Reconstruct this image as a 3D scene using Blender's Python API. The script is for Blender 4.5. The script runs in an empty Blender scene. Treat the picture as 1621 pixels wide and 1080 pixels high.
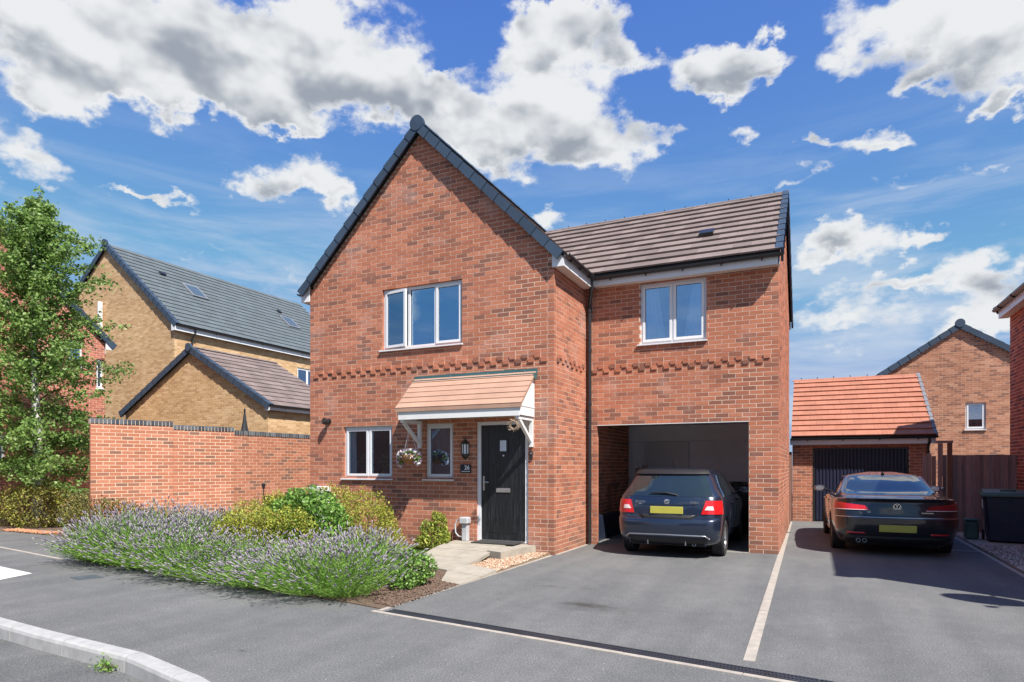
import bpy, math, random
import numpy as np
from mathutils import Vector, Matrix
R = math.radians
rnd = random.Random(7)
sc = bpy.context.scene
col = sc.collection

# ------------------------------------------------------------------ camera, sun, sky, exposure
cam = bpy.data.cameras.new('camera')
cam.sensor_fit = 'HORIZONTAL'; cam.sensor_width = 36.0
cam.lens = 36.0 * 1011.0 / 1621.0
cam.shift_y = 0.1214
cam.clip_start = 0.05; cam.clip_end = 2000.0
cam_ob = bpy.data.objects.new('camera', cam); col.objects.link(cam_ob)
cam_ob.location = (0, 0, 1.49); cam_ob.rotation_euler = (R(90), 0, R(25.23))
sc.camera = cam_ob
CAM = Vector((0, 0, 1.49)); FWD = Vector((-math.sin(R(25.23)), math.cos(R(25.23)), 0)); RGT = Vector((math.cos(R(25.23)), math.sin(R(25.23)), 0))

sc.view_settings.view_transform = 'Standard'
sc.view_settings.look = 'None'
sc.view_settings.gamma = 1.0
sc.view_settings.use_curve_mapping = False
sc.view_settings.exposure = 1.1

SUN = Vector((0.8415, -0.54, 1.24)).normalized()
sl = bpy.data.lights.new('sun', 'SUN'); sl.energy = 4.0; sl.angle = R(0.55); sl.color = (1.0, 0.95, 0.88)
so = bpy.data.objects.new('sun', sl); col.objects.link(so)
so.rotation_euler = (-SUN).to_track_quat('-Z', 'Y').to_euler(); so.location = (10, -8, 20)

world = bpy.data.worlds.new('World'); sc.world = world; world.use_nodes = True

def build_world():
    nt = world.node_tree; nt.nodes.clear(); N = nt.nodes; L = nt.links
    def math_(op, a, b=None, clamp=False):
        n = N.new('ShaderNodeMath'); n.operation = op; n.use_clamp = clamp
        for i, v in enumerate((a, b)):
            if v is None: continue
            if isinstance(v, (int, float)): n.inputs[i].default_value = v
            else: L.new(v, n.inputs[i])
        return n.outputs[0]
    def vmath(op, a, b=None):
        n = N.new('ShaderNodeVectorMath'); n.operation = op
        for i, v in enumerate((a, b)):
            if v is None: continue
            if isinstance(v, (tuple, Vector)): n.inputs[i].default_value = v
            else: L.new(v, n.inputs[i])
        return n
    def mrange(v, a, b, c, d, smooth=True):
        n = N.new('ShaderNodeMapRange'); n.interpolation_type = 'SMOOTHSTEP' if smooth else 'LINEAR'
        L.new(v, n.inputs['Value'])
        for k, x in (('From Min', a), ('From Max', b), ('To Min', c), ('To Max', d)): n.inputs[k].default_value = x
        return n.outputs['Result']
    out = N.new('ShaderNodeOutputWorld'); bg = N.new('ShaderNodeBackground'); L.new(bg.outputs[0], out.inputs[0])
    bg.inputs['Strength'].default_value = 0.15
    sky = N.new('ShaderNodeTexSky'); sky.sky_type = 'NISHITA'; sky.sun_disc = False
    sky.sun_elevation = math.asin(SUN.z); sky.sun_rotation = math.atan2(SUN.x, SUN.y)
    sky.air_density = 1.0; sky.dust_density = 0.6; sky.ozone_density = 2.0
    tint = N.new('ShaderNodeMix'); tint.data_type = 'RGBA'; tint.blend_type = 'MULTIPLY'; tint.inputs[0].default_value = 1.0
    L.new(sky.outputs[0], tint.inputs[6]); tint.inputs[7].default_value = SKY_TINT
    dk = N.new('ShaderNodeMix'); dk.data_type = 'RGBA'; dk.blend_type = 'DARKEN'; dk.inputs[0].default_value = 0.9
    L.new(tint.outputs[2], dk.inputs[6]); dk.inputs[7].default_value = SKY_LOW; tint = dk
    tc = N.new('ShaderNodeTexCoord')
    D = vmath('NORMALIZE', tc.outputs['Generated']).outputs[0]
    sep = N.new('ShaderNodeSeparateXYZ'); L.new(D, sep.inputs[0])
    az = math_('ARCTAN2', sep.outputs[0], sep.outputs[1]); el = math_('ARCSINE', sep.outputs[2])
    comb = N.new('ShaderNodeCombineXYZ'); L.new(az, comb.inputs[0]); L.new(el, comb.inputs[1]); Q = comb.outputs[0]
    def noise(vec, scale, detail, rough, dist=0.0):
        n = N.new('ShaderNodeTexNoise'); L.new(vec, n.inputs['Vector'])
        n.inputs['Scale'].default_value = scale; n.inputs['Detail'].default_value = detail
        n.inputs['Roughness'].default_value = rough; n.inputs['Distortion'].default_value = dist
        return n.outputs[0]
    Ds = vmath('MULTIPLY', D, (1.0, 1.0, 1.5)).outputs[0]
    big = noise(Ds, 3.4, 9.0, 0.58, 0.15)
    Doff = vmath('ADD', D, (SUN.x * 0.018, SUN.y * 0.018, 0.030)).outputs[0]
    Ds2 = vmath('MULTIPLY', Doff, (1.0, 1.0, 1.5)).outputs[0]
    med = noise(Ds, 10.0, 6.0, 0.6, 0.1); med2 = noise(Ds2, 10.0, 3.0, 0.5, 0.1); med3 = noise(Ds, 10.0, 3.0, 0.5, 0.1)
    # ragged outlines: the cloud map is warped by two scales of turbulence
    def warp(scale, detail, amt):
        n = N.new('ShaderNodeTexNoise'); L.new(Ds, n.inputs['Vector']); n.inputs['Scale'].default_value = scale; n.inputs['Detail'].default_value = detail; n.inputs['Roughness'].default_value = 0.62
        v = vmath('SUBTRACT', n.outputs['Color'], (0.5, 0.5, 0.5)).outputs[0]
        return vmath('MULTIPLY', v, (amt, amt * 0.8, 0.0)).outputs[0]
    Qw = vmath('ADD', Q, warp(8.0, 3.0, 0.15)).outputs[0]
    Qw = vmath('ADD', Qw, warp(26.0, 6.0, 0.075)).outputs[0]
    # cloud positions (azimuth, elevation, half sizes, strength)
    acc = None; grad = None
    for (a0, e0, ra, re, amp) in CLOUDS:
        def madd(a, b, c):
            n = N.new('ShaderNodeVectorMath'); n.operation = 'MULTIPLY_ADD'; L.new(a, n.inputs[0]); n.inputs[1].default_value = b
            if isinstance(c, tuple): n.inputs[2].default_value = c
            else: L.new(c, n.inputs[2])
            return n.outputs[0]
        off = (-a0 / ra, -e0 / re, 0.0)
        if acc is not None: off = madd(acc, (0.0, 0.0, 1e-6), off)   # keeps the node chain in order
        d = vmath('MULTIPLY', madd(Qw, (1.0 / ra, 1.0 / re, 0.0), off), (1.0, 1.0, 0.0)).outputs[0]
        ln = N.new('ShaderNodeVectorMath'); ln.operation = 'LENGTH'; L.new(d, ln.inputs[0])
        v = mrange(ln.outputs['Value'], 0.0, 1.75, amp, 0.0)
        ma = N.new('ShaderNodeVectorMath'); ma.operation = 'MULTIPLY_ADD'; L.new(d, ma.inputs[0]); ma.inputs[1].default_value = (0, 1, 0); ma.inputs[2].default_value = (1, 0, 0)
        scl = N.new('ShaderNodeVectorMath'); scl.operation = 'SCALE'; L.new(ma.outputs[0], scl.inputs[0]); L.new(v, scl.inputs['Scale'])
        acc = scl.outputs[0] if acc is None else vmath('ADD', acc, scl.outputs[0]).outputs[0]
    sp = N.new('ShaderNodeSeparateXYZ'); L.new(acc, sp.inputs[0]); acc = sp.outputs[0]
    gr_ = math_('DIVIDE', sp.outputs[1], math_('MAXIMUM', acc, 0.05))
    # away from the part in view the clouds come from a slow noise of the same coverage
    slow = noise(Ds, 2.2, 3.0, 0.5)
    slowc = mrange(slow, 0.52, 0.72, 0.0, 1.1)
    fd = N.new('ShaderNodeVectorMath'); fd.operation = 'DOT_PRODUCT'; L.new(D, fd.inputs[0]); fd.inputs[1].default_value = Vector((-0.40, 0.85, 0.33)).normalized()
    away = mrange(fd.outputs['Value'], 0.58, 0.40, 0.0, 1.0)
    acc = math_('MAXIMUM', acc, math_('MULTIPLY', slowc, away))
    edge = math_('ADD', math_('MULTIPLY', math_('SUBTRACT', big, 0.5), 1.1), math_('ADD', math_('MULTIPLY', math_('SUBTRACT', med, 0.5), 1.5), math_('MULTIPLY', math_('SUBTRACT', noise(Ds, 34.0, 5.0, 0.62), 0.5), 1.1)))
    dens0 = math_('ADD', math_('MINIMUM', acc, 1.6), math_('MULTIPLY', edge, mrange(acc, 0.0, 0.5, 0.2, 1.0)))
    dens = mrange(dens0, 0.34, 1.02, 0.0, 1.0)
    thick = mrange(dens0, 0.70, 1.50, 0.0, 1.0)
    # thin high veil towards the right horizon
    vv = vmath('MULTIPLY', D, (2.0, 2.0, 13.0)).outputs[0]
    veil = noise(vv, 1.6, 7.0, 0.62, 0.4)
    veilm = math_('MULTIPLY', mrange(veil, 0.40, 0.66, 0.0, 0.85), mrange(sep.outputs[2], 0.50, 0.16, 0.0, 1.0))
    rel = math_('MULTIPLY', math_('SUBTRACT', med3, med2), 2.3)
    # greyer where thick and towards the flat base, lighter where the relief faces the sun
    base_ = math_('MULTIPLY', mrange(gr_, 0.40, -0.55, 0.0, 1.0), thick)
    lum = math_('SUBTRACT', math_('SUBTRACT', 1.0, math_('MULTIPLY', thick, 0.14)), math_('MULTIPLY', base_, 0.36))
    lum = math_('ADD', lum, math_('MULTIPLY', rel, mrange(dens0, 0.5, 1.0, 0.5, 1.0)))
    lum = math_('ADD', lum, math_('MULTIPLY', math_('SUBTRACT', big, 0.5), 0.15))
    lum = math_('MINIMUM', math_('MAXIMUM', lum, 0.05), 1.12)
    ccol = N.new('ShaderNodeMix'); ccol.data_type = 'RGBA'; L.new(mrange(lum, 0.18, 1.0, 0.0, 1.0, True), ccol.inputs[0])
    ccol.inputs[6].default_value = CLOUD_DARK; ccol.inputs[7].default_value = CLOUD_LIGHT
    m1 = N.new('ShaderNodeMix'); m1.data_type = 'RGBA'; L.new(veilm, m1.inputs[0]); L.new(tint.outputs[2], m1.inputs[6]); m1.inputs[7].default_value = CLOUD_VEIL
    m2 = N.new('ShaderNodeMix'); m2.data_type = 'RGBA'; L.new(dens, m2.inputs[0]); L.new(m1.outputs[2], m2.inputs[6]); L.new(ccol.outputs[2], m2.inputs[7])
    L.new(m2.outputs[2], bg.inputs['Color'])
    world.cycles.sampling_method = 'MANUAL'; world.cycles.sample_map_resolution = 512

SKY_TINT = (0.31, 0.45, 0.80, 1)
SKY_LOW = (0.98, 1.34, 2.0, 1)   # milky horizon
CLOUD_DARK = (1.05, 1.18, 1.38, 1)
CLOUD_LIGHT = (2.60, 2.66, 2.72, 1)
CLOUD_VEIL = (1.75, 2.05, 2.5, 1)
CLOUDS = [(-1.079, 0.493, 0.088, 0.054, 1), (-0.984, 0.501, 0.108, 0.051, 1), (-0.884, 0.537, 0.128, 0.051, 1), (-0.783, 0.542, 0.137, 0.056, 1), (-0.683, 0.576, 0.105, 0.046, 1), (-0.646, 0.524, 0.077, 0.032, 0.95), (-0.947, 0.47, 0.063, 0.022, 0.9), (-0.809, 0.489, 0.089, 0.024, 0.9), (-1.06, 0.448, 0.047, 0.023, 0.9), (-0.756, 0.479, 0.027, 0.013, 0.92), (-0.569, 0.492, 0.078, 0.031, 0.95), (-0.49, 0.484, 0.089, 0.039, 1), (-0.401, 0.46, 0.108, 0.039, 1), (-0.323, 0.485, 0.068, 0.038, 1), (-0.382, 0.518, 0.049, 0.022, 0.85), (-0.274, 0.443, 0.066, 0.028, 0.85), (-0.607, 0.527, 0.048, 0.036, 0.9), (-0.391, 0.596, 0.061, 0.034, 1), (-0.332, 0.567, 0.07, 0.042, 1), (-0.431, 0.562, 0.054, 0.031, 1), (-0.255, 0.547, 0.04, 0.022, 0.95), (-0.372, 0.619, 0.061, 0.019, 1), (-0.303, 0.599, 0.043, 0.026, 0.9), (-0.53, 0.539, 0.034, 0.016, 1.02), (-0.152, 0.533, 0.049, 0.025, 1), (-0.09, 0.524, 0.053, 0.021, 0.95), (-0.134, 0.505, 0.04, 0.016, 1.02), (-0.051, 0.528, 0.033, 0.014, 1.02), (0.073, 0.547, 0.062, 0.026, 1), (0.158, 0.505, 0.077, 0.043, 1), (0.216, 0.456, 0.045, 0.04, 1), (0.038, 0.513, 0.034, 0.016, 0.85), (0.124, 0.473, 0.038, 0.014, 0.85), (0.198, 0.426, 0.025, 0.012, 1.02), (0.185, 0.522, 0.068, 0.03, 1), (-0.086, 0.451, 0.029, 0.013, 0.85), (-0.01, 0.426, 0.023, 0.008, 0.92), (0.046, 0.426, 0.035, 0.017, 0.95), (0.076, 0.41, 0.027, 0.01, 1.02), (-1.092, 0.369, 0.051, 0.026, 1), (-0.756, 0.406, 0.064, 0.031, 1), (-0.805, 0.384, 0.044, 0.019, 0.9), (-0.702, 0.391, 0.047, 0.019, 0.85), (-0.935, 0.35, 0.047, 0.009, 1.02), (-0.98, 0.344, 0.03, 0.008, 0.92), (-0.362, 0.369, 0.035, 0.015, 0.85), (0.065, 0.296, 0.079, 0.027, 0.95), (0.007, 0.298, 0.039, 0.021, 0.85), (0.138, 0.289, 0.021, 0.015, 0.92), (0.178, 0.231, 0.057, 0.026, 0.97), (0.223, 0.205, 0.036, 0.03, 0.97), (0.117, 0.236, 0.042, 0.014, 0.82), (0.034, 0.205, 0.068, 0.017, 0.77), (0.198, 0.163, 0.043, 0.015, 0.77), (0.223, 0.289, 0.018, 0.011, 0.62), (0.109, 0.36, 0.075, 0.008, 0.6), (0.198, 0.357, 0.049, 0.008, 0.62), (-0.022, 0.384, 0.048, 0.008, 0.52), (-0.884, 0.305, 0.092, 0.008, 0.52), (-0.792, 0.269, 0.053, 0.01, 0.54), (-1.033, 0.344, 0.056, 0.008, 0.54), (-0.217, 0.451, 0.028, 0.012, 0.62), (0.198, 0.261, 0.043, 0.022, 0.62), (0.042, 0.23, 0.053, 0.021, 0.62), (0.102, 0.182, 0.076, 0.021, 0.6), (0.21, 0.169, 0.037, 0.023, 0.62), (0.011, 0.156, 0.047, 0.016, 0.55), (-0.809, 0.241, 0.053, 0.017, 0.6)]
build_world()

# ------------------------------------------------------------------ helpers
def tag(o, label=None, cat=None, group=None, kind=None):
    if label: o['label'] = label
    if cat: o['category'] = cat
    if group: o['group'] = group
    if kind: o['kind'] = kind
    return o

def thing(name, label, cat, loc=(0, 0, 0), rz=0.0, group=None):
    o = bpy.data.objects.new(name, None); col.objects.link(o)
    o.location = loc; o.rotation_euler = (0, 0, rz); o.empty_display_size = 0.1
    return tag(o, label, cat, group)

def copy_tree(o, parent=None):
    c = o.copy(); col.objects.link(c)
    if parent is not None: c.parent = parent
    for ch in list(o.children): copy_tree(ch, c)
    return c

def link_mesh(name, me, parent=None, loc=None, mw=None):
    o = bpy.data.objects.new(name, me); col.objects.link(o)
    if parent is not None: o.parent = parent
    if loc is not None: o.location = loc
    if mw is not None: o.matrix_local = mw
    return o

class MB:
    def __init__(s): s.v = []; s.f = []; s.m = []
    def add(s, vs, fs, m=0):
        b = len(s.v); s.v.extend([tuple(x) for x in vs])
        for f in fs: s.f.append([b + i for i in f]); s.m.append(m)
    def hexa(s, p, m=0):
        s.add(p, [(0, 3, 2, 1), (4, 5, 6, 7), (0, 1, 5, 4), (1, 2, 6, 5), (2, 3, 7, 6), (3, 0, 4, 7)], m)
    def box(s, x0, x1, y0, y1, z0, z1, m=0, M=None):
        p = [(x0, y0, z0), (x1, y0, z0), (x1, y1, z0), (x0, y1, z0), (x0, y0, z1), (x1, y0, z1), (x1, y1, z1), (x0, y1, z1)]
        if M is not None: p = [M @ Vector(q) for q in p]
        s.hexa(p, m)
    def cbox(s, x0, x1, y0, y1, z0, z1, c=0.01, m=0, M=None):
        # box with chamfered vertical-profile edges (12 side faces + caps)
        X = [(x0 + c, y0), (x1 - c, y0), (x1, y0 + c), (x1, y1 - c), (x1 - c, y1), (x0 + c, y1), (x0, y1 - c), (x0, y0 + c)]
        cx, cy = (x0 + x1) / 2, (y0 + y1) / 2
        def ring(k, z):
            return [(cx + (a - cx) * k[0], cy + (b - cy) * k[1], z) for a, b in X]
        kx = (1 - 2 * c / max(x1 - x0, 1e-6)); ky = (1 - 2 * c / max(y1 - y0, 1e-6))
        rs = ring((kx, ky), z0) + ring((1, 1), z0 + c) + ring((1, 1), z1 - c) + ring((kx, ky), z1)
        if M is not None: rs = [M @ Vector(q) for q in rs]
        fs = [tuple(range(7, -1, -1)), tuple(range(24, 32))]
        for r in range(3):
            for i in range(8):
                j = (i + 1) % 8; fs.append((r * 8 + i, r * 8 + j, r * 8 + 8 + j, r * 8 + 8 + i))
        s.add(rs, fs, m)
    def prism(s, poly, a, b, axis='z', m=0, M=None):
        # poly: 2D points; axis the extrusion axis
        def P(p, t):
            if axis == 'z': return (p[0], p[1], t)
            if axis == 'y': return (p[0], t, p[1])
            return (t, p[0], p[1])
        vs = [P(p, a) for p in poly] + [P(p, b) for p in poly]; n = len(poly)
        if M is not None: vs = [M @ Vector(q) for q in vs]
        fs = [tuple(range(n - 1, -1, -1)), tuple(range(n, 2 * n))] + [(i, (i + 1) % n, n + (i + 1) % n, n + i) for i in range(n)]
        s.add(vs, fs, m)
    def tube(s, pts, r, n=8, m=0, cap=True):
        pts = [Vector(p) for p in pts]; k = len(pts)
        rr = r if isinstance(r, (list, tuple)) else [r] * k
        vs = []; up = None
        for i, p in enumerate(pts):
            t = (pts[min(i + 1, k - 1)] - pts[max(i - 1, 0)]).normalized()
            if up is None:
                up = Vector((0, 0, 1)) if abs(t.z) < 0.9 else Vector((1, 0, 0))
            a = t.cross(up)
            if a.length < 1e-4: a = t.cross(Vector((0, 1, 0)))
            a.normalize(); b = a.cross(t).normalized(); up = b
            for j in range(n):
                q = 2 * math.pi * j / n
                vs.append(p + a * (math.cos(q) * rr[i]) + b * (math.sin(q) * rr[i]))
        fs = []
        for i in range(k - 1):
            for j in range(n):
                jj = (j + 1) % n; fs.append((i * n + j, i * n + jj, (i + 1) * n + jj, (i + 1) * n + j))
        if cap: fs += [tuple(range(n)), tuple(range((k - 1) * n + n - 1, (k - 1) * n - 1, -1))]
        s.add(vs, fs, m)
    def lathe(s, prof, n=16, m=0, M=None, cap=True):
        # prof: (radius, height) about local z
        vs = []
        for r, z in prof:
            for j in range(n):
                q = 2 * math.pi * j / n; vs.append(Vector((r * math.cos(q), r * math.sin(q), z)))
        if M is not None: vs = [M @ v for v in vs]
        fs = []
        for i in range(len(prof) - 1):
            for j in range(n):
                jj = (j + 1) % n; fs.append((i * n + j, i * n + jj, (i + 1) * n + jj, (i + 1) * n + j))
        if cap: fs += [tuple(range(n - 1, -1, -1)), tuple(range((len(prof) - 1) * n, len(prof) * n))]
        s.add(vs, fs, m)
    def mesh(s, name, mats, smooth=False, angle=None):
        me = bpy.data.meshes.new(name); me.from_pydata(s.v, [], s.f)
        for mt in (mats if isinstance(mats, (list, tuple)) else [mats]): me.materials.append(mt)
        if len(me.materials) > 1: me.polygons.foreach_set('material_index', s.m)
        if smooth: me.polygons.foreach_set('use_smooth', [True] * len(me.polygons))
        me.validate(); me.update()
        if smooth and angle: me.set_sharp_from_angle(angle=angle)
        return me
    def build(s, name, mats, parent=None, smooth=False, angle=None, loc=None):
        return link_mesh(name, s.mesh(name, mats, smooth, angle), parent, loc)

# ------------------------------------------------------------------ materials
def new_mat(name):
    m = bpy.data.materials.new(name); m.use_nodes = True
    nt = m.node_tree; b = nt.nodes['Principled BSDF']
    return m, nt, b

def set_spec(b, v):
    for k in ('Specular IOR Level', 'Specular'):
        if k in b.inputs: b.inputs[k].default_value = v; return

def island_random(nt):
    g = nt.nodes.new('ShaderNodeNewGeometry'); oi = nt.nodes.new('ShaderNodeObjectInfo')
    a = nt.nodes.new('ShaderNodeMath'); a.operation = 'ADD'
    nt.links.new(g.outputs['Random Per Island'], a.inputs[0]); nt.links.new(oi.outputs['Random'], a.inputs[1])
    f = nt.nodes.new('ShaderNodeMath'); f.operation = 'FRACT'; nt.links.new(a.outputs[0], f.inputs[0])
    return f.outputs[0]

def ramp(nt, fac, stops, interp='LINEAR'):
    r = nt.nodes.new('ShaderNodeValToRGB'); nt.links.new(fac, r.inputs[0]); r.color_ramp.interpolation = interp
    els = r.color_ramp.elements
    while len(els) < len(stops): els.new(0.5)
    for e, (p, c) in zip(els, stops): e.position = p; e.color = (*c, 1)
    return r.outputs[0]

def nz(nt, scale, detail=4, rough=0.5, coord='Position', vec=None, dist=0):
    n = nt.nodes.new('ShaderNodeTexNoise'); n.inputs['Scale'].default_value = scale
    n.inputs['Detail'].default_value = detail; n.inputs['Roughness'].default_value = rough; n.inputs['Distortion'].default_value = dist
    if vec is None:
        if coord == 'Position':
            g = nt.nodes.new('ShaderNodeNewGeometry'); vec = g.outputs['Position']
        else:
            g = nt.nodes.new('ShaderNodeTexCoord'); vec = g.outputs[coord]
    nt.links.new(vec, n.inputs['Vector'])
    return n.outputs[0]

def mixc(nt, fac, a, b, mode='MIX'):
    m = nt.nodes.new('ShaderNodeMix'); m.data_type = 'RGBA'; m.blend_type = mode
    for i, v in ((0, fac), (6, a), (7, b)):
        if isinstance(v, (int, float)): m.inputs[i].default_value = v
        elif isinstance(v, tuple): m.inputs[i].default_value = (*v, 1) if len(v) == 3 else v
        else: nt.links.new(v, m.inputs[i])
    return m.outputs[2]

def bump(nt, b, h, strength=0.3, dist=0.01):
    n = nt.nodes.new('ShaderNodeBump'); n.inputs['Strength'].default_value = strength; n.inputs['Distance'].default_value = dist
    nt.links.new(h, n.inputs['Height']); nt.links.new(n.outputs[0], b.inputs['Normal'])

def simple(name, c, rough=0.5, metal=0.0, coat=0.0, var=0.08, scale=6.0, bmp=0.0, bscale=200.0, spec=0.5):
    m, nt, b = new_mat(name)
    n = nz(nt, scale, 4, 0.6)
    lo = tuple(max(0, x * (1 - var)) for x in c); hi = tuple(min(1, x * (1 + var)) for x in c)
    nt.links.new(ramp(nt, n, [(0.3, lo), (0.7, hi)]), b.inputs['Base Color'])
    b.inputs['Roughness'].default_value = rough; b.inputs['Metallic'].default_value = metal; set_spec(b, spec)
    if coat: b.inputs['Coat Weight'].default_value = coat; b.inputs['Coat Roughness'].default_value = 0.03
    if bmp: bump(nt, b, nz(nt, bscale, 3, 0.6), bmp, 0.003)
    return m

def brick_mat(name, stops, scale=1.0, bloom=0.0):
    m, nt, b = new_mat(name)
    c = ramp(nt, island_random(nt), stops)
    # darker dragged face marks along the brick and sandy grain
    g = nt.nodes.new('ShaderNodeNewGeometry'); mp = nt.nodes.new('ShaderNodeMapping'); mp.inputs['Scale'].default_value = (9, 9, 38)
    nt.links.new(g.outputs['Position'], mp.inputs[0])
    n1 = nz(nt, 1.0, 5, 0.65, vec=mp.outputs[0])
    c = mixc(nt, ramp(nt, n1, [(0.52, (0, 0, 0)), (0.72, (0.55, 0.55, 0.55))]), c, stops[0][1])
    n2 = nz(nt, 150, 3, 0.7)
    c = mixc(nt, 0.55, c, ramp(nt, n2, [(0.3, (0.55, 0.55, 0.55)), (0.7, (1.35, 1.35, 1.35))]), 'MULTIPLY')
    sz = nt.nodes.new('ShaderNodeSeparateXYZ'); nt.links.new(g.outputs['Position'], sz.inputs[0])
    fz = nt.nodes.new('ShaderNodeMath'); fz.operation = 'ADD'; nt.links.new(sz.outputs[2], fz.inputs[0]); nt.links.new(nz(nt, 2.5, 4, 0.7), fz.inputs[1])
    c = mixc(nt, ramp(nt, fz.outputs[0], [(0.55, (0.45, 0.45, 0.45)), (0.95, (0, 0, 0))]), c, (0.20, 0.12, 0.085))
    n5 = nz(nt, 0.55, 3, 0.6); c = mixc(nt, 0.6, c, ramp(nt, n5, [(0.35, (0.84, 0.82, 0.80)), (0.65, (1.12, 1.13, 1.14))]), 'MULTIPLY')
    if bloom:
        n3 = nz(nt, 1.3, 6, 0.65)
        c = mixc(nt, ramp(nt, n3, [(0.55, (0, 0, 0)), (0.75, (bloom, bloom, bloom))]), c, (0.55, 0.42, 0.38))
    nt.links.new(c, b.inputs['Base Color']); b.inputs['Roughness'].default_value = 0.9; set_spec(b, 0.2)
    bump(nt, b, nz(nt, 120, 4, 0.7), 0.5, 0.004)
    return m

M = {}
M['brick'] = brick_mat('red_brick', [(0.0, (0.225, 0.104, 0.074)), (0.14, (0.30, 0.122, 0.080)), (0.30, (0.385, 0.142, 0.084)), (0.65, (0.435, 0.160, 0.092)), (1.0, (0.50, 0.20, 0.12))], bloom=0.35)
M['mortar'] = simple('pale_mortar', (0.58, 0.43, 0.335), 0.95, var=0.12, scale=30, bmp=0.4)
M['brick2'] = brick_mat('garden_wall_brick', [(0.0, (0.23, 0.12, 0.085)), (0.12, (0.31, 0.14, 0.09)), (0.25, (0.40, 0.155, 0.09)), (0.7, (0.45, 0.175, 0.10)), (1.0, (0.51, 0.22, 0.14))])
M['mortar2'] = simple('cream_mortar', (0.64, 0.49, 0.37), 0.95, var=0.12, scale=30, bmp=0.4)
M['buff'] = brick_mat('buff_brick', [(0.0, (0.42, 0.26, 0.135)), (0.3, (0.50, 0.32, 0.165)), (0.7, (0.56, 0.37, 0.20)), (1.0, (0.62, 0.44, 0.26))])
M['buff_mortar'] = simple('buff_mortar', (0.58, 0.41, 0.24), 0.95, var=0.1, scale=20)
M['pink'] = brick_mat('orange_brick', [(0.0, (0.24, 0.12, 0.085)), (0.3, (0.38, 0.17, 0.10)), (0.7, (0.46, 0.21, 0.125)), (1.0, (0.52, 0.27, 0.17))])
M['red2'] = brick_mat('deep_red_brick', [(0.0, (0.16, 0.05, 0.045)), (0.2, (0.30, 0.075, 0.05)), (0.7, (0.42, 0.10, 0.06)), (1.0, (0.48, 0.14, 0.08))])
M['red2b'] = brick_mat('salmon_red_brick', [(0.0, (0.26, 0.10, 0.08)), (0.2, (0.38, 0.13, 0.09)), (0.7, (0.46, 0.16, 0.11)), (1.0, (0.52, 0.21, 0.14))])
M['blue_brick'] = brick_mat('blue_engineering_brick', [(0.0, (0.05, 0.06, 0.075)), (0.5, (0.085, 0.10, 0.12)), (1.0, (0.14, 0.16, 0.18))])

def tile_mat(name, c, var=0.18, rough=0.75):
    m, nt, b = new_mat(name)
    base = ramp(nt, island_random(nt), [(0, tuple(x * (1 - var) for x in c)), (1, tuple(x * (1 + var) for x in c))])
    n1 = nz(nt, 2.2, 6, 0.7)
    base = mixc(nt, 0.5, base, ramp(nt, n1, [(0.3, (0.75, 0.75, 0.75)), (0.7, (1.2, 1.2, 1.2))]), 'MULTIPLY')
    n2 = nz(nt, 160, 2, 0.7)
    base = mixc(nt, 0.45, base, ramp(nt, n2, [(0.3, (0.6, 0.6, 0.6)), (0.7, (1.3, 1.3, 1.3))]), 'MULTIPLY')
    nt.links.new(base, b.inputs['Base Color']); b.inputs['Roughness'].default_value = rough; set_spec(b, 0.3)
    bump(nt, b, n2, 0.3, 0.003)
    return m
M['tile_brown'] = tile_mat('brown_roof_tile', (0.195, 0.152, 0.138))
M['tile_orange'] = tile_mat('orange_roof_tile', (0.40, 0.165, 0.105), 0.07)
M['tile_grey'] = tile_mat('blue_grey_roof_tile', (0.105, 0.125, 0.135), 0.08)
M['tile_canopy'] = tile_mat('buff_canopy_tile', (0.42, 0.255, 0.185), 0.06)
M['verge'] = tile_mat('slate_blue_verge', (0.040, 0.062, 0.095), 0.12, 0.5)
M['verge_grey'] = simple('grey_verge', (0.17, 0.18, 0.20), 0.6)
M['white'] = simple('white_upvc', (0.68, 0.69, 0.71), 0.28, var=0.02, spec=0.5)
M['white_paint'] = simple('white_painted_wood', (0.68, 0.68, 0.67), 0.45, var=0.04)
M['soffit'] = simple('cream_soffit', (0.72, 0.66, 0.58), 0.6, var=0.06)
M['black_plastic'] = simple('black_rainwater_plastic', (0.022, 0.023, 0.026), 0.28, var=0.1)
M['lead'] = simple('green_lead_flashing', (0.06, 0.15, 0.155), 0.45, metal=0.3, var=0.15)
M['dark'] = simple('dark_interior', (0.03, 0.03, 0.032), 0.9)
M['plaster'] = simple('white_carport_wall', (0.88, 0.88, 0.90), 0.85, var=0.03, bmp=0.1)
M['curtain'] = simple('pale_curtain', (0.86, 0.87, 0.90), 0.9, var=0.05)
M['steel'] = simple('brushed_metal', (0.62, 0.62, 0.64), 0.28, metal=0.9)
M['galv'] = simple('grey_plastic', (0.42, 0.43, 0.45), 0.5)
M['rubber'] = simple('tyre_rubber', (0.022, 0.022, 0.024), 0.8, var=0.25, scale=20, bmp=0.3, bscale=80)
M['kerb'] = simple('concrete_kerb', (0.36, 0.355, 0.345), 0.85, var=0.14, scale=9, bmp=0.4)
M['edging'] = simple('concrete_edging', (0.36, 0.32, 0.275), 0.85, var=0.16, scale=9, bmp=0.3)
M['slab'] = simple('paving_slab', (0.34, 0.305, 0.25), 0.85, var=0.14, scale=5, bmp=0.4)
M['white_line'] = simple('road_marking', (0.60, 0.58, 0.54), 0.8, var=0.2, scale=25, bmp=0.4)
M['iron'] = simple('drain_iron', (0.07, 0.08, 0.10), 0.45, metal=0.6, var=0.2)
M['cover'] = simple('manhole_cover', (0.085, 0.10, 0.115), 0.6, metal=0.2, var=0.2, bmp=0.5)
M['soil'] = simple('bark_mulch', (0.12, 0.08, 0.055), 0.95, var=0.4, scale=60, bmp=0.8)
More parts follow.
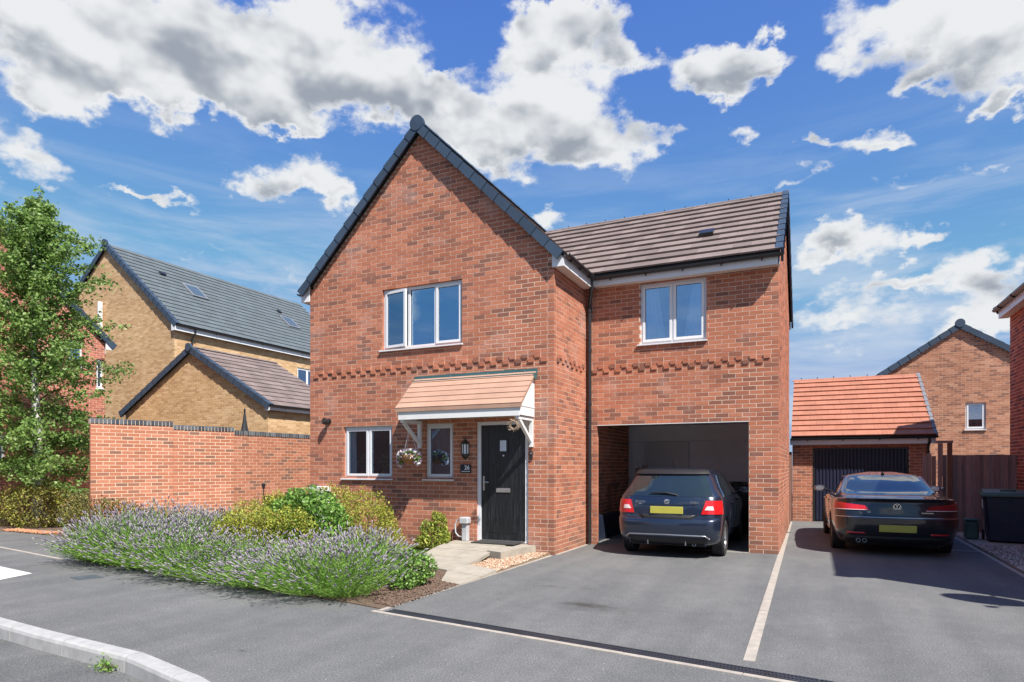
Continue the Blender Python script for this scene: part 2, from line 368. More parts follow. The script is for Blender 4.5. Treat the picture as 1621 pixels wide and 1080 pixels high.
M['terracotta'] = simple('terracotta', (0.42, 0.16, 0.08), 0.8)
M['lamp_glass'] = simple('frosted_glass', (0.75, 0.80, 0.85), 0.15)
M['bin_blue'] = simple('dark_blue_bin_plastic', (0.018, 0.024, 0.045), 0.38, var=0.2, bmp=0.2)
M['bin_lid'] = simple('green_bin_lid', (0.05, 0.10, 0.085), 0.35, var=0.1)
M['bin_black'] = simple('black_bin_plastic', (0.02, 0.022, 0.026), 0.35)
M['umbrella'] = simple('black_umbrella_cloth', (0.018, 0.02, 0.024), 0.7)
M['bark_white'] = None
M['glass_dark'] = simple('rooflight_glass', (0.06, 0.09, 0.12), 0.35, spec=0.4)
sc.cycles.max_bounces = 12; sc.cycles.diffuse_bounces = 6

def asphalt(name, c=0.105):
    m, nt, b = new_mat(name)
    n1 = nz(nt, 75, 6, 0.85); n2 = nz(nt, 0.7, 6, 0.6); n3 = nz(nt, 5, 6, 0.7); n4 = nz(nt, 38, 2, 0.5)
    a = ramp(nt, n1, [(0.36, (c * 0.42, c * 0.43, c * 0.43)), (0.5, (c, c * 1.005, c * 1.0)), (0.58, (c * 1.5, c * 1.5, c * 1.48)), (0.66, (c * 2.6, c * 2.6, c * 2.5))])
    vo = nt.nodes.new('ShaderNodeTexVoronoi'); vo.inputs['Scale'].default_value = 16; gg = nt.nodes.new('ShaderNodeNewGeometry'); nt.links.new(gg.outputs['Position'], vo.inputs['Vector'])
    a = mixc(nt, ramp(nt, vo.outputs['Distance'], [(0.07, (0.8, 0.8, 0.8)), (0.12, (0, 0, 0))]), a, ramp(nt, n4, [(0.45, (c * .5, c * .5, c * .5)), (0.55, (c * 3.2, c * 3.1, c * 2.9))]))
    a = mixc(nt, 0.8, a, ramp(nt, n2, [(0.3, (0.80, 0.815, 0.83)), (0.7, (1.16, 1.15, 1.13))]), 'MULTIPLY')
    a = mixc(nt, 0.7, a, ramp(nt, n3, [(0.3, (0.84, 0.845, 0.85)), (0.7, (1.14, 1.14, 1.13))]), 'MULTIPLY')
    mpt = nt.nodes.new('ShaderNodeMapping'); mpt.inputs['Scale'].default_value = (2.4, 0.22, 1); mpt.inputs['Rotation'].default_value = (0, 0, R(4)); nt.links.new(gg.outputs['Position'], mpt.inputs[0])
    a = mixc(nt, 0.7, a, ramp(nt, nz(nt, 1.0, 4, 0.55, vec=mpt.outputs[0]), [(0.38, (0.86, 0.87, 0.88)), (0.62, (1.10, 1.10, 1.09))]), 'MULTIPLY')
    # oil stain on the drive, scuffs
    g = nt.nodes.new('ShaderNodeNewGeometry')
    for (x, y, sx, sy, amt) in ((-2.2, 6.5, 0.30, 0.13, 0.75), (-2.05, 6.42, 0.55, 0.28, 0.35), (-2.9, 7.3, 0.30, 0.12, 0.25), (-2.45, 7.35, 0.2, 0.08, 0.22), (-4.15, 3.72, 0.06, 0.03, 0.6)):
        s = nt.nodes.new('ShaderNodeVectorMath'); s.operation = 'SUBTRACT'; nt.links.new(g.outputs['Position'], s.inputs[0]); s.inputs[1].default_value = (x, y, 0)
        k = nt.nodes.new('ShaderNodeVectorMath'); k.operation = 'MULTIPLY'; nt.links.new(s.outputs[0], k.inputs[0]); k.inputs[1].default_value = (1 / sx, 1 / sy, 0)
        l = nt.nodes.new('ShaderNodeVectorMath'); l.operation = 'LENGTH'; nt.links.new(k.outputs[0], l.inputs[0])
        ad = nt.nodes.new('ShaderNodeMath'); ad.operation = 'ADD'; nt.links.new(l.outputs['Value'], ad.inputs[0])
        nn = nt.nodes.new('ShaderNodeMath'); nn.operation = 'MULTIPLY'; nt.links.new(nz(nt, 9, 5, 0.7), nn.inputs[0]); nn.inputs[1].default_value = 1.6
        nt.links.new(nn.outputs[0], ad.inputs[1])
        f = ramp(nt, ad.outputs[0], [(0.75, (amt, amt, amt)), (1.0, (0, 0, 0))])
        mr = nt.nodes.new('ShaderNodeMapRange'); nt.links.new(ad.outputs[0], mr.inputs[0]); mr.inputs[1].default_value = 0.9; mr.inputs[2].default_value = 1.8; mr.inputs[3].default_value = amt; mr.inputs[4].default_value = 0
        a = mixc(nt, mr.outputs[0], a, (0.03, 0.025, 0.02))
    nt.links.new(a, b.inputs['Base Color']); b.inputs['Roughness'].default_value = 0.85; set_spec(b, 0.35)
    bump(nt, b, n1, 0.6, 0.006)
    return m
M['asphalt'] = asphalt('tarmac', 0.130)
M['road'] = asphalt('road_tarmac', 0.112)

def glass_mat(name, tintc=(0.02, 0.03, 0.04), refl=0.42, alpha=0.35):
    m = bpy.data.materials.new(name); m.use_nodes = True; nt = m.node_tree; nt.nodes.clear()
    out = nt.nodes.new('ShaderNodeOutputMaterial')
    gl = nt.nodes.new('ShaderNodeBsdfGlossy'); gl.inputs['Roughness'].default_value = 0.015; gl.inputs['Color'].default_value = (0.52, 0.74, 1.0, 1)
    tr = nt.nodes.new('ShaderNodeBsdfTransparent'); tr.inputs['Color'].default_value = (0.90, 0.93, 0.94, 1)
    fr = nt.nodes.new('ShaderNodeFresnel'); fr.inputs['IOR'].default_value = 1.5
    mr = nt.nodes.new('ShaderNodeMapRange'); nt.links.new(fr.outputs[0], mr.inputs[0]); mr.inputs[1].default_value = 0.03; mr.inputs[2].default_value = 1; mr.inputs[3].default_value = refl; mr.inputs[4].default_value = 1
    mx = nt.nodes.new('ShaderNodeMixShader'); nt.links.new(mr.outputs[0], mx.inputs[0]); nt.links.new(tr.outputs[0], mx.inputs[1]); nt.links.new(gl.outputs[0], mx.inputs[2])
    nt.links.new(mx.outputs[0], out.inputs[0])
    n = nt.nodes.new('ShaderNodeTexNoise'); n.inputs['Scale'].default_value = 1.5
    bp = nt.nodes.new('ShaderNodeBump'); bp.inputs['Strength'].default_value = 0.02; bp.inputs['Distance'].default_value = 0.02
    nt.links.new(n.outputs[0], bp.inputs['Height']); nt.links.new(bp.outputs[0], gl.inputs['Normal'])
    return m
M['glass'] = glass_mat('window_glass', refl=0.36)
M['glass_low'] = glass_mat('ground_floor_glass', refl=0.20)

def foliage(name, stops, trans=0.25, rough=0.5):
    m, nt, b = new_mat(name)
    c = ramp(nt, island_random(nt), stops)
    nt.links.new(c, b.inputs['Base Color']); b.inputs['Roughness'].default_value = rough; set_spec(b, 0.35)
    t = nt.nodes.new('ShaderNodeBsdfTranslucent'); nt.links.new(c, t.inputs['Color'])
    mx = nt.nodes.new('ShaderNodeMixShader'); mx.inputs[0].default_value = trans
    out = [n for n in nt.nodes if n.type == 'OUTPUT_MATERIAL'][0]
    nt.links.new(b.outputs[0], mx.inputs[1]); nt.links.new(t.outputs[0], mx.inputs[2]); nt.links.new(mx.outputs[0], out.inputs[0])
    return m
M['birch_leaf'] = foliage('birch_leaf', [(0, (0.10, 0.19, 0.04)), (0.5, (0.20, 0.33, 0.075)), (0.85, (0.31, 0.44, 0.13)), (1, (0.42, 0.52, 0.25))], 0.45)
M['lav_leaf'] = foliage('lavender_leaf', [(0, (0.11, 0.22, 0.035)), (0.5, (0.20, 0.38, 0.06)), (1, (0.36, 0.50, 0.15))], 0.4)
M['lav_flower'] = foliage('lavender_flower', [(0, (0.15, 0.12, 0.17)), (0.35, (0.25, 0.215, 0.28)), (0.75, (0.35, 0.315, 0.36)), (1, (0.42, 0.40, 0.36))], 0.15, 0.8)
M['shrub_green'] = foliage('fresh_green_leaf', [(0, (0.06, 0.14, 0.03)), (0.5, (0.15, 0.30, 0.055)), (1, (0.30, 0.46, 0.11))], 0.3, 0.35)
M['shrub_gold'] = foliage('golden_leaf', [(0, (0.14, 0.17, 0.025)), (0.5, (0.32, 0.36, 0.05)), (0.88, (0.48, 0.48, 0.08)), (1, (0.45, 0.22, 0.08))], 0.3)
M['shrub_lime'] = foliage('lime_leaf', [(0, (0.14, 0.20, 0.03)), (0.6, (0.32, 0.40, 0.06)), (1, (0.52, 0.52, 0.12))], 0.35)
M['shrub_brown'] = foliage('bronze_leaf', [(0, (0.055, 0.06, 0.025)), (0.4, (0.13, 0.13, 0.04)), (0.8, (0.25, 0.25, 0.06)), (1, (0.32, 0.17, 0.08))], 0.2)
M['shrub_bronze'] = foliage('bronze_green_leaf', [(0, (0.07, 0.065, 0.025)), (0.45, (0.19, 0.19, 0.04)), (0.8, (0.36, 0.37, 0.06)), (1, (0.30, 0.15, 0.08))], 0.2)
M['grass'] = foliage('grass_blade', [(0, (0.08, 0.15, 0.03)), (1, (0.22, 0.32, 0.07))], 0.3)
M['stem'] = simple('woody_stem', (0.10, 0.075, 0.05), 0.9, var=0.3)
M['petal'] = foliage('petal', [(0, (0.70, 0.66, 0.72)), (0.55, (0.80, 0.78, 0.80)), (0.72, (0.25, 0.10, 0.30)), (1, (0.12, 0.05, 0.16))], 0.3)
M['wicker'] = simple('wicker', (0.35, 0.17, 0.07), 0.8, var=0.4, scale=60)
M['twig'] = simple('dry_twig', (0.36, 0.27, 0.19), 0.9, var=0.3, scale=60)

def birch_bark():
    m, nt, b = new_mat('birch_bark')
    g = nt.nodes.new('ShaderNodeNewGeometry'); mp = nt.nodes.new('ShaderNodeMapping'); mp.inputs['Scale'].default_value = (6, 6, 30)
    nt.links.new(g.outputs['Position'], mp.inputs[0]); n = nz(nt, 1, 4, 0.6, vec=mp.outputs[0])
    nt.links.new(ramp(nt, n, [(0.52, (0.62, 0.60, 0.56)), (0.62, (0.10, 0.08, 0.07))]), b.inputs['Base Color']); b.inputs['Roughness'].default_value = 0.7
    return m
M['bark_white'] = birch_bark()

def pebble(name, stops):
    m, nt, b = new_mat(name)
    nt.links.new(ramp(nt, island_random(nt), stops), b.inputs['Base Color']); b.inputs['Roughness'].default_value = 0.7
    return m
M['gravel'] = pebble('golden_gravel', [(0, (0.22, 0.10, 0.055)), (0.35, (0.34, 0.20, 0.115)), (0.7, (0.44, 0.31, 0.21)), (1, (0.60, 0.52, 0.42))])
M['gravel2'] = pebble('mauve_gravel', [(0, (0.20, 0.15, 0.14)), (0.5, (0.36, 0.29, 0.26)), (1, (0.55, 0.50, 0.46))])
M['gravel_bed'] = simple('gravel_bed', (0.22, 0.16, 0.11), 0.95, var=0.3, scale=60, bmp=0.6)

def wood_mat(name, a, bb):
    m, nt, b = new_mat(name)
    g = nt.nodes.new('ShaderNodeNewGeometry'); mp = nt.nodes.new('ShaderNodeMapping'); mp.inputs['Scale'].default_value = (30, 30, 2.2)
    nt.links.new(g.outputs['Position'], mp.inputs[0]); n = nz(nt, 1, 6, 0.65, vec=mp.outputs[0])
    c = mixc(nt, n, a, bb); c = mixc(nt, 0.6, c, ramp(nt, island_random(nt), [(0, (0.7, 0.7, 0.7)), (1, (1.3, 1.3, 1.3))]), 'MULTIPLY')
    nt.links.new(c, b.inputs['Base Color']); b.inputs['Roughness'].default_value = 0.85; bump(nt, b, n, 0.5, 0.004)
    return m
M['fence'] = wood_mat('dark_stained_wood', (0.10, 0.055, 0.048), (0.46, 0.30, 0.26))
M['fence2'] = wood_mat('brown_stained_wood', (0.12, 0.05, 0.03), (0.24, 0.11, 0.07))
def door_mat():
    m, nt, b = new_mat('black_woodgrain_door')
    g = nt.nodes.new('ShaderNodeNewGeometry'); mp = nt.nodes.new('ShaderNodeMapping'); mp.inputs['Scale'].default_value = (55, 55, 2.5)
    nt.links.new(g.outputs['Position'], mp.inputs[0]); n = nz(nt, 1, 8, 0.7, vec=mp.outputs[0], dist=0.6)
    nt.links.new(ramp(nt, n, [(0.52, (0.010, 0.011, 0.014)), (0.62, (0.030, 0.033, 0.040)), (0.72, (0.012, 0.013, 0.016))]), b.inputs['Base Color'])
    b.inputs['Roughness'].default_value = 0.32; bump(nt, b, n, 0.9, 0.006)
    return m
M['door'] = door_mat()

# ------------------------------------------------------------------ walls built brick by brick
COURSE = 0.075
class Bricks:
    """collects bricks of one building; later the largest in view become objects, the rest one mesh"""
    def __init__(s): s.items = []
    def add(s, O, U, Nn, u0, u1, z0, z1, proud, depth, solo=True):
        s.items.append((O, U, Nn, u0, u1, z0, z1, proud, depth, solo))
    def flush(s, parent, mat, n_solo, name='brick'):
        scored = []
        for i, (O, U, Nn, u0, u1, z0, z1, pr, dp, solo) in enumerate(s.items):
            c = O + U * ((u0 + u1) / 2) + Vector((0, 0, (z0 + z1) / 2))
            v = c - CAM; d = v.dot(FWD)
            sc_ = -1
            if solo and d > 1 and Nn.dot(v) < 0:
                x = v.dot(RGT) / d; y = v.z / d
                if abs(x) < 0.79 and -0.33 < y < 0.71:
                    sc_ = (u1 - u0) * (z1 - z0) * (-Nn.dot(v.normalized())) / (v.length ** 2)
            scored.append((sc_, i))
        chosen = set(i for sc_, i in sorted(scored, reverse=True)[:n_solo] if sc_ > 0)
        cache = {}; vs = []; fs = []
        rg = random.Random(len(s.items))
        for i, (O, U, Nn, u0, u1, z0, z1, pr, dp, solo) in enumerate(s.items):
            pr2 = pr + rg.uniform(-0.0012, 0.0012)
            if i in chosen:
                key = (round(u1 - u0, 3), round(z1 - z0, 3), round(dp + pr, 3))
                if key not in cache:
                    w, h, t = key; mb = MB(); ch = 0.0025
                    # front face slightly chamfered
                    fr = [(-w / 2 + ch, 0, ch), (w / 2 - ch, 0, ch), (w / 2 - ch, 0, h - ch), (-w / 2 + ch, 0, h - ch)]
                    md = [(-w / 2, -ch, 0), (w / 2, -ch, 0), (w / 2, -ch, h), (-w / 2, -ch, h)]
                    bk = [(-w / 2, -t, 0), (w / 2, -t, 0), (w / 2, -t, h), (-w / 2, -t, h)]
                    mb.add(fr + md + bk, [(0, 3, 2, 1), (0, 1, 5, 4), (1, 2, 6, 5), (2, 3, 7, 6), (3, 0, 4, 7), (4, 5, 9, 8), (5, 6, 10, 9), (6, 7, 11, 10), (7, 4, 8, 11)])
                    cache[key] = mb.mesh(name, mat)
                p = O + U * ((u0 + u1) / 2) + Nn * pr2
                Mx = Matrix(((U.x, Nn.x, 0, p.x), (U.y, Nn.y, 0, p.y), (0, 0, 1, z0 + O.z), (0, 0, 0, 1)))
                link_mesh(name, cache[key], parent, mw=Mx)
            else:
                b = len(vs)
                for dd in (pr2, -dp):
                    for (u, z) in ((u0, z0), (u1, z0), (u1, z1), (u0, z1)):
                        q = O + U * u + Nn * dd; vs.append((q.x, q.y, O.z + z))
                fs += [(b, b + 3, b + 2, b + 1), (b, b + 1, b + 5, b + 4), (b + 1, b + 2, b + 6, b + 5), (b + 2, b + 3, b + 7, b + 6), (b + 3, b, b + 4, b + 7)]
        if vs:
            me = bpy.data.meshes.new(name); me.from_pydata(vs, [], fs); me.materials.append(mat); me.update()
            o = link_mesh('brickwork', me, parent); o['kind'] = 'stuff'

def brick_wall(B, parent, mortar_mat, O, U, Nn, L, H, openings=(), gable=None, left='free', right='free', pitch=0.2333, string=None,
               depth=0.1025, solo=None, z_base=0.0, wallname='wall'):
    """O bottom-left corner, U along, Nn outward. gable: function(u) -> top height. left/right: 'free', 'A' (full on even rows), 'B' (full on odd rows)."""
    top = gable if gable else (lambda u: H)
    Hm = H
    if gable: Hm = max(gable(L * k / 40.0) for k in range(41))
    k = 0; z = z_base
    J = 0.010
    half = pitch / 2
    while z < Hm - 0.02:
        z1 = min(z + COURSE - J, Hm)
        zc = z + COURSE
        even = (k % 2 == 0)
        a = 0.0; b = L
        if left == 'A' and not even: a = depth + J
        if left == 'B' and even: a = depth + J
        if right == 'A' and not even: b = L - depth - J
        if right == 'B' and even: b = L - depth - J
        # clip to gable
        if gable:
            step = L / 400.0
            us = [i * step for i in range(401) if top(i * step) >= zc - 0.01]
            if not us: break
            a = max(a, us[0]); b = min(b, us[-1])
        dent = string is not None and k in string
        pos = []
        if dent:
            i = 0
            start = half * (0.0)
            u = 0.0
            while u < L - 0.01:
                pos.append((max(u, a), min(u + half - J, b), 0.021 if ((i + k) % 2 == 0 and 0 < i and u + 2 * half < L) else 0.0)); u += half; i += 1
        else:
            off = 0.0 if even else -half
            u = off
            while u < L - 0.005:
                pos.append((max(u, a), min(u + pitch - J, b), 0.0)); u += pitch
        pos = [(p_[0], b, p_[2]) if 0 < b - p_[1] < 0.045 else p_ for p_ in pos if p_[1] - p_[0] > 0.02]
        for (u0, u1, pr) in pos:
            if u1 - u0 < 0.02: continue
            segs = [(u0, u1)]
            for (o0, o1, p0, p1) in openings:
                if z1 > p0 + 0.02 and z < p1 - 0.02:
                    ns = []
                    for (s0, s1) in segs:
                        if s1 <= o0 or s0 >= o1: ns.append((s0, s1)); continue
                        if s0 < o0: ns.append((s0, o0))
                        if s1 > o1: ns.append((o1, s1))
                    segs = ns
            for (s0, s1) in segs:
                if s1 - s0 < 0.02: continue
                ok = (s1 - s0) > 0.08
                if solo and ok: ok = solo(s0, z)
                B.add(O, U, Nn, s0, s1, z, z1, pr, depth, ok)
        z = zc; k += 1
    # mortar bed: solid cells 6 mm behind the brick faces
    rec = 0.0022; e = 0.004
    mb = MB()
    def cell(u0, u1, z0, zz1, zz2=None):
        zz2 = zz1 if zz2 is None else zz2
        pts = []
        for dd in (-rec, -depth + 0.002):
            for (u, z_) in ((u0, z0), (u1, z0), (u1, zz2), (u0, zz1)):
                q = O + U * u + Nn * dd; pts.append((q.x, q.y, O.z + z_))
        b_ = pts
        mb.add(b_, [(0, 3, 2, 1), (4, 5, 6, 7), (0, 1, 5, 4), (1, 2, 6, 5), (2, 3, 7, 6), (3, 0, 4, 7)])
    us = sorted(set([e, L - e] + [x for o in openings for x in (o[0] - e, o[1] + e)]))
    zlim = H if not gable else min(gable(0.0), gable(L))
    zs = sorted(set([z_base, zlim] + [x for o in openings for x in (o[2] - e, o[3] + e) if z_base < x < zlim]))
    for i in range(len(us) - 1):
        for j in range(len(zs) - 1):
            uc = (us[i] + us[i + 1]) / 2; zc = (zs[j] + zs[j + 1]) / 2
            if us[i + 1] - us[i] < 0.003 or zs[j + 1] - zs[j] < 0.001: continue
            if any(o[0] - e <= uc <= o[1] + e and o[2] - e <= zc <= o[3] + e for o in openings): continue
            cell(us[i], us[i + 1], zs[j], zs[j + 1])
    if gable:
        n = 60; es = sorted(set([e + (L - 2 * e) * i / n for i in range(n + 1)] + [x for o in openings if o[3] > zlim for x in (o[0] - e, o[1] + e)]))
        for a_, b_ in zip(es[:-1], es[1:]):
            if b_ - a_ < 1e-4: continue
            ta, tb = gable(a_) - 0.02, gable(b_) - 0.02; lo = zlim; mid = (a_ + b_) / 2
            for o in openings:
                if o[0] - e <= mid <= o[1] + e and o[3] + e > zlim:
                    if o[2] - e > lo + .002: cell(a_, b_, lo, o[2] - e)
                    lo = o[3] + e
            if ta > lo and tb > lo: cell(a_, b_, lo, ta, tb)
    mb.build(wallname, mortar_mat, parent)

# ------------------------------------------------------------------ windows
def window(parent, O, U, Nn, u0, u1, z0, z1, lights, recess=0.055, frame=0.055, sash=0.045, sill=True, opened=(), curtains=(), sillproud=0.05, sash_on=None, mat='white', glass='glass', backing=True):
    Z = Vector((0, 0, 1))
    rot = Matrix(((U.x, -Nn.x, 0, O.x), (U.y, -Nn.y, 0, O.y), (0, 0, 1, O.z), (0, 0, 0, 1)))  # local x=U, y=inward, z=up
    W = u1 - u0; f = frame
    mb = MB(); y0 = recess; y1 = recess + 0.07
    mb.box(u0, u0 + f, y0, y1, z0, z1, M=rot); mb.box(u1 - f, u1, y0, y1, z0, z1, M=rot)
    mb.box(u0 + f, u1 - f, y0, y1, z1 - f, z1, M=rot); mb.box(u0 + f, u1 - f, y0, y1, z0, z0 + f, M=rot)
    edges = [u0 + f]
    acc = u0
    tot = sum(lights)
    cuts = []
    for l in lights[:-1]:
        acc += W * l / tot; cuts.append(acc); mb.box(acc - f / 2, acc + f / 2, y0 + 0.002, y1 - 0.002, z0 + f, z1 - f, M=rot)
    w = mb.build('window', M[mat], parent)
    bounds = []; prev = u0 + f
    for c in cuts: bounds.append((prev, c - f / 2)); prev = c + f / 2
    bounds.append((prev, u1 - f))
    for i, (a, b) in enumerate(bounds):
        has = sash_on is None or i in sash_on
        zb, zt = z0 + f, z1 - f
        if has:
            sb = MB(); s = sash; g = 0.014
            aa, bb, zz0, zz1 = a - g, b + g, zb - g, zt + g
            hy0, hy1 = -0.016, 0.03
            sb.box(0, s, hy0, hy1, 0, zz1 - zz0); sb.box(bb - aa - s, bb - aa, hy0, hy1, 0, zz1 - zz0)
            sb.box(s, bb - aa - s, hy0, hy1, zz1 - zz0 - s, zz1 - zz0); sb.box(s, bb - aa - s, hy0, hy1, 0, s)
            # black gasket
            so_ = sb.build('sash', M[mat], w)
            ang = opened[i] if i < len(opened) else 0
            Ml = rot @ Matrix.Translation((aa, recess, zz0)) @ Matrix.Rotation(R(-ang), 4, 'Z')
            so_.matrix_local = Ml
            pb = MB(); pb.box(s, bb - aa - s, 0.010, 0.014, s, zz1 - zz0 - s); po = pb.build('pane', M[glass], w); po.matrix_local = Ml
            gb = MB(); q = 0.006
            gb.box(s, s + q, 0.004, 0.0098, s, zz1 - zz0 - s); gb.box(bb - aa - s - q, bb - aa - s, 0.004, 0.0098, s, zz1 - zz0 - s)
            gb.box(s + q, bb - aa - s - q, 0.004, 0.0098, s, s + q); gb.box(s + q, bb - aa - s - q, 0.004, 0.0098, zz1 - zz0 - s - q, zz1 - zz0 - s)
            go = gb.build('gasket', M['black_plastic'], w); go.matrix_local = Ml
        else:
            pb = MB(); pb.box(a, b, recess + 0.03, recess + 0.034, zb, zt, M=rot); pb.build('pane', M[glass], w)
            gb = MB(); q = 0.007; yy0, yy1 = recess + 0.022, recess + 0.0298
            gb.box(a, a + q, yy0, yy1, zb, zt, M=rot); gb.box(b - q, b, yy0, yy1, zb, zt, M=rot); gb.box(a + q, b - q, yy0, yy1, zb, zb + q, M=rot); gb.box(a + q, b - q, yy0, yy1, zt - q, zt, M=rot)
            gb.build('gasket', M['black_plastic'], w)
    if sill:
        s = MB()
        pts = [(-sillproud, z0 - 0.032), (recess + 0.01, z0 - 0.032), (recess + 0.01, z0 - 0.002), (-sillproud, z0 - 0.010)]
        # profile is (y, z) extruded along x
        s.prism(pts, u0 - 0.045, u1 + 0.02, axis='x', M=rot)
        s.build('window_sill', M[mat], w)
    for (ca, cb, taper) in curtains:
        c = MB(); n = 26; vs = []
        for i in range(n + 1):
            t = i / n
            for zi, zz in enumerate((z0 + 0.01, z1 - 0.01)):
                k = 1.0 if zi == 0 else 1.0 - taper
                uu = ca + (cb - ca) * t * (k if taper >= 0 else 1.0) if taper >= 0 else cb - (cb - ca) * (1 - t) * (1.0 if zi == 0 else 1.0 + taper)
                vs.append(rot @ Vector((uu, 0.125 + 0.014 * math.sin(t * 30), zz)))
        fs = [(2 * i, 2 * i + 2, 2 * i + 3, 2 * i + 1) for i in range(n)]
        c.add(vs, fs); c.build('curtain', M['curtain'], w, smooth=True)
    return w
# ------------------------------------------------------------------ ground
def sheet(name, poly, z, mat, kind='structure', label=None):
    mb = MB(); mb.add([(x, y, z) for x, y in poly], [tuple(range(len(poly)))])
    o = mb.build(name, mat); return tag(o, label, None, None, kind)
def slab_sheet(name, poly, z0, z1, mat, kind='structure'):
    mb = MB(); mb.prism(poly, z0, z1); o = mb.build(name, mat); return tag(o, None, None, None, kind)

sheet('ground', [(-900, -900), (900, -900), (900, 900), (-900, 900)], -0.16, M['road'])
kerb_back = [(-30, 7.2), (-16, 5.0), (-10.2, 3.97), (-7.6, 3.55), (-6.2, 3.42), (-4.79, 3.33), (-3.73, 3.09), (-3.05, 2.62), (-2.62, 1.95), (-2.45, 1.1), (-2.4, -30)]
sheet('road', [(-60, -30.0)] + [(-60, 7.2)] + kerb_back, -0.122, M['road'])
pave = [(-60, 7.2)] + kerb_back + [(30, -30), (30, 60), (-60, 60)]
slab_sheet('pavement', pave, -0.2, 0.0, M['asphalt'])

# kerb stones, each its own piece, curved run
def polyline_at(pts, s):
    for i in range(len(pts) - 1):
        a = Vector(pts[i]); b = Vector(pts[i + 1]); l = (b - a).length
        if s <= l or i == len(pts) - 2: return a + (b - a) * (s / l), (b - a).normalized()
        s -= l
kerb_root = thing('kerb', 'pale concrete kerb stones curving between road and tarmac pavement', 'kerb', (0, 0, 0))
cum = [0]
for i in range(len(kerb_back) - 1): cum.append(cum[-1] + (Vector(kerb_back[i + 1]) - Vector(kerb_back[i])).length)
j0 = cum[5] - 0.03  # a joint where the kerb starts to turn
def kerb_piece(s0, s1):
    mb = MB(); n = 4; rings = []
    for i in range(n + 1):
        p, t = polyline_at(kerb_back, s0 + 0.006 + (s1 - s0 - 0.012) * i / n)
        q, t2 = polyline_at(kerb_back, max(0, s0 + (s1 - s0) * i / n - 0.12)); q3, t3 = polyline_at(kerb_back, s0 + (s1 - s0) * i / n + 0.12)
        t = (t2 + t3).normalized(); nn = Vector((t.y, -t.x))  # to the road side
        prof = [(0.0, -0.19), (0.0, 0.008), (0.095, 0.008), (0.118, -0.006), (0.128, -0.03), (0.135, -0.19)]
        rings.append([(p.x + nn.x * a, p.y + nn.y * a, b) for a, b in prof])
    k = len(rings[0]); vs = [v for r in rings for v in r]; fs = []
    for i in range(n):
        for j in range(k):
            jj = (j + 1) % k; fs.append((i * k + j, i * k + jj, (i + 1) * k + jj, (i + 1) * k + j))
    fs += [tuple(range(k)), tuple(range(n * k + k - 1, n * k - 1, -1))]
    mb.add(vs, fs); mb.build('kerb_stone', M['kerb'], kerb_root)
s = j0
while s < cum[-1] - 24: kerb_piece(s, s + (0.915 if s > j0 + 3.5 else 0.78)); s += (0.915 if s > j0 + 3.5 else 0.78)
s = j0
while s > 12: kerb_piece(s - 0.915, s); s -= 0.915

def strip(name, a, b, w, z, mat, label, cat, piece=0.915, thick=0.05, zz=0.006):
    """concrete edging made of pieces from a to b (2D), its centre line given"""
    A = Vector((*a, 0)); Bv = Vector((*b, 0)); L = (Bv - A).length; t = (Bv - A).normalized(); n = Vector((-t.y, t.x, 0))
    root = thing(name, label, cat, (0, 0, 0)); s = 0
    while s < L - 0.05:
        e = min(s + piece, L); mb = MB()
        p = [A + t * (s + 0.004) - n * w / 2, A + t * (e - 0.004) - n * w / 2, A + t * (e - 0.004) + n * w / 2, A + t * (s + 0.004) + n * w / 2]
        dz = rnd.uniform(-0.001, 0.002)
        mb.hexa([(q.x, q.y, z - thick) for q in p] + [(q.x, q.y, z + zz + dz) for q in p]); mb.build('edging_stone', mat, root); s = e
    return root
strip('drive_divider', (-0.44, 5.16), (-0.535, 18.4), 0.085, 0, M['edging'], 'pale concrete strip running up the tarmac between the two driveways', 'edging strip')
strip('drive_edging', (-4.08, 5.30), (3.6, 4.27), 0.055, 0, M['edging'], 'pale concrete edging just in front of the drain at the drive mouth', 'edging strip')
strip('bed_edging', (-4.02, 5.34), (-3.905, 9.8), 0.055, 0, M['edging'], 'pale concrete edging between the tarmac drive and the flower bed, path and gravel', 'edging strip')
strip('lavender_edging', (-13.9, 6.62), (-10.8, 6.12), 0.055, 0, M['edging'], 'thin pale edging line in the tarmac left of the lavender', 'edging strip')
strip('side_edging', (2.66, 16.3), (2.50, 6.5), 0.06, 0, M['edging'], 'pale edging between right tarmac drive and grey gravel by the wheelie bin', 'edging strip')
strip('house_edging', (-3.86, 9.92), (-3.84, 11.45), 0.05, 0, M['edging'], 'short pale edging at the foot of the side wall by the downpipe', 'edging strip')
strip('threshold_strip', (-2.0, 11.54), (-0.99, 11.54), 0.05, 0, M['edging'], 'pale edging across the right of the carport mouth beside the car', 'edging strip')

# linear channel drain along the drive mouth
dr = thing('channel_drain', 'dark slotted channel drain across the mouth of the drive', 'drain')
A = Vector((-3.93, 5.385, 0)); Bv = Vector((3.7, 4.365, 0)); L = (Bv - A).length; t = (Bv - A).normalized(); n = Vector((-t.y, t.x, 0))
seg = 1.0; s = 0
while s < L:
    e = min(s + seg, L); mb = MB()
    def bar(a0, a1, w0, w1, z0, z1):
        p = [A + t * a0 + n * w0, A + t * a1 + n * w0, A + t * a1 + n * w1, A + t * a0 + n * w1]
        mb.hexa([(q.x, q.y, z0) for q in p] + [(q.x, q.y, z1) for q in p])
    bar(s + .004, e - .004, -.062, -.048, -.02, .008); bar(s + .004, e - .004, .048, .062, -.02, .008)
    bar(s + .004, e - .004, -.006, .006, -.02, .0065)
    q = s + .015
    while q < e - .02:
        bar(q, q + .009, -.048, -.006, -.02, .006); bar(q + .012, q + .021, .006, .048, -.02, .006); q += .026
    mb.build('grating', M['iron'], dr)
    mb = MB(); bar(s + .001, e - .001, -.060, .060, -.03, .0015); mb.build('channel', M['black_plastic'], dr); s = e

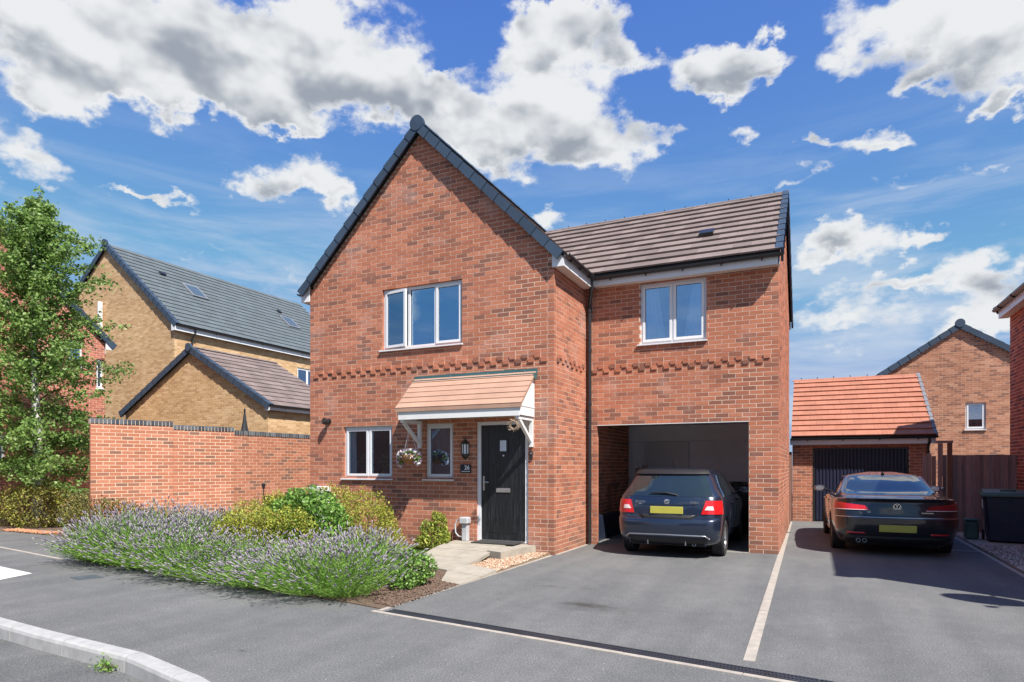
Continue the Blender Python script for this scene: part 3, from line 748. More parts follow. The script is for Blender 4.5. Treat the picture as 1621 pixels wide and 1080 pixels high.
def flat_obj(name, poly, z0, z1, mat, label, cat):
    mb = MB(); mb.prism(poly, z0, z1); return tag(mb.build(name, mat), label, cat)
flat_obj('road_marking', [(-9.73, 5.14), (-11.6, 5.40), (-9.45, 4.37), ], 0.001, 0.004, M['white_line'], 'white painted triangle marking on the tarmac at the left edge', 'road marking')
flat_obj('access_cover', [(-8.93, 5.17), (-8.62, 5.10), (-8.52, 5.37), (-8.83, 5.44)], 0.001, 0.005, M['cover'], 'small dark square access cover in tarmac in front of the lavender', 'access cover')
flat_obj('drain_cover', [(2.05, 13.25), (2.62, 13.2), (2.62, 13.5), (2.08, 13.5)], 0.001, 0.006, M['iron'], 'dark drain grating in the right drive behind the saloon', 'drain cover')
flat_obj('inspection_plate', [(0.45, 15.0), (0.62, 15.0), (0.62, 15.35), (0.45, 15.35)], 0.001, 0.004, M['steel'], 'small pale plate set in tarmac left of the saloon', 'plate')

slab_sheet('planting_soil', [(-10.9, 6.4), (-10.2, 6.12), (-7.5, 5.85), (-6.0, 5.64), (-4.6, 5.50), (-4.05, 5.40), (-3.94, 8.9), (-4.4, 9.85), (-9.13, 9.85), (-11.7, 10.25), (-13.3, 8.3), (-11.9, 7.0)], -0.01, 0.012, M['soil'])
slab_sheet('shrub_soil', [(-19.5, 9.9), (-18.8, 7.8), (-15.6, 8.25), (-13.2, 7.75), (-13.0, 8.2), (-13.2, 11.5), (-18, 12)], -0.01, 0.010, M['soil'])
slab_sheet('gravel_bed', [(-3.94, 7.86), (-3.93, 9.84), (-4.3, 9.84), (-4.24, 9.6), (-4.38, 8.9), (-4.56, 8.72), (-4.55, 8.1)], 0.0, 0.028, M['gravel_bed'])
slab_sheet('side_gravel_bed', [(2.69, 14.3), (3.8, 14.3), (3.8, 6.0), (2.53, 6.0)], 0.0, 0.016, M['gravel_bed'])
# bin standing slab
pv = thing('bin_paving', 'pale concrete slabs under the wheelie bin by the fence', 'paving')
for (x0, x1, y0, y1) in ((2.70, 3.28, 14.35, 14.95), (3.29, 3.88, 14.35, 14.95), (2.72, 3.28, 14.96, 15.6), (3.29, 3.88, 14.96, 15.6), (2.74, 3.28, 15.61, 16.9), (3.29, 3.88, 15.61, 16.9)):
    mb = MB(); mb.box(x0, x1, y0, y1, -.02, .03); mb.build('slab', M['slab'], pv)

# garden path of slabs, rising to the door step
path = thing('garden_path', 'beige paving slab path from the drive up to the black front door', 'path')
def zr(y): return min(0.15, max(0.0, (y - 7.2) / 2.2 * 0.15))
def slab(pts, th=0.05, add=0.0, shrink=0.004, z=None):
    c = Vector((sum(p[0] for p in pts) / len(pts), sum(p[1] for p in pts) / len(pts)))
    q = []
    for p in pts:
        v = Vector(p) - c; v = v * (1 - shrink / max(v.length, .01) * 1.4); q.append(c + v)
    mb = MB(); k = len(q)
    zz = [(z if z is not None else zr(p.y)) + 0.012 + add for p in q]
    vs = [(p.x, p.y, a - th) for p, a in zip(q, zz)] + [(p.x, p.y, a) for p, a in zip(q, zz)]
    mb.add(vs, [tuple(range(k - 1, -1, -1)), tuple(range(k, 2 * k))] + [(i, (i + 1) % k, k + (i + 1) % k, k + i) for i in range(k)])
    mb.build('slab', M['slab'], path)
slab([(-4.30, 6.98), (-3.95, 6.88), (-3.94, 7.42), (-4.58, 7.62)])
slab([(-4.58, 7.62), (-3.94, 7.42), (-3.935, 7.86), (-4.50, 8.04)])
slab([(-5.33, 7.84), (-4.58, 7.62), (-4.50, 8.04), (-5.16, 8.11)])
slab([(-5.33, 7.84), (-5.16, 8.11), (-4.50, 8.04), (-4.50, 8.39), (-5.52, 8.41)])
slab([(-5.52, 8.41), (-4.95, 8.41), (-5.01, 8.95), (-5.66, 8.98)])
slab([(-4.95, 8.41), (-4.50, 8.37), (-4.58, 8.92), (-5.01, 8.95)])
slab([(-5.66, 8.99), (-5.01, 8.96), (-5.06, 9.42), (-5.71, 9.45)])
slab([(-5.71, 9.46), (-5.06, 9.43), (-5.1, 9.86), (-5.75, 9.86)])
slab([(-5.01, 8.96), (-4.58, 8.93), (-4.62, 9.42), (-5.06, 9.42)])
slab([(-5.06, 9.43), (-4.62, 9.43), (-4.62, 9.86), (-5.1, 9.86)])
# the little raised step at its right edge
slab([(-4.66, 8.95), (-4.36, 8.84), (-4.20, 9.86), (-4.61, 9.86)], th=0.16, z=0.135)

def pebbles(name, poly, n, r, mat, z, label):
    xs = [p[0] for p in poly]; ys = [p[1] for p in poly]
    def inside(x, y):
        c = False; j = len(poly) - 1
        for i in range(len(poly)):
            xi, yi = poly[i]; xj, yj = poly[j]
            if (yi > y) != (yj > y) and x < (xj - xi) * (y - yi) / (yj - yi) + xi: c = not c
            j = i
        return c
    base = [(1, 0, 0), (0.3, 0.9, 0.1), (-0.8, 0.5, 0), (-0.7, -0.6, 0.1), (0.4, -0.85, 0), (0.05, 0, 0.75), (0, 0.05, -0.6)]
    tri = [(0, 1, 5), (1, 2, 5), (2, 3, 5), (3, 4, 5), (4, 0, 5), (1, 0, 6), (2, 1, 6), (3, 2, 6), (4, 3, 6), (0, 4, 6)]
    vs = []; fs = []; k = 0; rg = random.Random(5)
    while k < n:
        x = rg.uniform(min(xs), max(xs)); y = rg.uniform(min(ys), max(ys))
        if not inside(x, y): continue
        a = rg.uniform(0, 6.28); ca, sa = math.cos(a), math.sin(a); s_ = r * rg.uniform(.6, 1.4); e = rg.uniform(.5, .9); tl = rg.uniform(-.4, .4)
        b = len(vs); zz = z + rg.uniform(0, r * .9)
        for (px, py, pz) in base:
            px, py = px * s_, py * s_ * e; pz = pz * s_ * .8 + px * tl
            vs.append((x + px * ca - py * sa, y + px * sa + py * ca, zz + pz))
        fs += [(b + i, b + j, b + l) for i, j, l in tri]; k += 1
    me = bpy.data.meshes.new(name); me.from_pydata(vs, [], fs); me.materials.append(mat); me.update()
    o = link_mesh(name, me); o['kind'] = 'stuff'; o['label'] = label; return o
pebbles('gravel', [(-3.95, 7.88), (-3.94, 9.80), (-4.22, 9.80), (-4.24, 9.6), (-4.36, 8.84), (-4.56, 8.84), (-4.48, 8.36), (-4.53, 8.08)], 3600, 0.017, M['gravel'], 0.030, 'golden gravel in the triangle between the path and the drive')
pebbles('side_gravel', [(2.71, 14.3), (3.8, 14.3), (3.8, 8.5), (2.58, 8.5)], 7000, 0.022, M['gravel2'], 0.018, 'mauve grey gravel along the right drive')
pebbles('bark_chips', [(-4.25, 5.55), (-3.97, 5.5), (-3.95, 6.85), (-4.3, 6.97), (-4.6, 7.6), (-5.3, 7.8), (-5.4, 7.2), (-4.8, 6.2)], 6500, 0.013, simple('bark_chip', (0.13, 0.085, 0.06), 0.9, var=0.5, scale=40), 0.014, 'brown bark mulch at the corner of the flower bed')
pebbles('leaf_litter', [(-16.6, 8.15), (-14.9, 8.1), (-14.7, 8.4), (-16.5, 8.4)], 900, 0.03, simple('dry_leaf', (0.42, 0.20, 0.11), 0.9, var=0.4, scale=30), 0.012, 'fallen brown leaves along the foot of the shrubs')

# ------------------------------------------------------------------ roof helpers
def tile_roof(parent, O, U, S, s_len, clip, gauge, tw, mat, n_solo, name='roof_tile', broken=True, t0=0.016, t1=0.040):
    """O on the eave, U along the eave, S up the slope. clip(s) -> (a, b) along U"""
    Nn = U.cross(S).normalized()
    if Nn.z < 0: Nn = -Nn
    rows = max(1, round(s_len / gauge)); g = s_len / rows
    items = []
    for r in range(rows):
        s0 = r * g; a, b = clip(s0 + g * 0.4); off = (tw / 2 if (broken and r % 2) else 0)
        u = -off - tw * 20
        while u < b:
            u0, u1 = max(u, a), min(u + tw - 0.003, b)
            if u1 - u0 > 0.03: items.append((s0, u0, u1, min(g + 0.045, g + 0.045 if r < rows - 1 else g)))
            u += tw
    sc_ = []
    for i, (s0, u0, u1, ln) in enumerate(items):
        c = O + U * ((u0 + u1) / 2) + S * (s0 + g / 2); v = c - CAM; d = v.dot(FWD); q = -1
        if d > 1 and Nn.dot(v) < 0:
            x = v.dot(RGT) / d; y = v.z / d
            if abs(x) < 0.79 and y < 0.71: q = (u1 - u0) * (-Nn.dot(v.normalized())) / v.length ** 2
        sc_.append((q, i))
    chosen = set(i for q, i in sorted(sc_, reverse=True)[:n_solo] if q > 0)
    cache = {}; vs = []; fs = []; rg = random.Random(11)
    Mx0 = Matrix(((U.x, S.x, Nn.x, 0), (U.y, S.y, Nn.y, 0), (U.z, S.z, Nn.z, 0), (0, 0, 0, 1)))
    for i, (s0, u0, u1, ln) in enumerate(items):
        w = u1 - u0
        P = [(-w / 2, 0, t0), (w / 2, 0, t0), (w / 2, ln, -0.006), (-w / 2, ln, -0.006), (-w / 2, 0, t1), (w / 2, 0, t1), (w / 2, ln, 0.012), (-w / 2, ln, 0.012)]
        Mx = Matrix.Translation(O + U * ((u0 + u1) / 2) + S * s0 + Nn * rg.uniform(-0.0015, 0.0015)) @ Mx0
        if i in chosen:
            key = (round(w, 3), round(ln, 3))
            if key not in cache:
                mb = MB(); mb.hexa(P); cache[key] = mb.mesh(name, mat)
            link_mesh(name, cache[key], parent, mw=Mx)
        else:
            b = len(vs); vs += [tuple(Mx @ Vector(p)) for p in P]
            fs += [(b, b + 3, b + 2, b + 1), (b + 4, b + 5, b + 6, b + 7), (b, b + 1, b + 5, b + 4), (b + 1, b + 2, b + 6, b + 5), (b + 2, b + 3, b + 7, b + 6), (b + 3, b, b + 4, b + 7)]
    if vs:
        me = bpy.data.meshes.new('tiling'); me.from_pydata(vs, [], fs); me.materials.append(mat); me.update()
        o = link_mesh('tiling', me, parent); o['kind'] = 'stuff'

def slope_box(mb, O, U, S, u0, u1, s0, s1, n0, n1, m=0):
    Nn = U.cross(S).normalized()
    if Nn.z < 0: Nn = -Nn
    p = [O + U * a + S * b + Nn * c for c in (n0, n1) for (a, b) in ((u0, s0), (u1, s0), (u1, s1), (u0, s1))]
    mb.hexa([tuple(x) for x in p], m)

def verge_run(parent, O, U, S, s_len, side_out, width=0.13, drop=0.105, n=None, mat='verge', back=0.05, lift=0.04):
    """stepped dry verge units up a gable slope. U points outward from the gable wall (plan), O at eave end on wall face."""
    Nn = None
    n = n or round(s_len / 0.33); g = s_len / n
    Np = U.cross(S).normalized()
    if Np.z < 0: Np = -Np
    for i in range(n):
        mb = MB(); s0 = i * g; s1 = s0 + g + 0.02
        def P(a, s_, c): return tuple(O + U * a + S * s_ + Np * c)
        k0, k1 = 0.012, 0.0   # lower end stands proud of the next
        # outer plate
        mb.hexa([P(width - 0.03, s0, -drop - k0), P(width + k0, s0, -drop - k0), P(width + k1, s1, -drop), P(width - 0.03, s1, -drop),
                 P(width - 0.03, s0, lift + k0), P(width + k0, s0, lift + k0), P(width + k1, s1, lift), P(width - 0.03, s1, lift)])
        # cap over the tiles
        mb.hexa([P(-back, s0, lift - 0.012 + k0), P(width - 0.03, s0, lift - 0.012 + k0), P(width - 0.03, s1, lift - 0.012), P(-back, s1, lift - 0.012),
                 P(-back, s0, lift + k0), P(width - 0.03, s0, lift + k0), P(width - 0.03, s1, lift), P(-back, s1, lift)])
        mb.build('verge_tile', M[mat], parent)

X_, Y_, Z_ = Vector((1, 0, 0)), Vector((0, 1, 0)), Vector((0, 0, 1))

def gutter(parent, a, b, r=0.055, brackets=4, mat='black_plastic', drop_dir=None):
    a = Vector(a); b = Vector(b); t = (b - a).normalized(); nrm = Vector((t.y, -t.x, 0))
    mb = MB(); prof = []
    for i in range(9):
        q = math.pi * i / 8; prof.append((-math.cos(q) * r, -math.sin(q) * r))
    inner = [(x * 0.88, y * 0.88 + 0.0) for x, y in reversed(prof)]
    pr = prof + inner; k = len(pr); vs = []
    for p in (a, b):
        for x, y in pr: vs.append(tuple(p + nrm * x + Z_ * y))
    fs = [(i, (i + 1) % k, k + (i + 1) % k, k + i) for i in range(k)] + [tuple(range(k)), tuple(range(2 * k - 1, k - 1, -1))]
    mb.add(vs, fs); g = mb.build('gutter', M[mat], parent)
    for i in range(brackets):
        p = a + (b - a) * ((i + 0.5) / brackets); m2 = MB()
        m2.tube([p + nrm * (-math.cos(math.pi * j / 8) * (r + .006)) + Z_ * (-math.sin(math.pi * j / 8) * (r + .006)) for j in range(9)], 0.009, 5)
        m2.box(-0.012, 0.012, -0.006, 0.006, -0.09, -0.055, M=Matrix.Translation(p))
        m2.build('bracket', M[mat], g)
    return g

# ------------------------------------------------------------------ the main house
house = thing('brick_house', 'detached red brick house with steep front gable and tiled side wing over a carport', 'house', (0, 0, 0))
BH = Bricks()
XL, XR, YF, YW, XW = -9.13, -3.88, 9.87, 11.56, -0.52
gab = lambda u: 7.60 - 0.985 * abs(XL + u + 6.505)
ops = [(-7.36 - XL, -5.63 - XL, 3.66, 4.80), (-8.28 - XL, -7.13 - XL, 1.245, 2.235), (-6.40 - XL, -5.81 - XL, 1.245, 2.245), (-5.34 - XL, -4.35 - XL, 0.16, 2.26)]
# hidden behind the shrubs: those bricks need no object of their own
brick_wall(BH, house, M['mortar'], Vector((XL, YF, 0)), X_, -Y_, XR - XL, 4.9, ops, gable=gab, left='free', right='A', string=(43, 44),
           solo=lambda u, z: not (u < 2.9 and z < 0.95))
brick_wall(BH, house, M['mortar'], Vector((XR, YF, 0)), Y_, X_, YW - YF - 0.004, 4.9, [], left='B', pitch=0.1167 * 2, string=(43, 44))
brick_wall(BH, house, M['mortar'], Vector((XR + 0.004, YW, 0)), X_, -Y_, XW - XR - 0.004, 4.95, [(0.196, 2.886, -0.1, 2.25), (-2.86 - XR, -1.69 - XR, 3.70, 4.80)],
           right='A', pitch=0.2233, string=(43, 44))
gabw = lambda u: 6.98 - 0.709 * abs(YW + u - 14.2)
brick_wall(BH, house, M['mortar'], Vector((XW, YW, 0)), Y_, X_, 5.29, 4.9, [], gable=gabw, left='B', solo=lambda u, z: False)
brick_wall(BH, house, M['mortar'], Vector((XL, YF + 0.11, 0)), Y_, -X_, 8.6, 4.9, [], solo=lambda u, z: False)
brick_wall(BH, house, M['mortar'], Vector((-3.88, YW + 0.108, 0)), Y_, X_, 2.94, 2.40, [], pitch=0.2233, solo=lambda u, z: False)
BH.flush(house, M['brick'], 300)
mb = MB(); mb.box(XL + .11, XR, YF + 8.6, YF + 8.72, 0, 5.0); mb.box(XR - .1, XR, 16.85, YF + 8.6, 0, 5.0); mb.box(XR - 0.1, XR - .01, 11.7, 16.8, 2.5, 5.0); mb.box(XL + .11, XR, YF + .11, YF + .13, 0, .01)
mb.build('rear_wall', M['brick'], house)
# carport shell
mb = MB()
mb.box(-4.3, -0.63, 15.30, 15.40, 0, 2.42); mb.box(-4.3, -4.2, 14.60, 15.30, 0, 2.42)
mb.box(-0.86, -0.80, 11.665, 15.30, 0, 2.40)
mb.build('carport_wall', M['plaster'], house)
mb = MB(); mb.box(-4.3, -0.63, YW + .104, 15.4, 2.42, 2.50); mb.build('carport_ceiling', M['plaster'], house)
mb = MB(); mb.box(-3.683, -0.991, YW - .004, YW + .1, 2.235, 2.247); mb.build('lintel', M['white_paint'], house)
mb = MB(); mb.box(-4.2, -.86, 15.12, 15.298, 2.06, 2.418); mb.build('bulkhead', M['plaster'], house)
mb = MB(); mb.box(-3.62, -2.62, 15.20, 15.298, 0.02, 2.03); mb.box(-3.50, -3.48, 15.18, 15.199, 0.9, 1.1)
mb.build('store_door', M['white_paint'], house)
mb = MB(); mb.box(-9.0, -4.0, YF + .12, YF + 5.5, 2.50, 2.62); mb.build('floor_slab', M['dark'], house)
mb = MB(); mb.box(-9.0, -4.02, YF + 4.0, YF + 4.1, 0.0, 2.5); mb.box(-9.0, -4.02, YF + 4.0, YF + 4.1, 2.62, 4.9); mb.box(-9.0, -4.02, YF + .14, YF + 4.0, 4.9, 4.95)
mb.box(-4.6, -.7, 14.6, 14.7, 2.51, 4.9); mb.build('inner_wall', M['dark'], house)

# windows
w1 = window(house, Vector((0, YF, 0)), X_, -Y_, -7.36, -5.63, 3.66, 4.80, [0.575, 0.58, 0.585], sash_on=(0, 2), opened=(9, 0, 0), curtains=((-7.30, -6.88, 0.08),))
w1['label'] = 'upper three pane window with left sash ajar'
w2 = window(house, Vector((0, YF, 0)), X_, -Y_, -8.28, -7.13, 1.245, 2.235, [1, 1], curtains=((-8.22, -8.05, 0.1),), glass='glass_low')
w3 = window(house, Vector((0, YF, 0)), X_, -Y_, -6.40, -5.81, 1.245, 2.245, [1])
w4 = window(house, Vector((0, YW, 0)), X_, -Y_, -2.86, -1.69, 3.70, 4.80, [1, 1], curtains=((-2.80, -2.42, 0.35), (-2.10, -1.74, -0.45)))
# frosted panel behind the cloakroom window
mb = MB(); mb.box(-6.33, -5.87, YF + .115, YF + .12, 1.30, 2.19); mb.build('frosted_pane', simple('frosted_pane', (0.30, 0.29, 0.28), 0.4, var=0.3, scale=5), w3)

# front door
door = MB(); door.box(-5.27, -4.42, YF + .06, YF + .105, 0.20, 2.19); d_ = door.build('front_door', M['door'], house); d_['label'] = 'black woodgrain front door'
mb = MB(); mb.box(-5.34, -5.272, YF + .035, YF + .13, 0.165, 2.26); mb.box(-4.418, -4.35, YF + .035, YF + .13, 0.165, 2.26); mb.box(-5.272, -4.418, YF + .035, YF + .13, 2.192, 2.26); mb.build('door_frame', M['white'], d_)
mb = MB(); mb.box(-5.272, -4.418, YF + .01, YF + .13, 0.165, 0.195); mb.build('threshold', M['steel'], d_)
mb = MB()
for z in (0.62, 1.24, 1.86): pass
for (a, b, c, e) in ((-5.15, -5.135, .32, 2.08), (-4.555, -4.54, .32, 2.08), (-5.135, -4.555, .32, .335), (-5.135, -4.555, 2.065, 2.08)):
    mb.box(a, b, YF + .055, YF + .0605, c, e)
mb.build('moulding', M['door'], d_)
mb = MB(); mb.box(-4.93, -4.75, YF + .048, YF + .061, 1.70, 1.95); mb.build('light_frame', M['black_plastic'], d_)
mb = MB(); mb.box(-4.90, -4.78, YF + .040, YF + .0475, 1.735, 1.92); mb.build('door_light', simple('obscure_glass', (0.55, 0.62, 0.74), 0.25), d_)
mb = MB(); mb.box(-4.98, -4.71, YF + .048, YF + .0605, 1.02, 1.095); mb.box(-4.97, -4.72, YF + .042, YF + .048, 1.03, 1.085); mb.build('letter_plate', M['steel'], d_)
mb = MB(); mb.box(-5.235, -5.205, YF + .047, YF + .0605, 1.05, 1.30); mb.tube([(-5.22, YF + .047, 1.20), (-5.22, YF + .01, 1.20), (-5.20, YF + 0.0, 1.20), (-5.10, YF + .0, 1.195)], 0.009, 6); mb.build('door_handle', M['steel'], d_)
mb = MB(); mb.lathe([(0, 0), (.018, .002), (.018, .012), (0, .02)], 10, M=Matrix.Translation((-4.84, YF + .06, 1.66)) @ Matrix.Rotation(R(90), 4, 'X')); mb.build('door_knocker', M['steel'], d_)

# roof of the main part
rt = thing('roof', None, None); rt.parent = house; del_ = rt
sl = math.hypot(2.80, 2.758)
SR = Vector((-2.80, 0, 2.758)).normalized(); SLf = Vector((2.80, 0, 2.758)).normalized()
apex = Vector((-6.505, 0, 7.70))
OR = apex - SR * sl; OL = apex - SLf * sl
mb = MB()
slope_box(mb, Vector((OR.x, YF, OR.z)), Y_, SR, 0.0, 8.7, 0, sl, -0.06, 0.0); slope_box(mb, Vector((OL.x, YF, OL.z)), Y_, SLf, 0.0, 8.7, 0, sl, -0.06, 0.0)
mb.build('roof_deck', M['dark'], house)
bpy.data.objects.remove(rt)
roof = MB(); roof.box(-6.56, -6.45, YF, YF + 8.7, 7.66, 7.70); roof = roof.build('roof', M['dark'], house)
tile_roof(roof, Vector((OR.x, YF - .03, OR.z)), Y_, SR, sl, lambda s: (0, 8.7), 0.333, 0.3, M['tile_brown'], 0)
tile_roof(roof, Vector((OL.x, YF - .03, OL.z)), Y_, SLf, sl, lambda s: (0, 8.7), 0.333, 0.3, M['tile_brown'], 0)
verge_run(roof, Vector((OR.x, YF, OR.z)), -Y_, SR, sl, 1, n=12)
verge_run(roof, Vector((OL.x, YF, OL.z)), -Y_, SLf, sl, 1, n=12)
# round ridge end and ridge tiles
def ridge_line(parent, a, b, r=0.12, mat='verge', tile=0.45, flat=0.75, endcap=True):
    a = Vector(a); b = Vector(b); t = (b - a).normalized(); nr = Vector((t.y, -t.x, 0)); L = (b - a).length; k = max(1, round(L / tile)); g = L / k
    for i in range(k):
        mb = MB(); ring = []
        for s_, rr in ((i * g, r * 1.05), (i * g + 0.03, r * 1.05), (i * g + 0.031, r), ((i + 1) * g, r)):
            for j in range(9):
                q = math.pi * j / 8; p = a + t * s_ + nr * (math.cos(q) * rr) + Z_ * (math.sin(q) * rr * flat - 0.02); ring.append(tuple(p))
        fs = []
        for m_ in range(3):
            for j in range(8): fs.append((m_ * 9 + j, m_ * 9 + j + 1, (m_ + 1) * 9 + j + 1, (m_ + 1) * 9 + j))
        fs += [tuple(range(9)), tuple(range(35, 26, -1))]
        mb.add(ring, fs); mb.build('ridge_tile', M[mat], parent)
ridge_line(roof, (-6.505, YF - 0.05, 7.70), (-6.505, YF + 8.7, 7.70), 0.12, 'verge')
mb = MB(); mb.lathe([(0.0, 0), (0.135, 0), (0.14, 0.012), (0.14, 0.09), (0, 0.095)], 20, M=Matrix.Translation((-6.505, YF - 0.055, 7.70)) @ Matrix.Rotation(R(90), 4, 'X')); mb.build('ridge_end', M['verge'], roof, smooth=True, angle=R(40))
# boxed eaves
for sx, X0 in ((1, XR), (-1, XL)):
    mb = MB(); xo = X0 + sx * 0.19
    mb.box(min(X0 + sx * .004, xo - sx * .014), max(X0 + sx * .004, xo - sx * .014), YF - .004, 11.37 if sx > 0 else 18.5, 4.775, 4.787); mb.build('soffit', M['soffit'], house)
    mb = MB(); mb.box(min(xo, xo - sx * .014), max(xo, xo - sx * .014), YF - .02, 11.38 if sx > 0 else 18.5, 4.765, 4.94)
    # gable box end
    xa, xb = X0 - sx * 0.02, xo
    pts = [(xa, 4.765), (xb, 4.765), (xb, 4.90), (xa, 4.90 + 0.985 * abs(xb - xa))]
    if sx < 0: pts = pts[::-1]
    mb.prism(pts, YF - .045, YF - .022, axis='y'); mb.build('fascia', M['white'], house)
gutter(house, (-3.645, YF - .06, 4.955), (-3.645, 11.24, 4.945), brackets=3)
gutter(house, (-9.375, 18.5, 4.955), (-9.375, YF - .06, 4.955), brackets=6)

# roof of the wing
SW = Vector((0, 2.94, 2.085)); slw = SW.length; SW.normalize()
SB = Vector((0, -2.94, 2.085)).normalized()
Ow = Vector((XW + 0.02, 11.26, 4.985)); Ob = Vector((XW + 0.02, 17.14, 4.985))
def wclip(s):
    z = 4.985 + SW.z * s; return ((-6.505 + (7.66 - z) / 0.985) - 0.05 - (XW + 0.02), 0.0)
wroof = MB(); wroof.box(-5.7, XW + .02, 14.15, 14.25, 6.96, 7.03); wroof = wroof.build('roof', M['dark'], house); wroof['label'] = 'brown tiled roof of the wing'
mb = MB(); slope_box(mb, Ow, X_, SW, -3.2, 0, 0, slw, -0.06, 0); slope_box(mb, Ob, X_, SB, -3.2, 0, 0, slw, -0.06, 0)
p = [Ow + X_ * -3.2, Ow + X_ * -3.2 + SW * slw, Ow + X_ * -5.3 + SW * slw]
mb.add([tuple(q) for q in p] + [tuple(q - Z_ * .05) for q in p], [(0, 1, 2), (5, 4, 3), (0, 2, 5, 3), (0, 3, 4, 1), (1, 4, 5, 2)])
mb.build('roof_deck', M['dark'], wroof)
tile_roof(wroof, Ow, X_, SW, slw, wclip, 0.328, 0.3, M['tile_brown'], 170, t0=0.024, t1=0.054)
tile_roof(wroof, Ob, X_, SB, slw, wclip, 0.328, 0.3, M['tile_brown'], 0)
verge_run(wroof, Vector((XW, Ow.y, Ow.z)), X_, SW, slw, 1, n=11, width=0.075, drop=0.17, back=0.04)
verge_run(wroof, Vector((XW, Ob.y, Ob.z)), X_, SB, slw, 1, n=11, width=0.075, drop=0.17, back=0.04)
ridge_line(wroof, (XW + .08, 14.2, 7.065), (-5.75, 14.2, 7.065), 0.085, 'tile_brown', flat=0.55)
mb = MB()
for i in range(11): mb.tube([(XW - .2 - i * .45, 14.2, 7.08), (XW - .2 - i * .45, 14.2, 7.135)], 0.010, 5)
mb.build('ridge_clips', M['black_plastic'], wroof)['kind'] = 'stuff'
mb = MB(); slope_box(mb, Vector((-1.92, 11.26, 4.985)), X_, SW, 0, 0.25, 1.28, 1.50, 0.03, 0.10); mb.build('vent_tile', M['black_plastic'], wroof)
mb = MB(); mb.box(-3.70 + .014, XW + .03, 11.345, 11.36, 4.80, 4.96); mb.build('fascia', M['white'], house)
mb = MB(); mb.box(-3.69, XW + .02, 11.361, YW - .005, 4.815, 4.828); mb.build('soffit', M['soffit'], house)
mb = MB(); mb.prism([(11.345, 4.80), (YW - .02, 4.80), (YW - .02, 5.12), (11.345, 4.99)], XW + .004, XW + .02, axis='x'); mb.build('box_end', M['white'], house)
mb = MB(); mb.box(-5.0, XW + .03, 17.0, 17.015, 4.80, 4.96); mb.build('fascia', M['white'], house)
gutter(house, (XW + .08, 11.29, 4.96), (-3.66, 11.29, 4.945), brackets=5)

def downpipe(parent, x, y, ztop, out, zb=0.02, wallN=-Y_, r=0.034):
    mb = MB(); t = Vector(out)
    mb.tube([t, t - Z_ * 0.10, Vector((x, y, ztop)) + Z_ * 0.0, Vector((x, y, ztop - .12)), (x, y, zb)], r, 10)
    for z in (ztop - .15, ztop - 1.9, 0.9, ztop - .9): mb.tube([(x, y, z), (x, y, z + .05)], r + .010, 10)
    mb.build('downpipe', M['black_plastic'], parent, smooth=True, angle=R(50))
downpipe(house, -3.80, 11.49, 4.52, (-3.68, 11.24, 4.90))

# door canopy
can = MB(); CX0, CX1, CP = -6.61, -4.19, 0.63
can.box(CX0 + .03, CX1 - .03, YF - CP + .03, YF - .01, 2.445, 2.46); can = can.build('canopy', M['white_paint'], house)
sc_len = math.hypot(CP, 0.60); SC = Vector((0, CP, 0.60)).normalized()
OC = Vector((CX0, YF - CP - 0.0, 2.475))
tile_roof(can, OC, X_, SC, sc_len, lambda s: (0.0, CX1 - CX0), 0.145, 2.5, M['tile_canopy'], 12, name='canopy_tile', broken=False, t0=0.004, t1=0.026)
mb = MB(); slope_box(mb, OC, X_, SC, 0.01, CX1 - CX0 - .01, 0.0, sc_len, -0.03, 0.002); mb.build('canopy_deck', M['tile_canopy'], can)
mb = MB(); mb.prism([(0, -0.065), (0.02, -0.065), (0.05, 0.0), (0, 0.012)], CX0, CX1, axis='x', M=Matrix.Translation((0, YF - CP - .012, 2.485))); mb.build('drip_edge', M['tile_canopy'], can)
mb = MB(); mb.box(CX0 + .05, CX1 - .04, YF - CP + .012, YF - CP + .03, 2.285, 2.43); mb.build('canopy_fascia', M['white_paint'], can)
mb = MB(); mb.box(CX0 - .01, CX1 + .015, YF - .032, YF - .001, 3.02, 3.115); mb.box(CX0 - .01, CX1 + .015, YF - .10, YF - .03, 3.005, 3.03); mb.box(CX1, CX1 + .012, YF - .13, YF - .03, 2.93, 3.03)
mb.build('flashing', M['lead'], can)
mb = MB()
for x in (-6.45, -5.85, -5.1, -4.4): mb.lathe([(0, 0), (.012, 0), (.012, .008), (0, .012)], 8, M=Matrix.Translation((x, YF - .032, 3.075)) @ Matrix.Rotation(R(90), 4, 'X'))
mb.build('fixing_bolt', M['steel'], can)['kind'] = 'stuff'
for x, sgn in ((CX0 + .06, -1), (CX1 - .045, 1)):
    mb = MB(); mb.prism([(YF - CP + .03, 2.30), (YF - .015, 2.30), (YF - .015, 3.03), (YF - CP + .03, 2.44)], x - .008, x + .008, axis='x'); mb.build('cheek', M['white_paint'], can)
for x in (-6.50, -4.28):
    mb = MB(); w_ = 0.03
    mb.box(x - w_, x + w_, YF - .062, YF - .002, 1.80, 2.30)
    mb.box(x - w_, x + w_, YF - CP + .035, YF - .064, 2.235, 2.29)
    p0 = Vector((x, YF - .064, 1.90)); p1 = Vector((x, YF - CP + .10, 2.235)); dv = (p1 - p0).normalized(); pn = Vector((0, -dv.z, dv.y)) * 0.026
    pts = [p0 - pn, p0 + pn, p1 + pn, p1 - pn]
    mb.prism([(q.y, q.z) for q in pts], x - w_ * .85, x + w_ * .85, axis='x')
    mb.build('bracket', M['white_paint'], can)

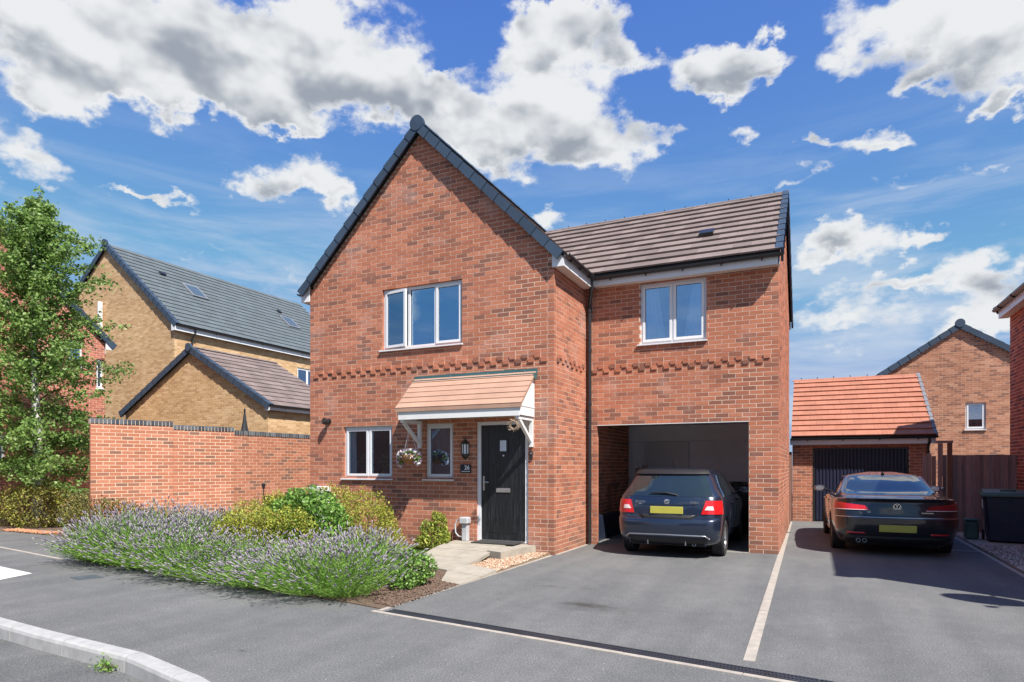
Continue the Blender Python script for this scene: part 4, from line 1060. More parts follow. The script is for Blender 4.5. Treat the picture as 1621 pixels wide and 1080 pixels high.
# things fixed to the front wall
def wall_lantern():
    t = thing('wall_lantern', 'black half lantern with frosted panes on brick between window and door', 'wall light', (-5.56, YF - .005, 1.78))
    mb = MB(); H = lambda r, z: (r, z)
    def half(prof, n=6):
        vs = []; 
        for r, z in prof:
            for j in range(n + 1):
                q = math.pi + math.pi * j / n; vs.append((r * math.cos(q), r * math.sin(q), z))
        fs = []
        for i in range(len(prof) - 1):
            for j in range(n): fs.append((i * (n + 1) + j, i * (n + 1) + j + 1, (i + 1) * (n + 1) + j + 1, (i + 1) * (n + 1) + j))
        mb.add(vs, fs)
    half([(0.0, .19), (.012, .19), (.012, .165), (.03, .15), (.075, .105), (.085, .10), (.085, .085), (.0, .085)])
    half([(0.0, -.115), (.07, -.115), (.075, -.105), (.075, -.09), (.0, -.09)])
    half([(0, -.19), (.015, -.185), (.055, -.145), (.068, -.115)])
    for j in range(5):
        q = math.pi + math.pi * j / 4; x, y = .07 * math.cos(q), .07 * math.sin(q); mb.box(x - .006, x + .006, y - .006, y + .006, -.09, .086)
    mb.box(-.055, .055, -.003, .004, -.14, .12); mb.build('lantern_frame', M['black_plastic'], t)
    mb = MB()
    vs = []
    for z in (-.088, .084):
        for j in range(5):
            q = math.pi + math.pi * j / 4; vs.append((.064 * math.cos(q), .064 * math.sin(q), z))
    mb.add(vs, [(j, j + 1, 6 + j, 5 + j) for j in range(4)]); mb.build('lantern_glass', M['lamp_glass'], t)
wall_lantern()

def text_mesh(s, size, mat, parent, Mx, name='lettering', ext=0.0015, bold=0.0):
    cu = bpy.data.curves.new(name, 'FONT'); cu.body = s; cu.size = size; cu.extrude = ext; cu.offset = bold; cu.align_x = 'CENTER'; cu.align_y = 'CENTER'
    ob = bpy.data.objects.new(name, cu); col.objects.link(ob)
    dg = bpy.context.evaluated_depsgraph_get(); me = bpy.data.meshes.new_from_object(ob.evaluated_get(dg)); bpy.data.objects.remove(ob)
    me.materials.clear(); me.materials.append(mat); me.name = name
    return link_mesh(name, me, parent, mw=Mx)
pl = MB(); pl.box(-5.655, -5.445, YF - .018, YF - .002, 1.355, 1.505); pl = pl.build('house_number_plaque', simple('slate_plaque', (0.012, 0.02, 0.035), 0.35)); tag(pl, 'dark plaque reading 26 on brick below the lantern', 'house number')
upright = Matrix.Rotation(R(90), 4, 'X')
text_mesh('26', 0.105, M['white'], pl, Matrix.Translation((-5.52, YF - .0195, 1.447)) @ upright, bold=0.002)
mb = MB(); mb.box(-5.63, -5.46, YF - .0195, YF - .018, 1.378, 1.388); mb.build('lettering_line', M['white'], pl)

fl = thing('security_light', 'small round black wall light high on the left of the front wall', 'wall light', (-8.64, YF, 2.36))
mb = MB(); mb.lathe([(0, 0), (.055, 0), (.055, .03), (.03, .035), (.03, .07)], 14, M=Matrix.Rotation(R(90), 4, 'X')); mb.build('wall_plate', M['black_plastic'], fl, smooth=True, angle=R(40))
mb = MB(); mb.lathe([(0, -.06), (.05, -.05), (.065, -.01), (.068, .04), (.06, .05), (0, .045)], 14, M=Matrix.Translation((0, -.11, -.01)) @ Matrix.Rotation(R(75), 4, 'X') @ Matrix.Rotation(R(-20), 4, 'Y')); mb.build('lamp_head', M['black_plastic'], fl, smooth=True, angle=R(40))

dbl = thing('door_camera', 'small black camera doorbell on brick right of the door', 'doorbell', (-4.285, YF, 1.66))
mb = MB(); mb.cbox(-.025, .025, -.03, -.002, -.07, .07, .006); mb.build('case', M['black_plastic'], dbl)
mb = MB(); mb.lathe([(0, 0), (.016, 0), (.012, .01), (0, .012)], 10, M=Matrix.Translation((0, -.03, .03)) @ Matrix.Rotation(R(90), 4, 'X')); mb.build('lens', M['steel'], dbl)

mt = thing('meter_box', 'white meter cupboard low on the left of the front wall', 'meter box', (-8.80, YF, 0.62))
mb = MB(); mb.cbox(-.21, .21, -.16, -.002, -.3, .46, .012); mb.build('case', M['white'], mt)
mb = MB(); mb.box(-.18, .18, -.168, -.1605, -.26, .42); mb.build('cover_door', M['white_paint'], mt)

gb = thing('gas_riser_box', 'grey pipe cover box against brick left of the door frame', 'pipe cover', (-5.53, YF, 0.16))
mb = MB(); mb.cbox(-.055, .055, -.10, -.002, 0, .30, .01); mb.cbox(-.085, .085, -.14, -.001, .305, .42, .015); mb.build('case', M['galv'], gb)
mb = MB(); mb.tube([(-.08, -.09, .38), (-.15, -.09, .36), (-.19, -.09, .27), (-.18, -.09, .14), (-.12, -.09, .08), (-.05, -.09, .07)], .014, 8); mb.build('hose', M['galv'], gb, smooth=True)

mat_ = MB(); mat_.box(-5.28, -4.48, YF - .32, YF + .0, .168, .182); tag(mat_.build('doormat', simple('doormat_bristle', (0.035, 0.033, 0.032), 0.95, var=0.4, scale=120, bmp=0.8)), 'dark bristle mat on the step under the front door', 'doormat')

# twig wreath hanging from the right end of the canopy
wr = thing('twig_wreath', 'pale twig wreath hanging under the right end of the canopy', 'wreath', (-4.30, 9.20, 2.13))
mb = MB(); rg = random.Random(3)
for i in range(46):
    a0 = rg.uniform(0, 6.28); ln = rg.uniform(.8, 1.6); rr = rg.uniform(.055, .085); oy = rg.uniform(-.02, .02)
    mb.tube([((rr + rg.uniform(-.012, .012)) * math.cos(a0 + ln * k / 5), oy + rg.uniform(-.006, .006), (rr + rg.uniform(-.012, .012)) * math.sin(a0 + ln * k / 5)) for k in range(6)], .0035, 4)
for i in range(30):
    a0 = rg.uniform(0, 6.28); mb.tube([(.07 * math.cos(a0), 0, .07 * math.sin(a0)), ((.10 + rg.uniform(0, .03)) * math.cos(a0 + .3), rg.uniform(-.04, .04), (.10 + rg.uniform(0, .02)) * math.sin(a0 + .3))], .003, 4)
mb.build('twigs', M['twig'], wr)
mb = MB(); mb.tube([(0, 0, .075), (0, 0, .17)], .002, 4); mb.build('string', M['twig'], wr)
# ------------------------------------------------------------------ garden wall on the left
gw = thing('garden_wall', 'red brick garden wall with blue brick coping left of the house', 'wall', (0, 0, 0))
BG = Bricks()
P0 = Vector((-13.30, 8.10, 0)); P1 = Vector((-12.30, 10.79, 0)); P2 = Vector((-12.30, 14.4, 0))
U1 = (P1 - P0).normalized(); N1 = Vector((U1.y, -U1.x, 0)); L1 = (P1 - P0).length
brick_wall(BG, gw, M['mortar2'], P0, U1, N1, 1.55, 2.35, [], pitch=0.225, left='free', solo=lambda u, z: z > 0.45)
brick_wall(BG, gw, M['mortar2'], P0 + U1 * 1.55, U1, N1, L1 - 1.55, 2.28, [], pitch=0.225, solo=lambda u, z: z > 0.3)
brick_wall(BG, gw, M['mortar2'], P1, Y_, X_, 3.6, 2.21, [], pitch=0.225, solo=lambda u, z: z > 0.45)
UL = Vector((-0.86, 0.51, 0)).normalized(); NL = Vector((-UL.y, UL.x, 0)) * -1
NL = Vector((UL.y, -UL.x, 0)) * -1
brick_wall(BG, gw, M['mortar2'], P0 - N1 * 0.115 + U1 * 0.06, UL, NL, 3.2, 2.35, [], pitch=0.225, left='free', solo=lambda u, z: False)
BG.flush(gw, M['brick2'], 300)
def coping(O, U, Nn, L, z, extra=0.0):
    k = max(1, round(L / 0.075)); g = L / k
    mb = MB(); mb.box(0, L, -0.20, 0.002, 0, 0.095, M=Matrix(((U.x, Nn.x, 0, O.x), (U.y, Nn.y, 0, O.y), (0, 0, 1, z), (0, 0, 0, 1)))); mb.build('coping_mortar', M['mortar2'], gw)
    me = None
    for i in range(k):
        if me is None:
            mb = MB(); mb.cbox(0.005, g - 0.005, -0.215, 0.014, 0.004, 0.108, 0.006); me = mb.mesh('coping_brick', M['blue_brick'])
        Mx = Matrix(((U.x, Nn.x, 0, O.x + U.x * i * g), (U.y, Nn.y, 0, O.y + U.y * i * g), (0, 0, 1, z + rnd.uniform(-.002, .002)), (0, 0, 0, 1)))
        link_mesh('coping_brick', me, gw, mw=Mx)
coping(P0, U1, N1, 1.55, 2.345); coping(P0 + U1 * 1.555, U1, N1, L1 - 1.555, 2.275); coping(P1, Y_, X_, 3.6, 2.205); coping(P0 - N1 * 0.10 + U1 * 0.04, UL, NL, 3.2, 2.346)

# ------------------------------------------------------------------ right garage
gar = thing('garage', 'small brick garage with bright orange tiled roof and black ribbed door', 'garage')
BR = Bricks()
GX0, GX1, GY = -0.50, 2.60, 18.75
brick_wall(BR, gar, M['mortar'], Vector((GX0, GY, 0)), X_, -Y_, GX1 - GX0, 2.12, [(0.49, 2.68, -0.1, 1.965)], right='A', pitch=0.225, string=(27, ) if False else None)
brick_wall(BR, gar, M['mortar'], Vector((GX1, GY, 0)), Y_, X_, 5.4, 2.1, [], gable=lambda u: 3.95 - 0.68 * abs(u - 2.7), left='B', solo=lambda u, z: False)
brick_wall(BR, gar, M['mortar'], Vector((GX0, GY + .11, 0)), Y_, -X_, 5.2, 2.1, [], solo=lambda u, z: False)
BR.flush(gar, M['brick'], 150)
gd = MB(); gd.box(GX0 + .49, GX0 + 2.68, GY + .055, GY + .06, 0.02, 1.965)
n_r = 25; w_ = 2.05 / n_r
gd = gd.build('garage_door', simple('navy_steel', (0.014, 0.018, 0.040), 0.4), gar)
mb = MB()
for i in range(n_r):
    x = GX0 + .56 + i * w_; mb.prism([(x, GY + .055), (x + w_ * .25, GY + .037), (x + w_ * .65, GY + .037), (x + w_ * .9, GY + .055)], 0.05, 1.90)
mb.build('ribs', simple('navy_steel_rib', (0.016, 0.021, 0.046), 0.38), gd)
mb = MB(); mb.box(GX0 + .495, GX0 + .555, GY + .02, GY + .054, 0, 1.96); mb.box(GX0 + 2.615, GX0 + 2.675, GY + .02, GY + .054, 0, 1.96); mb.box(GX0 + .555, GX0 + 2.615, GY + .02, GY + .054, 1.905, 1.96); mb.build('door_frame', M['black_plastic'], gd)
mb = MB(); mb.lathe([(0, 0), (.04, 0), (.04, .01), (0, .012)], 12, M=Matrix.Translation((1.08, GY + .036, .95)) @ Matrix.Rotation(R(90), 4, 'X')); mb.build('door_handle', M['steel'], gd)
mb = MB(); mb.box(GX0 - .05, GX1 + .12, GY - .21, GY - .195, 2.03, 2.20); mb.build('fascia', M['white'], gar)
mb = MB(); mb.box(GX0, GX1 + .1, GY - .194, GY - .005, 2.04, 2.052); mb.build('soffit', M['soffit'], gar)
mb = MB(); mb.prism([(GY - .21, 2.03), (GY - .02, 2.03), (GY - .02, 2.35), (GY - .21, 2.22)], GX1 + .09, GX1 + .105, axis='x'); mb.build('box_end', M['white'], gar)
GS = Vector((0, 2.95, 1.86)); gsl = GS.length; GS.normalize(); GB = Vector((0, -2.95, 1.86)).normalized()
Og = Vector((GX0 - .02, GY - .29, 2.225)); Ogb = Vector((GX0 - .02, GY + 5.61, 2.225))
gr = MB(); gr.box(GX0, GX1 + .1, GY + 2.6, GY + 2.72, 3.95, 4.04); gr = gr.build('roof', M['dark'], gar)
mb = MB(); slope_box(mb, Og, X_, GS, 0, GX1 - GX0 + .16, 0, gsl, -.05, 0); slope_box(mb, Ogb, X_, GB, 0, GX1 - GX0 + .16, 0, gsl, -.05, 0); mb.build('roof_deck', M['dark'], gr)
tile_roof(gr, Og, X_, GS, gsl, lambda s: (0, GX1 - GX0 + .14), 0.29, 0.3, M['tile_orange'], 160, t0=.024, t1=.054)
tile_roof(gr, Ogb, X_, GB, gsl, lambda s: (0, GX1 - GX0 + .14), 0.29, 0.3, M['tile_orange'], 0)
verge_run(gr, Og + X_ * (GX1 - GX0 + .10), X_, GS, gsl, 1, n=12, width=0.06, drop=0.05, mat='verge_grey', back=0.01)
ridge_line(gr, (GX1 + .15, GY + 2.66, 4.075), (GX0 - .05, GY + 2.66, 4.075), 0.09, 'tile_orange', flat=0.6)
mb = MB()
for i in range(7): mb.tube([(GX1 - .28 - i * .44, GY + 2.66, 4.08), (GX1 - .28 - i * .44, GY + 2.66, 4.16)], 0.011, 5)
mb.build('ridge_clips', M['black_plastic'], gr)['kind'] = 'stuff'
gutter(gar, (GX1 + .16, GY - .26, 2.215), (GX0 - .04, GY - .26, 2.205), brackets=4)
downpipe(gar, GX1 - .02, GY - .05, 1.95, (GX1 - .02, GY - .25, 2.17))

# gate between house and garage, fences
def board(mb, x, y, w, h, ax='x', t=0.02, z0=0.02):
    if ax == 'x': mb.box(x, x + w, y, y + t, z0, h)
    else: mb.box(x, x + t, y, y + w, z0, h)
sg = thing('side_gate', 'narrow brown timber gate between the wing and the orange roofed garage', 'gate')
for i in range(9):
    mb = MB(); board(mb, -0.545, 16.92 + i * .19, .18, 1.75, 'y'); mb.build('board', M['fence2'], sg)
mb = MB(); mb.box(-0.60, -0.51, 18.62, 18.70, 0, 1.85); mb.build('post', M['fence2'], sg)

fn = thing('timber_fence', 'dark stained vertical board fence between the garage and right hand house', 'fence', (0, 0, 0))
x = 2.80; i = 0
while x < 3.90:
    mb = MB(); w_ = 0.098; yy = 17.0 + (0.0 if i % 2 else 0.022)
    mb.box(x, min(x + w_, 3.95), yy, yy + .018, .02, 1.72 + rnd.uniform(-.006, .006)); mb.build('board', M['fence'], fn); x += 0.083; i += 1
for z in (.35, 1.0, 1.55):
    mb = MB(); mb.box(2.80, 3.95, 17.042, 17.09, z, z + .08); mb.build('rail', M['fence'], fn)
gt = thing('garden_gate', 'dark timber gate with tall posts and head rail right of the garage', 'gate', (0, 0, 0))
for (x, h) in ((2.70, 2.0), (2.525, 1.98)):
    mb = MB(); mb.box(x, x + .085, 16.90, 16.985, 0, h); mb.build('post', M['fence2'] if x > 2.6 else M['fence'], gt)
mb = MB(); mb.box(2.49, 2.80, 16.89, 16.995, 1.985, 2.04); mb.build('head_rail', M['fence'], gt)
for (x, y, h) in ((2.28, 17.3, 1.72), (2.37, 17.3, 1.76), (2.45, 17.25, 1.70), (2.61, 16.95, 1.72)):
    mb = MB(); mb.box(x, x + .082, y, y + .02, .03, h); mb.build('board', M['fence'], gt)
mb = MB(); mb.lathe([(0, 0), (.03, 0), (.03, .02), (0, .025)], 10, M=Matrix.Translation((2.60, 16.89, .98)) @ Matrix.Rotation(R(90), 4, 'X')); mb.tube([(2.60, 16.885, 1.0), (2.60, 16.875, 1.25)], .012, 6); mb.build('latch', M['steel'], gt)

# ------------------------------------------------------------------ neighbour on the right: long eave wall, its gable end throws the shadow over the drive
rn = thing('neighbour_house', 'deep red brick house at the right edge with white fascia and black gutter', 'house')
BN = Bricks(); NX, NY0, NY1 = 3.97, 7.60, 17.60
brick_wall(BN, rn, M['mortar'], Vector((NX, NY1, 0)), -Y_, -X_, NY1 - NY0, 4.80, [], pitch=0.225)
gabn = lambda u: 4.8 + 0.615 * (3.6 - abs(u - 3.6))
brick_wall(BN, rn, M['mortar'], Vector((NX + .11, NY0, 0)), X_, -Y_, 7.0, 4.8, [], gable=gabn, pitch=0.225, solo=lambda u, z: False)
brick_wall(BN, rn, M['mortar'], Vector((NX + .11, NY1, 0)), X_, Y_, 7.0, 4.8, [], gable=gabn, pitch=0.225, solo=lambda u, z: False)
BN.flush(rn, M['red2'], 200)
mb = MB(); mb.box(NX + 7.1, NX + 7.2, NY0, NY1, 0, 4.8); mb.build('rear_wall', M['red2'], rn)
mb = MB(); mb.box(NX - .20, NX - .185, NY0 - .05, NY1 + .02, 4.78, 4.97); mb.build('fascia', M['white'], rn)
mb = MB(); mb.box(NX - .184, NX - .004, NY0 - .04, NY1, 4.79, 4.802); mb.build('soffit', M['soffit'], rn)
mb = MB(); mb.prism([(NX - .20, 4.78), (NX - .01, 4.78), (NX - .01, 5.12), (NX - .20, 4.99)], NY1 + .021, NY1 + .036, axis='y'); mb.build('box_end', M['white'], rn)
SNl = Vector((3.88, 0, 2.40)); nsl = SNl.length; SNl.normalize(); SNr = Vector((-3.88, 0, 2.40)).normalized()
On = Vector((NX - .27, NY0 - .06, 4.99)); Onr = Vector((NX - .27 + 7.76, NY0 - .06, 4.99))
nr_ = MB(); nr_.box(NX + 3.5, NX + 3.7, NY0, NY1, 7.24, 7.36); nr_ = nr_.build('roof', M['dark'], rn)
mb = MB(); slope_box(mb, On, Y_, SNl, 0, NY1 - NY0 + .1, 0, nsl, -.05, 0); slope_box(mb, Onr, Y_, SNr, 0, NY1 - NY0 + .1, 0, nsl, -.05, 0); mb.build('roof_deck', M['dark'], nr_)
tile_roof(nr_, On, Y_, SNl, nsl, lambda s: (0, NY1 - NY0 + .12), 0.33, 0.3, M['tile_brown'], 0)
tile_roof(nr_, Onr, Y_, SNr, nsl, lambda s: (0, NY1 - NY0 + .12), 0.33, 0.3, M['tile_brown'], 0)
verge_run(nr_, Vector((On.x, NY0, On.z)), -Y_, SNl, nsl, 1, n=15)
verge_run(nr_, Vector((On.x, NY1, On.z)), Y_, SNl, nsl, 1, n=15, width=.08)
ridge_line(nr_, (NX + 3.61, NY0 - .06, 7.41), (NX + 3.61, NY1 + .06, 7.41), 0.12, 'verge')
gutter(rn, (NX - .26, NY1 + .08, 4.99), (NX - .26, NY0 - .06, 4.98), brackets=10)
# satellite dish at the near corner of that wall
ds = thing('satellite_dish', 'grey satellite dish on the near corner of the right hand house', 'satellite dish', (NX + .30, NY0 - .01, 3.55))
mb = MB(); Md = Matrix.Translation((-.05, -.50, .12)) @ Matrix.Rotation(R(62), 4, 'X') @ Matrix.Rotation(R(15), 4, 'Y')
mb.lathe([(0, 0), (.12, .008), (.24, .032), (.33, .062), (.335, .066), (.33, .070), (.24, .040), (.12, .016), (0, .008)], 24, M=Md, cap=False); mb.build('reflector', M['galv'], ds, smooth=True)
mb = MB(); mb.tube([(0, 0, 0), (0, -.2, 0), (-.03, -.38, .05), (-.05, -.48, .11)], .018, 8); mb.tube([(-.05, -.6, -.16), (-.07, -.95, .12)], .010, 6); mb.cbox(-.11, -.03, -1.0, -.92, .10, .17, .01); mb.build('arm', M['galv'], ds)

# ------------------------------------------------------------------ far house behind the garage
fh = thing('far_house', 'orange brick gable house behind the garage with one small white window', 'house')
BF = Bricks(); FY = 27.0; ax = 4.66
gabf = lambda u: 6.32 - 0.665 * abs(u - 4.66)   # wall starts at X = 0
brick_wall(BF, fh, M['mortar'], Vector((0.0, FY, 0)), X_, -Y_, 9.32, 3.2, [(4.83, 5.42, 2.74, 3.68)], gable=gabf, pitch=0.225, solo=lambda u, z: z > 2.6 and 3 < u < 6)
BF.flush(fh, M['pink'], 100)
window(fh, Vector((0, FY, 0)), X_, -Y_, 4.83, 5.42, 2.74, 3.68, [1], frame=.06, sash=.05)
mb = MB(); mb.box(-.0, 9.3, FY + .12, FY + 8, 0, 3.1); mb.build('body', M['pink'], fh)
fr = MB(); fr.box(4.6, 4.72, FY, FY + 8, 6.40, 6.46); fr = fr.build('roof', M['dark'], fh)
for sg_ in (1, -1):
    S_ = Vector((-sg_ * 4.96, 0, 3.30)); ln = S_.length; S_.normalize(); O_ = Vector((4.66, FY, 6.46)) - S_ * ln
    mb = MB(); slope_box(mb, O_, Y_, S_, 0, 8, 0, ln, -.06, 0); mb.build('roof_deck', M['dark'], fr)
    tile_roof(fr, O_, Y_, S_, ln, lambda s: (0, 8), 0.33, 0.3, M['tile_brown'], 0)
    verge_run(fr, O_, -Y_, S_, ln, 1, n=16, width=.11, drop=.14)
mb = MB(); mb.lathe([(0.0, 0), (0.15, 0), (0.15, 0.1), (0, 0.1)], 16, M=Matrix.Translation((4.66, FY - .04, 6.47)) @ Matrix.Rotation(R(90), 4, 'X')); mb.build('ridge_end', M['verge'], fr)

# ------------------------------------------------------------------ buff garage beyond the garden wall
bg = thing('buff_garage', 'yellow brick garage gable with brown tiles seen over the garden wall', 'garage')
BB = Bricks(); AX, AY, AZ = -17.82, 14.0, 5.22
gabb = lambda u: AZ - .10 - 0.575 * abs(u - 3.25)
brick_wall(BB, bg, M['buff_mortar'], Vector((AX - 3.25, AY, 0)), X_, -Y_, 6.5, 3.1, [], gable=gabb, pitch=0.225, right='A', solo=lambda u, z: z > 2.2)
brick_wall(BB, bg, M['buff_mortar'], Vector((AX + 3.25, AY, 0)), Y_, X_, 3.4, 3.15, [], pitch=0.225, left='B', solo=lambda u, z: z > 2.6)
BB.flush(bg, M['buff'], 300)
mb = MB(); mb.box(AX - 3.25, AX + 3.2, AY + 3.4, AY + 3.5, 0, 3.2); mb.box(AX - 3.25, AX - 3.15, AY + .12, AY + 3.4, 0, 3.1); mb.build('rear_wall', M['buff'], bg)
br = MB(); br.box(AX - .05, AX + .05, AY, AY + 3.45, AZ - .1, AZ - .03); br = br.build('roof', M['dark'], bg)
for sg_ in (1, -1):
    S_ = Vector((-sg_ * 3.42, 0, 1.97)); ln = S_.length; S_.normalize(); O_ = Vector((AX, AY, AZ)) - S_ * ln
    mb = MB(); slope_box(mb, O_, Y_, S_, 0, 3.45, 0, ln, -.06, 0); mb.build('roof_deck', M['dark'], br)
    tile_roof(br, O_, Y_, S_, ln, lambda s: (0, 3.5), 0.33, 0.3, M['tile_brown'], 120 if sg_ > 0 else 0)
    verge_run(br, O_, -Y_, S_, ln, 1, n=12, width=.12, drop=.13)
ridge_line(br, (AX, AY - .1, AZ + .02), (AX, AY + 3.5, AZ + .02), .10, 'tile_brown', flat=.6)
mb = MB(); mb.lathe([(0.0, 0), (0.13, 0), (0.13, 0.08), (0, 0.08)], 16, M=Matrix.Translation((AX, AY - .08, AZ)) @ Matrix.Rotation(R(90), 4, 'X')); mb.build('ridge_end', M['verge'], br)
mb = MB(); mb.box(AX + 3.38, AX + 3.395, AY - .1, AY + 3.5, 3.12, 3.30); mb.prism([(AX + 3.24, 3.10), (AX + 3.38, 3.10), (AX + 3.38, 3.25), (AX + 3.24, 3.34)], AY - .1, AY - .06, axis='y'); mb.build('fascia', M['white'], bg)
mb = MB(); mb.prism([(AX - 3.40, 3.12), (AX - 3.24, 3.12), (AX - 3.24, 3.30), (AX - 3.40, 3.24)], AY - .1, AY - .06, axis='y'); mb.build('box_end', M['verge_grey'], bg)
gutter(bg, (AX + 3.45, AY - .1, 3.27), (AX + 3.45, AY + 3.5, 3.26), brackets=3)

# dark lean-to behind the wall
ln_ = thing('garden_shelter', 'dark open garden shelter with pale roof edge behind the garden wall', 'shelter')
mb = MB(); mb.box(-12.9, -10.6, 14.6, 15.8, 0, 2.50); mb.build('screen', simple('dark_screen', (0.05, 0.035, 0.03), 0.9), ln_)
mb = MB(); mb.prism([(-13.1, 2.52), (-10.6, 2.66), (-10.6, 2.70), (-13.1, 2.56)], 14.5, 15.9, axis='y'); mb.build('shelter_roof', M['galv'], ln_)

# closed parasol behind the wall
um = thing('garden_parasol', 'closed black parasol standing behind the garden wall', 'parasol', (-13.30, 12.0, 0))
mb = MB(); prof = []
for k in range(9):
    q = k / 8; prof.append((0.03 + 0.16 * q ** 1.2 + (0.02 if k == 4 else 0), 2.80 - q * 1.0))
vs = []; n_ = 16
for r_, z in prof:
    for j in range(n_):
        a_ = 2 * math.pi * j / n_; rr = r_ * (1 + .22 * (1 if j % 2 else -1) * min(1, (2.8 - z) * 1.5)); vs.append((rr * math.cos(a_), rr * math.sin(a_), z))
mb.add(vs, [(i * n_ + j, (i + 1) * n_ + j, (i + 1) * n_ + (j + 1) % n_, i * n_ + (j + 1) % n_) for i in range(8) for j in range(n_)] + [tuple(range(n_))])
mb.build('canopy', M['umbrella'], um, smooth=True, angle=R(50))
mb = MB(); mb.tube([(0, 0, 0), (0, 0, 2.9)], .022, 8); mb.lathe([(0, 2.88), (.03, 2.9), (.02, 2.95), (0, 2.97)], 8); mb.build('pole', M['black_plastic'], um)
mb = MB(); mb.tube([(.17 * math.cos(a_), .17 * math.sin(a_), 2.28) for a_ in [k * math.pi / 6 for k in range(13)]], .016, 5); mb.build('tie', M['black_plastic'], um)

# ------------------------------------------------------------------ tall buff house
tb = thing('tall_buff_house', 'tall yellow brick house with grey tiled roof, rooflights and white flue', 'house')
BT = Bricks(); TX, TY, TZ = -26.78, 17.0, 10.78; tw_ = 4.15; tpitch = 0.86
gabt = lambda u: TZ - .14 - tpitch * abs(u - tw_)
brick_wall(BT, tb, M['buff_mortar'], Vector((TX - tw_, TY, 0)), X_, -Y_, 2 * tw_, 6.8, [], gable=gabt, pitch=0.225, right='A', solo=lambda u, z: False)
brick_wall(BT, tb, M['buff_mortar'], Vector((TX + tw_, TY, 2.0)), Y_, X_, 11.0, 4.9, [(6.6, 8.0, 3.0, 4.25)], pitch=0.225, left='B', solo=lambda u, z: False)
BT.flush(tb, M['buff'], 0)
window(tb, Vector((TX + tw_, 0, 0)), Y_, X_, TY + 6.6, TY + 8.0, 5.0, 6.25, [1, 1])
mb = MB(); mb.box(TX - tw_, TX - tw_ + .1, TY + .11, TY + 11, 0, 6.9); mb.box(TX - tw_, TX + tw_, TY + 11, TY + 11.1, 0, 6.9); mb.build('rear_wall', M['buff'], tb)
tr = MB(); tr.box(TX - .05, TX + .05, TY, TY + 11, TZ - .1, TZ - .03); tr = tr.build('roof', M['dark'], tb)
for sg_ in (1, -1):
    run = tw_ + .25; S_ = Vector((-sg_ * run, 0, run * tpitch)); ln = S_.length; S_.normalize(); O_ = Vector((TX, TY, TZ)) - S_ * ln
    mb = MB(); slope_box(mb, O_, Y_, S_, 0, 11, 0, ln, -.06, 0); mb.build('roof_deck', M['dark'], tr)
    tile_roof(tr, O_, Y_, S_, ln, lambda s: (0, 11.05), 0.33, 0.3, M['tile_grey'], 0, t1=.046)
    verge_run(tr, O_, -Y_, S_, ln, 1, n=17, width=.12, drop=.15)
    if sg_ > 0:
        for (yy, s0) in ((2.3, 2.85), (7.6, 2.35)):
            rl = MB(); slope_box(rl, O_, Y_, S_, yy, yy + .80, s0, s0 + .98, .03, .10); rl = rl.build('rooflight', M['verge_grey'], tr)
            g_ = MB(); slope_box(g_, O_, Y_, S_, yy + .09, yy + .71, s0 + .09, s0 + .89, .101, .108); g_.build('pane', M['glass_dark'] if 'glass_dark' in M else M['lamp_glass'], rl)
        mb = MB(); slope_box(mb, O_, Y_, S_, 1.5, 1.75, 4.15, 4.35, .03, .11); slope_box(mb, O_, Y_, S_, 7.9, 8.1, 3.7, 3.9, .03, .11); mb.build('vent_tile', M['black_plastic'], tr)
mb = MB(); mb.lathe([(0.0, 0), (0.16, 0), (0.16, 0.1), (0, 0.1)], 16, M=Matrix.Translation((TX, TY - .06, TZ)) @ Matrix.Rotation(R(90), 4, 'X')); mb.build('ridge_end', M['verge'], tr)
zz_ = TZ - tpitch * (tw_ + .25)
mb = MB(); mb.box(TX + tw_ + .19, TX + tw_ + .205, TY - .12, TY + 11, zz_ - .24, zz_ - .03); mb.prism([(TX + tw_ - .03, zz_ - .24), (TX + tw_ + .19, zz_ - .24), (TX + tw_ + .19, zz_), (TX + tw_ - .03, zz_ + .12)], TY - .12, TY - .09, axis='y'); mb.build('fascia', M['white'], tb)
gutter(tb, (TX + tw_ + .26, TY - .12, zz_ - .02), (TX + tw_ + .26, TY + 11, zz_ - .03), brackets=9)
downpipe(tb, TX + tw_ + .05, TY + .75, zz_ - .45, (TX + tw_ + .25, TY + .75, zz_ - .07), zb=2)
fl_ = MB(); fl_.tube([(TX - .28, TY - .12, 6.35), (TX - .28, TY - .12, 8.35)], .10, 10); fl_.build('flue', M['white_paint'], tb, smooth=True, angle=R(50))
mb = MB(); mb.box(TX - .40, TX - .1, TY - .28, TY - .003, 6.15, 6.45); mb.build('flue_elbow', M['galv'], tb)
ac = MB(); ac.cbox(TX - 1.55, TX - .75, TY - .40, TY - .05, 6.15, 6.85, .02); ac = ac.build('air_unit', M['white_paint'], tb)

# ------------------------------------------------------------------ red house behind the birch
rh = thing('red_gable_house', 'red brick gable house partly hidden behind the birch tree', 'house')
BH2 = Bricks(); rx = -21.0; ry0, ry1 = 3.2, 13.25; rl_ = ry1 - ry0
gabr = lambda u: 5.50 + 0.86 * min(rl_ - u, u)
brick_wall(BH2, rh, M['mortar2'], Vector((rx, ry0, 0)), Y_, X_, rl_, 5.3, [(12.12 - ry0, 12.55 - ry0, 4.60, 5.46), (12.98 - ry0, 13.20 - ry0, 4.0, 4.95), (9.6 - ry0, 10.4 - ry0, 1.3, 2.4)], gable=gabr, pitch=0.225, left='B', solo=lambda u, z: z > 2.5 and u > 7.5)
brick_wall(BH2, rh, M['mortar2'], Vector((rx - 6, ry0, 0)), X_, -Y_, 6.0, 5.3, [], pitch=0.225, right='A', solo=lambda u, z: False)
BH2.flush(rh, M['red2b'], 200)
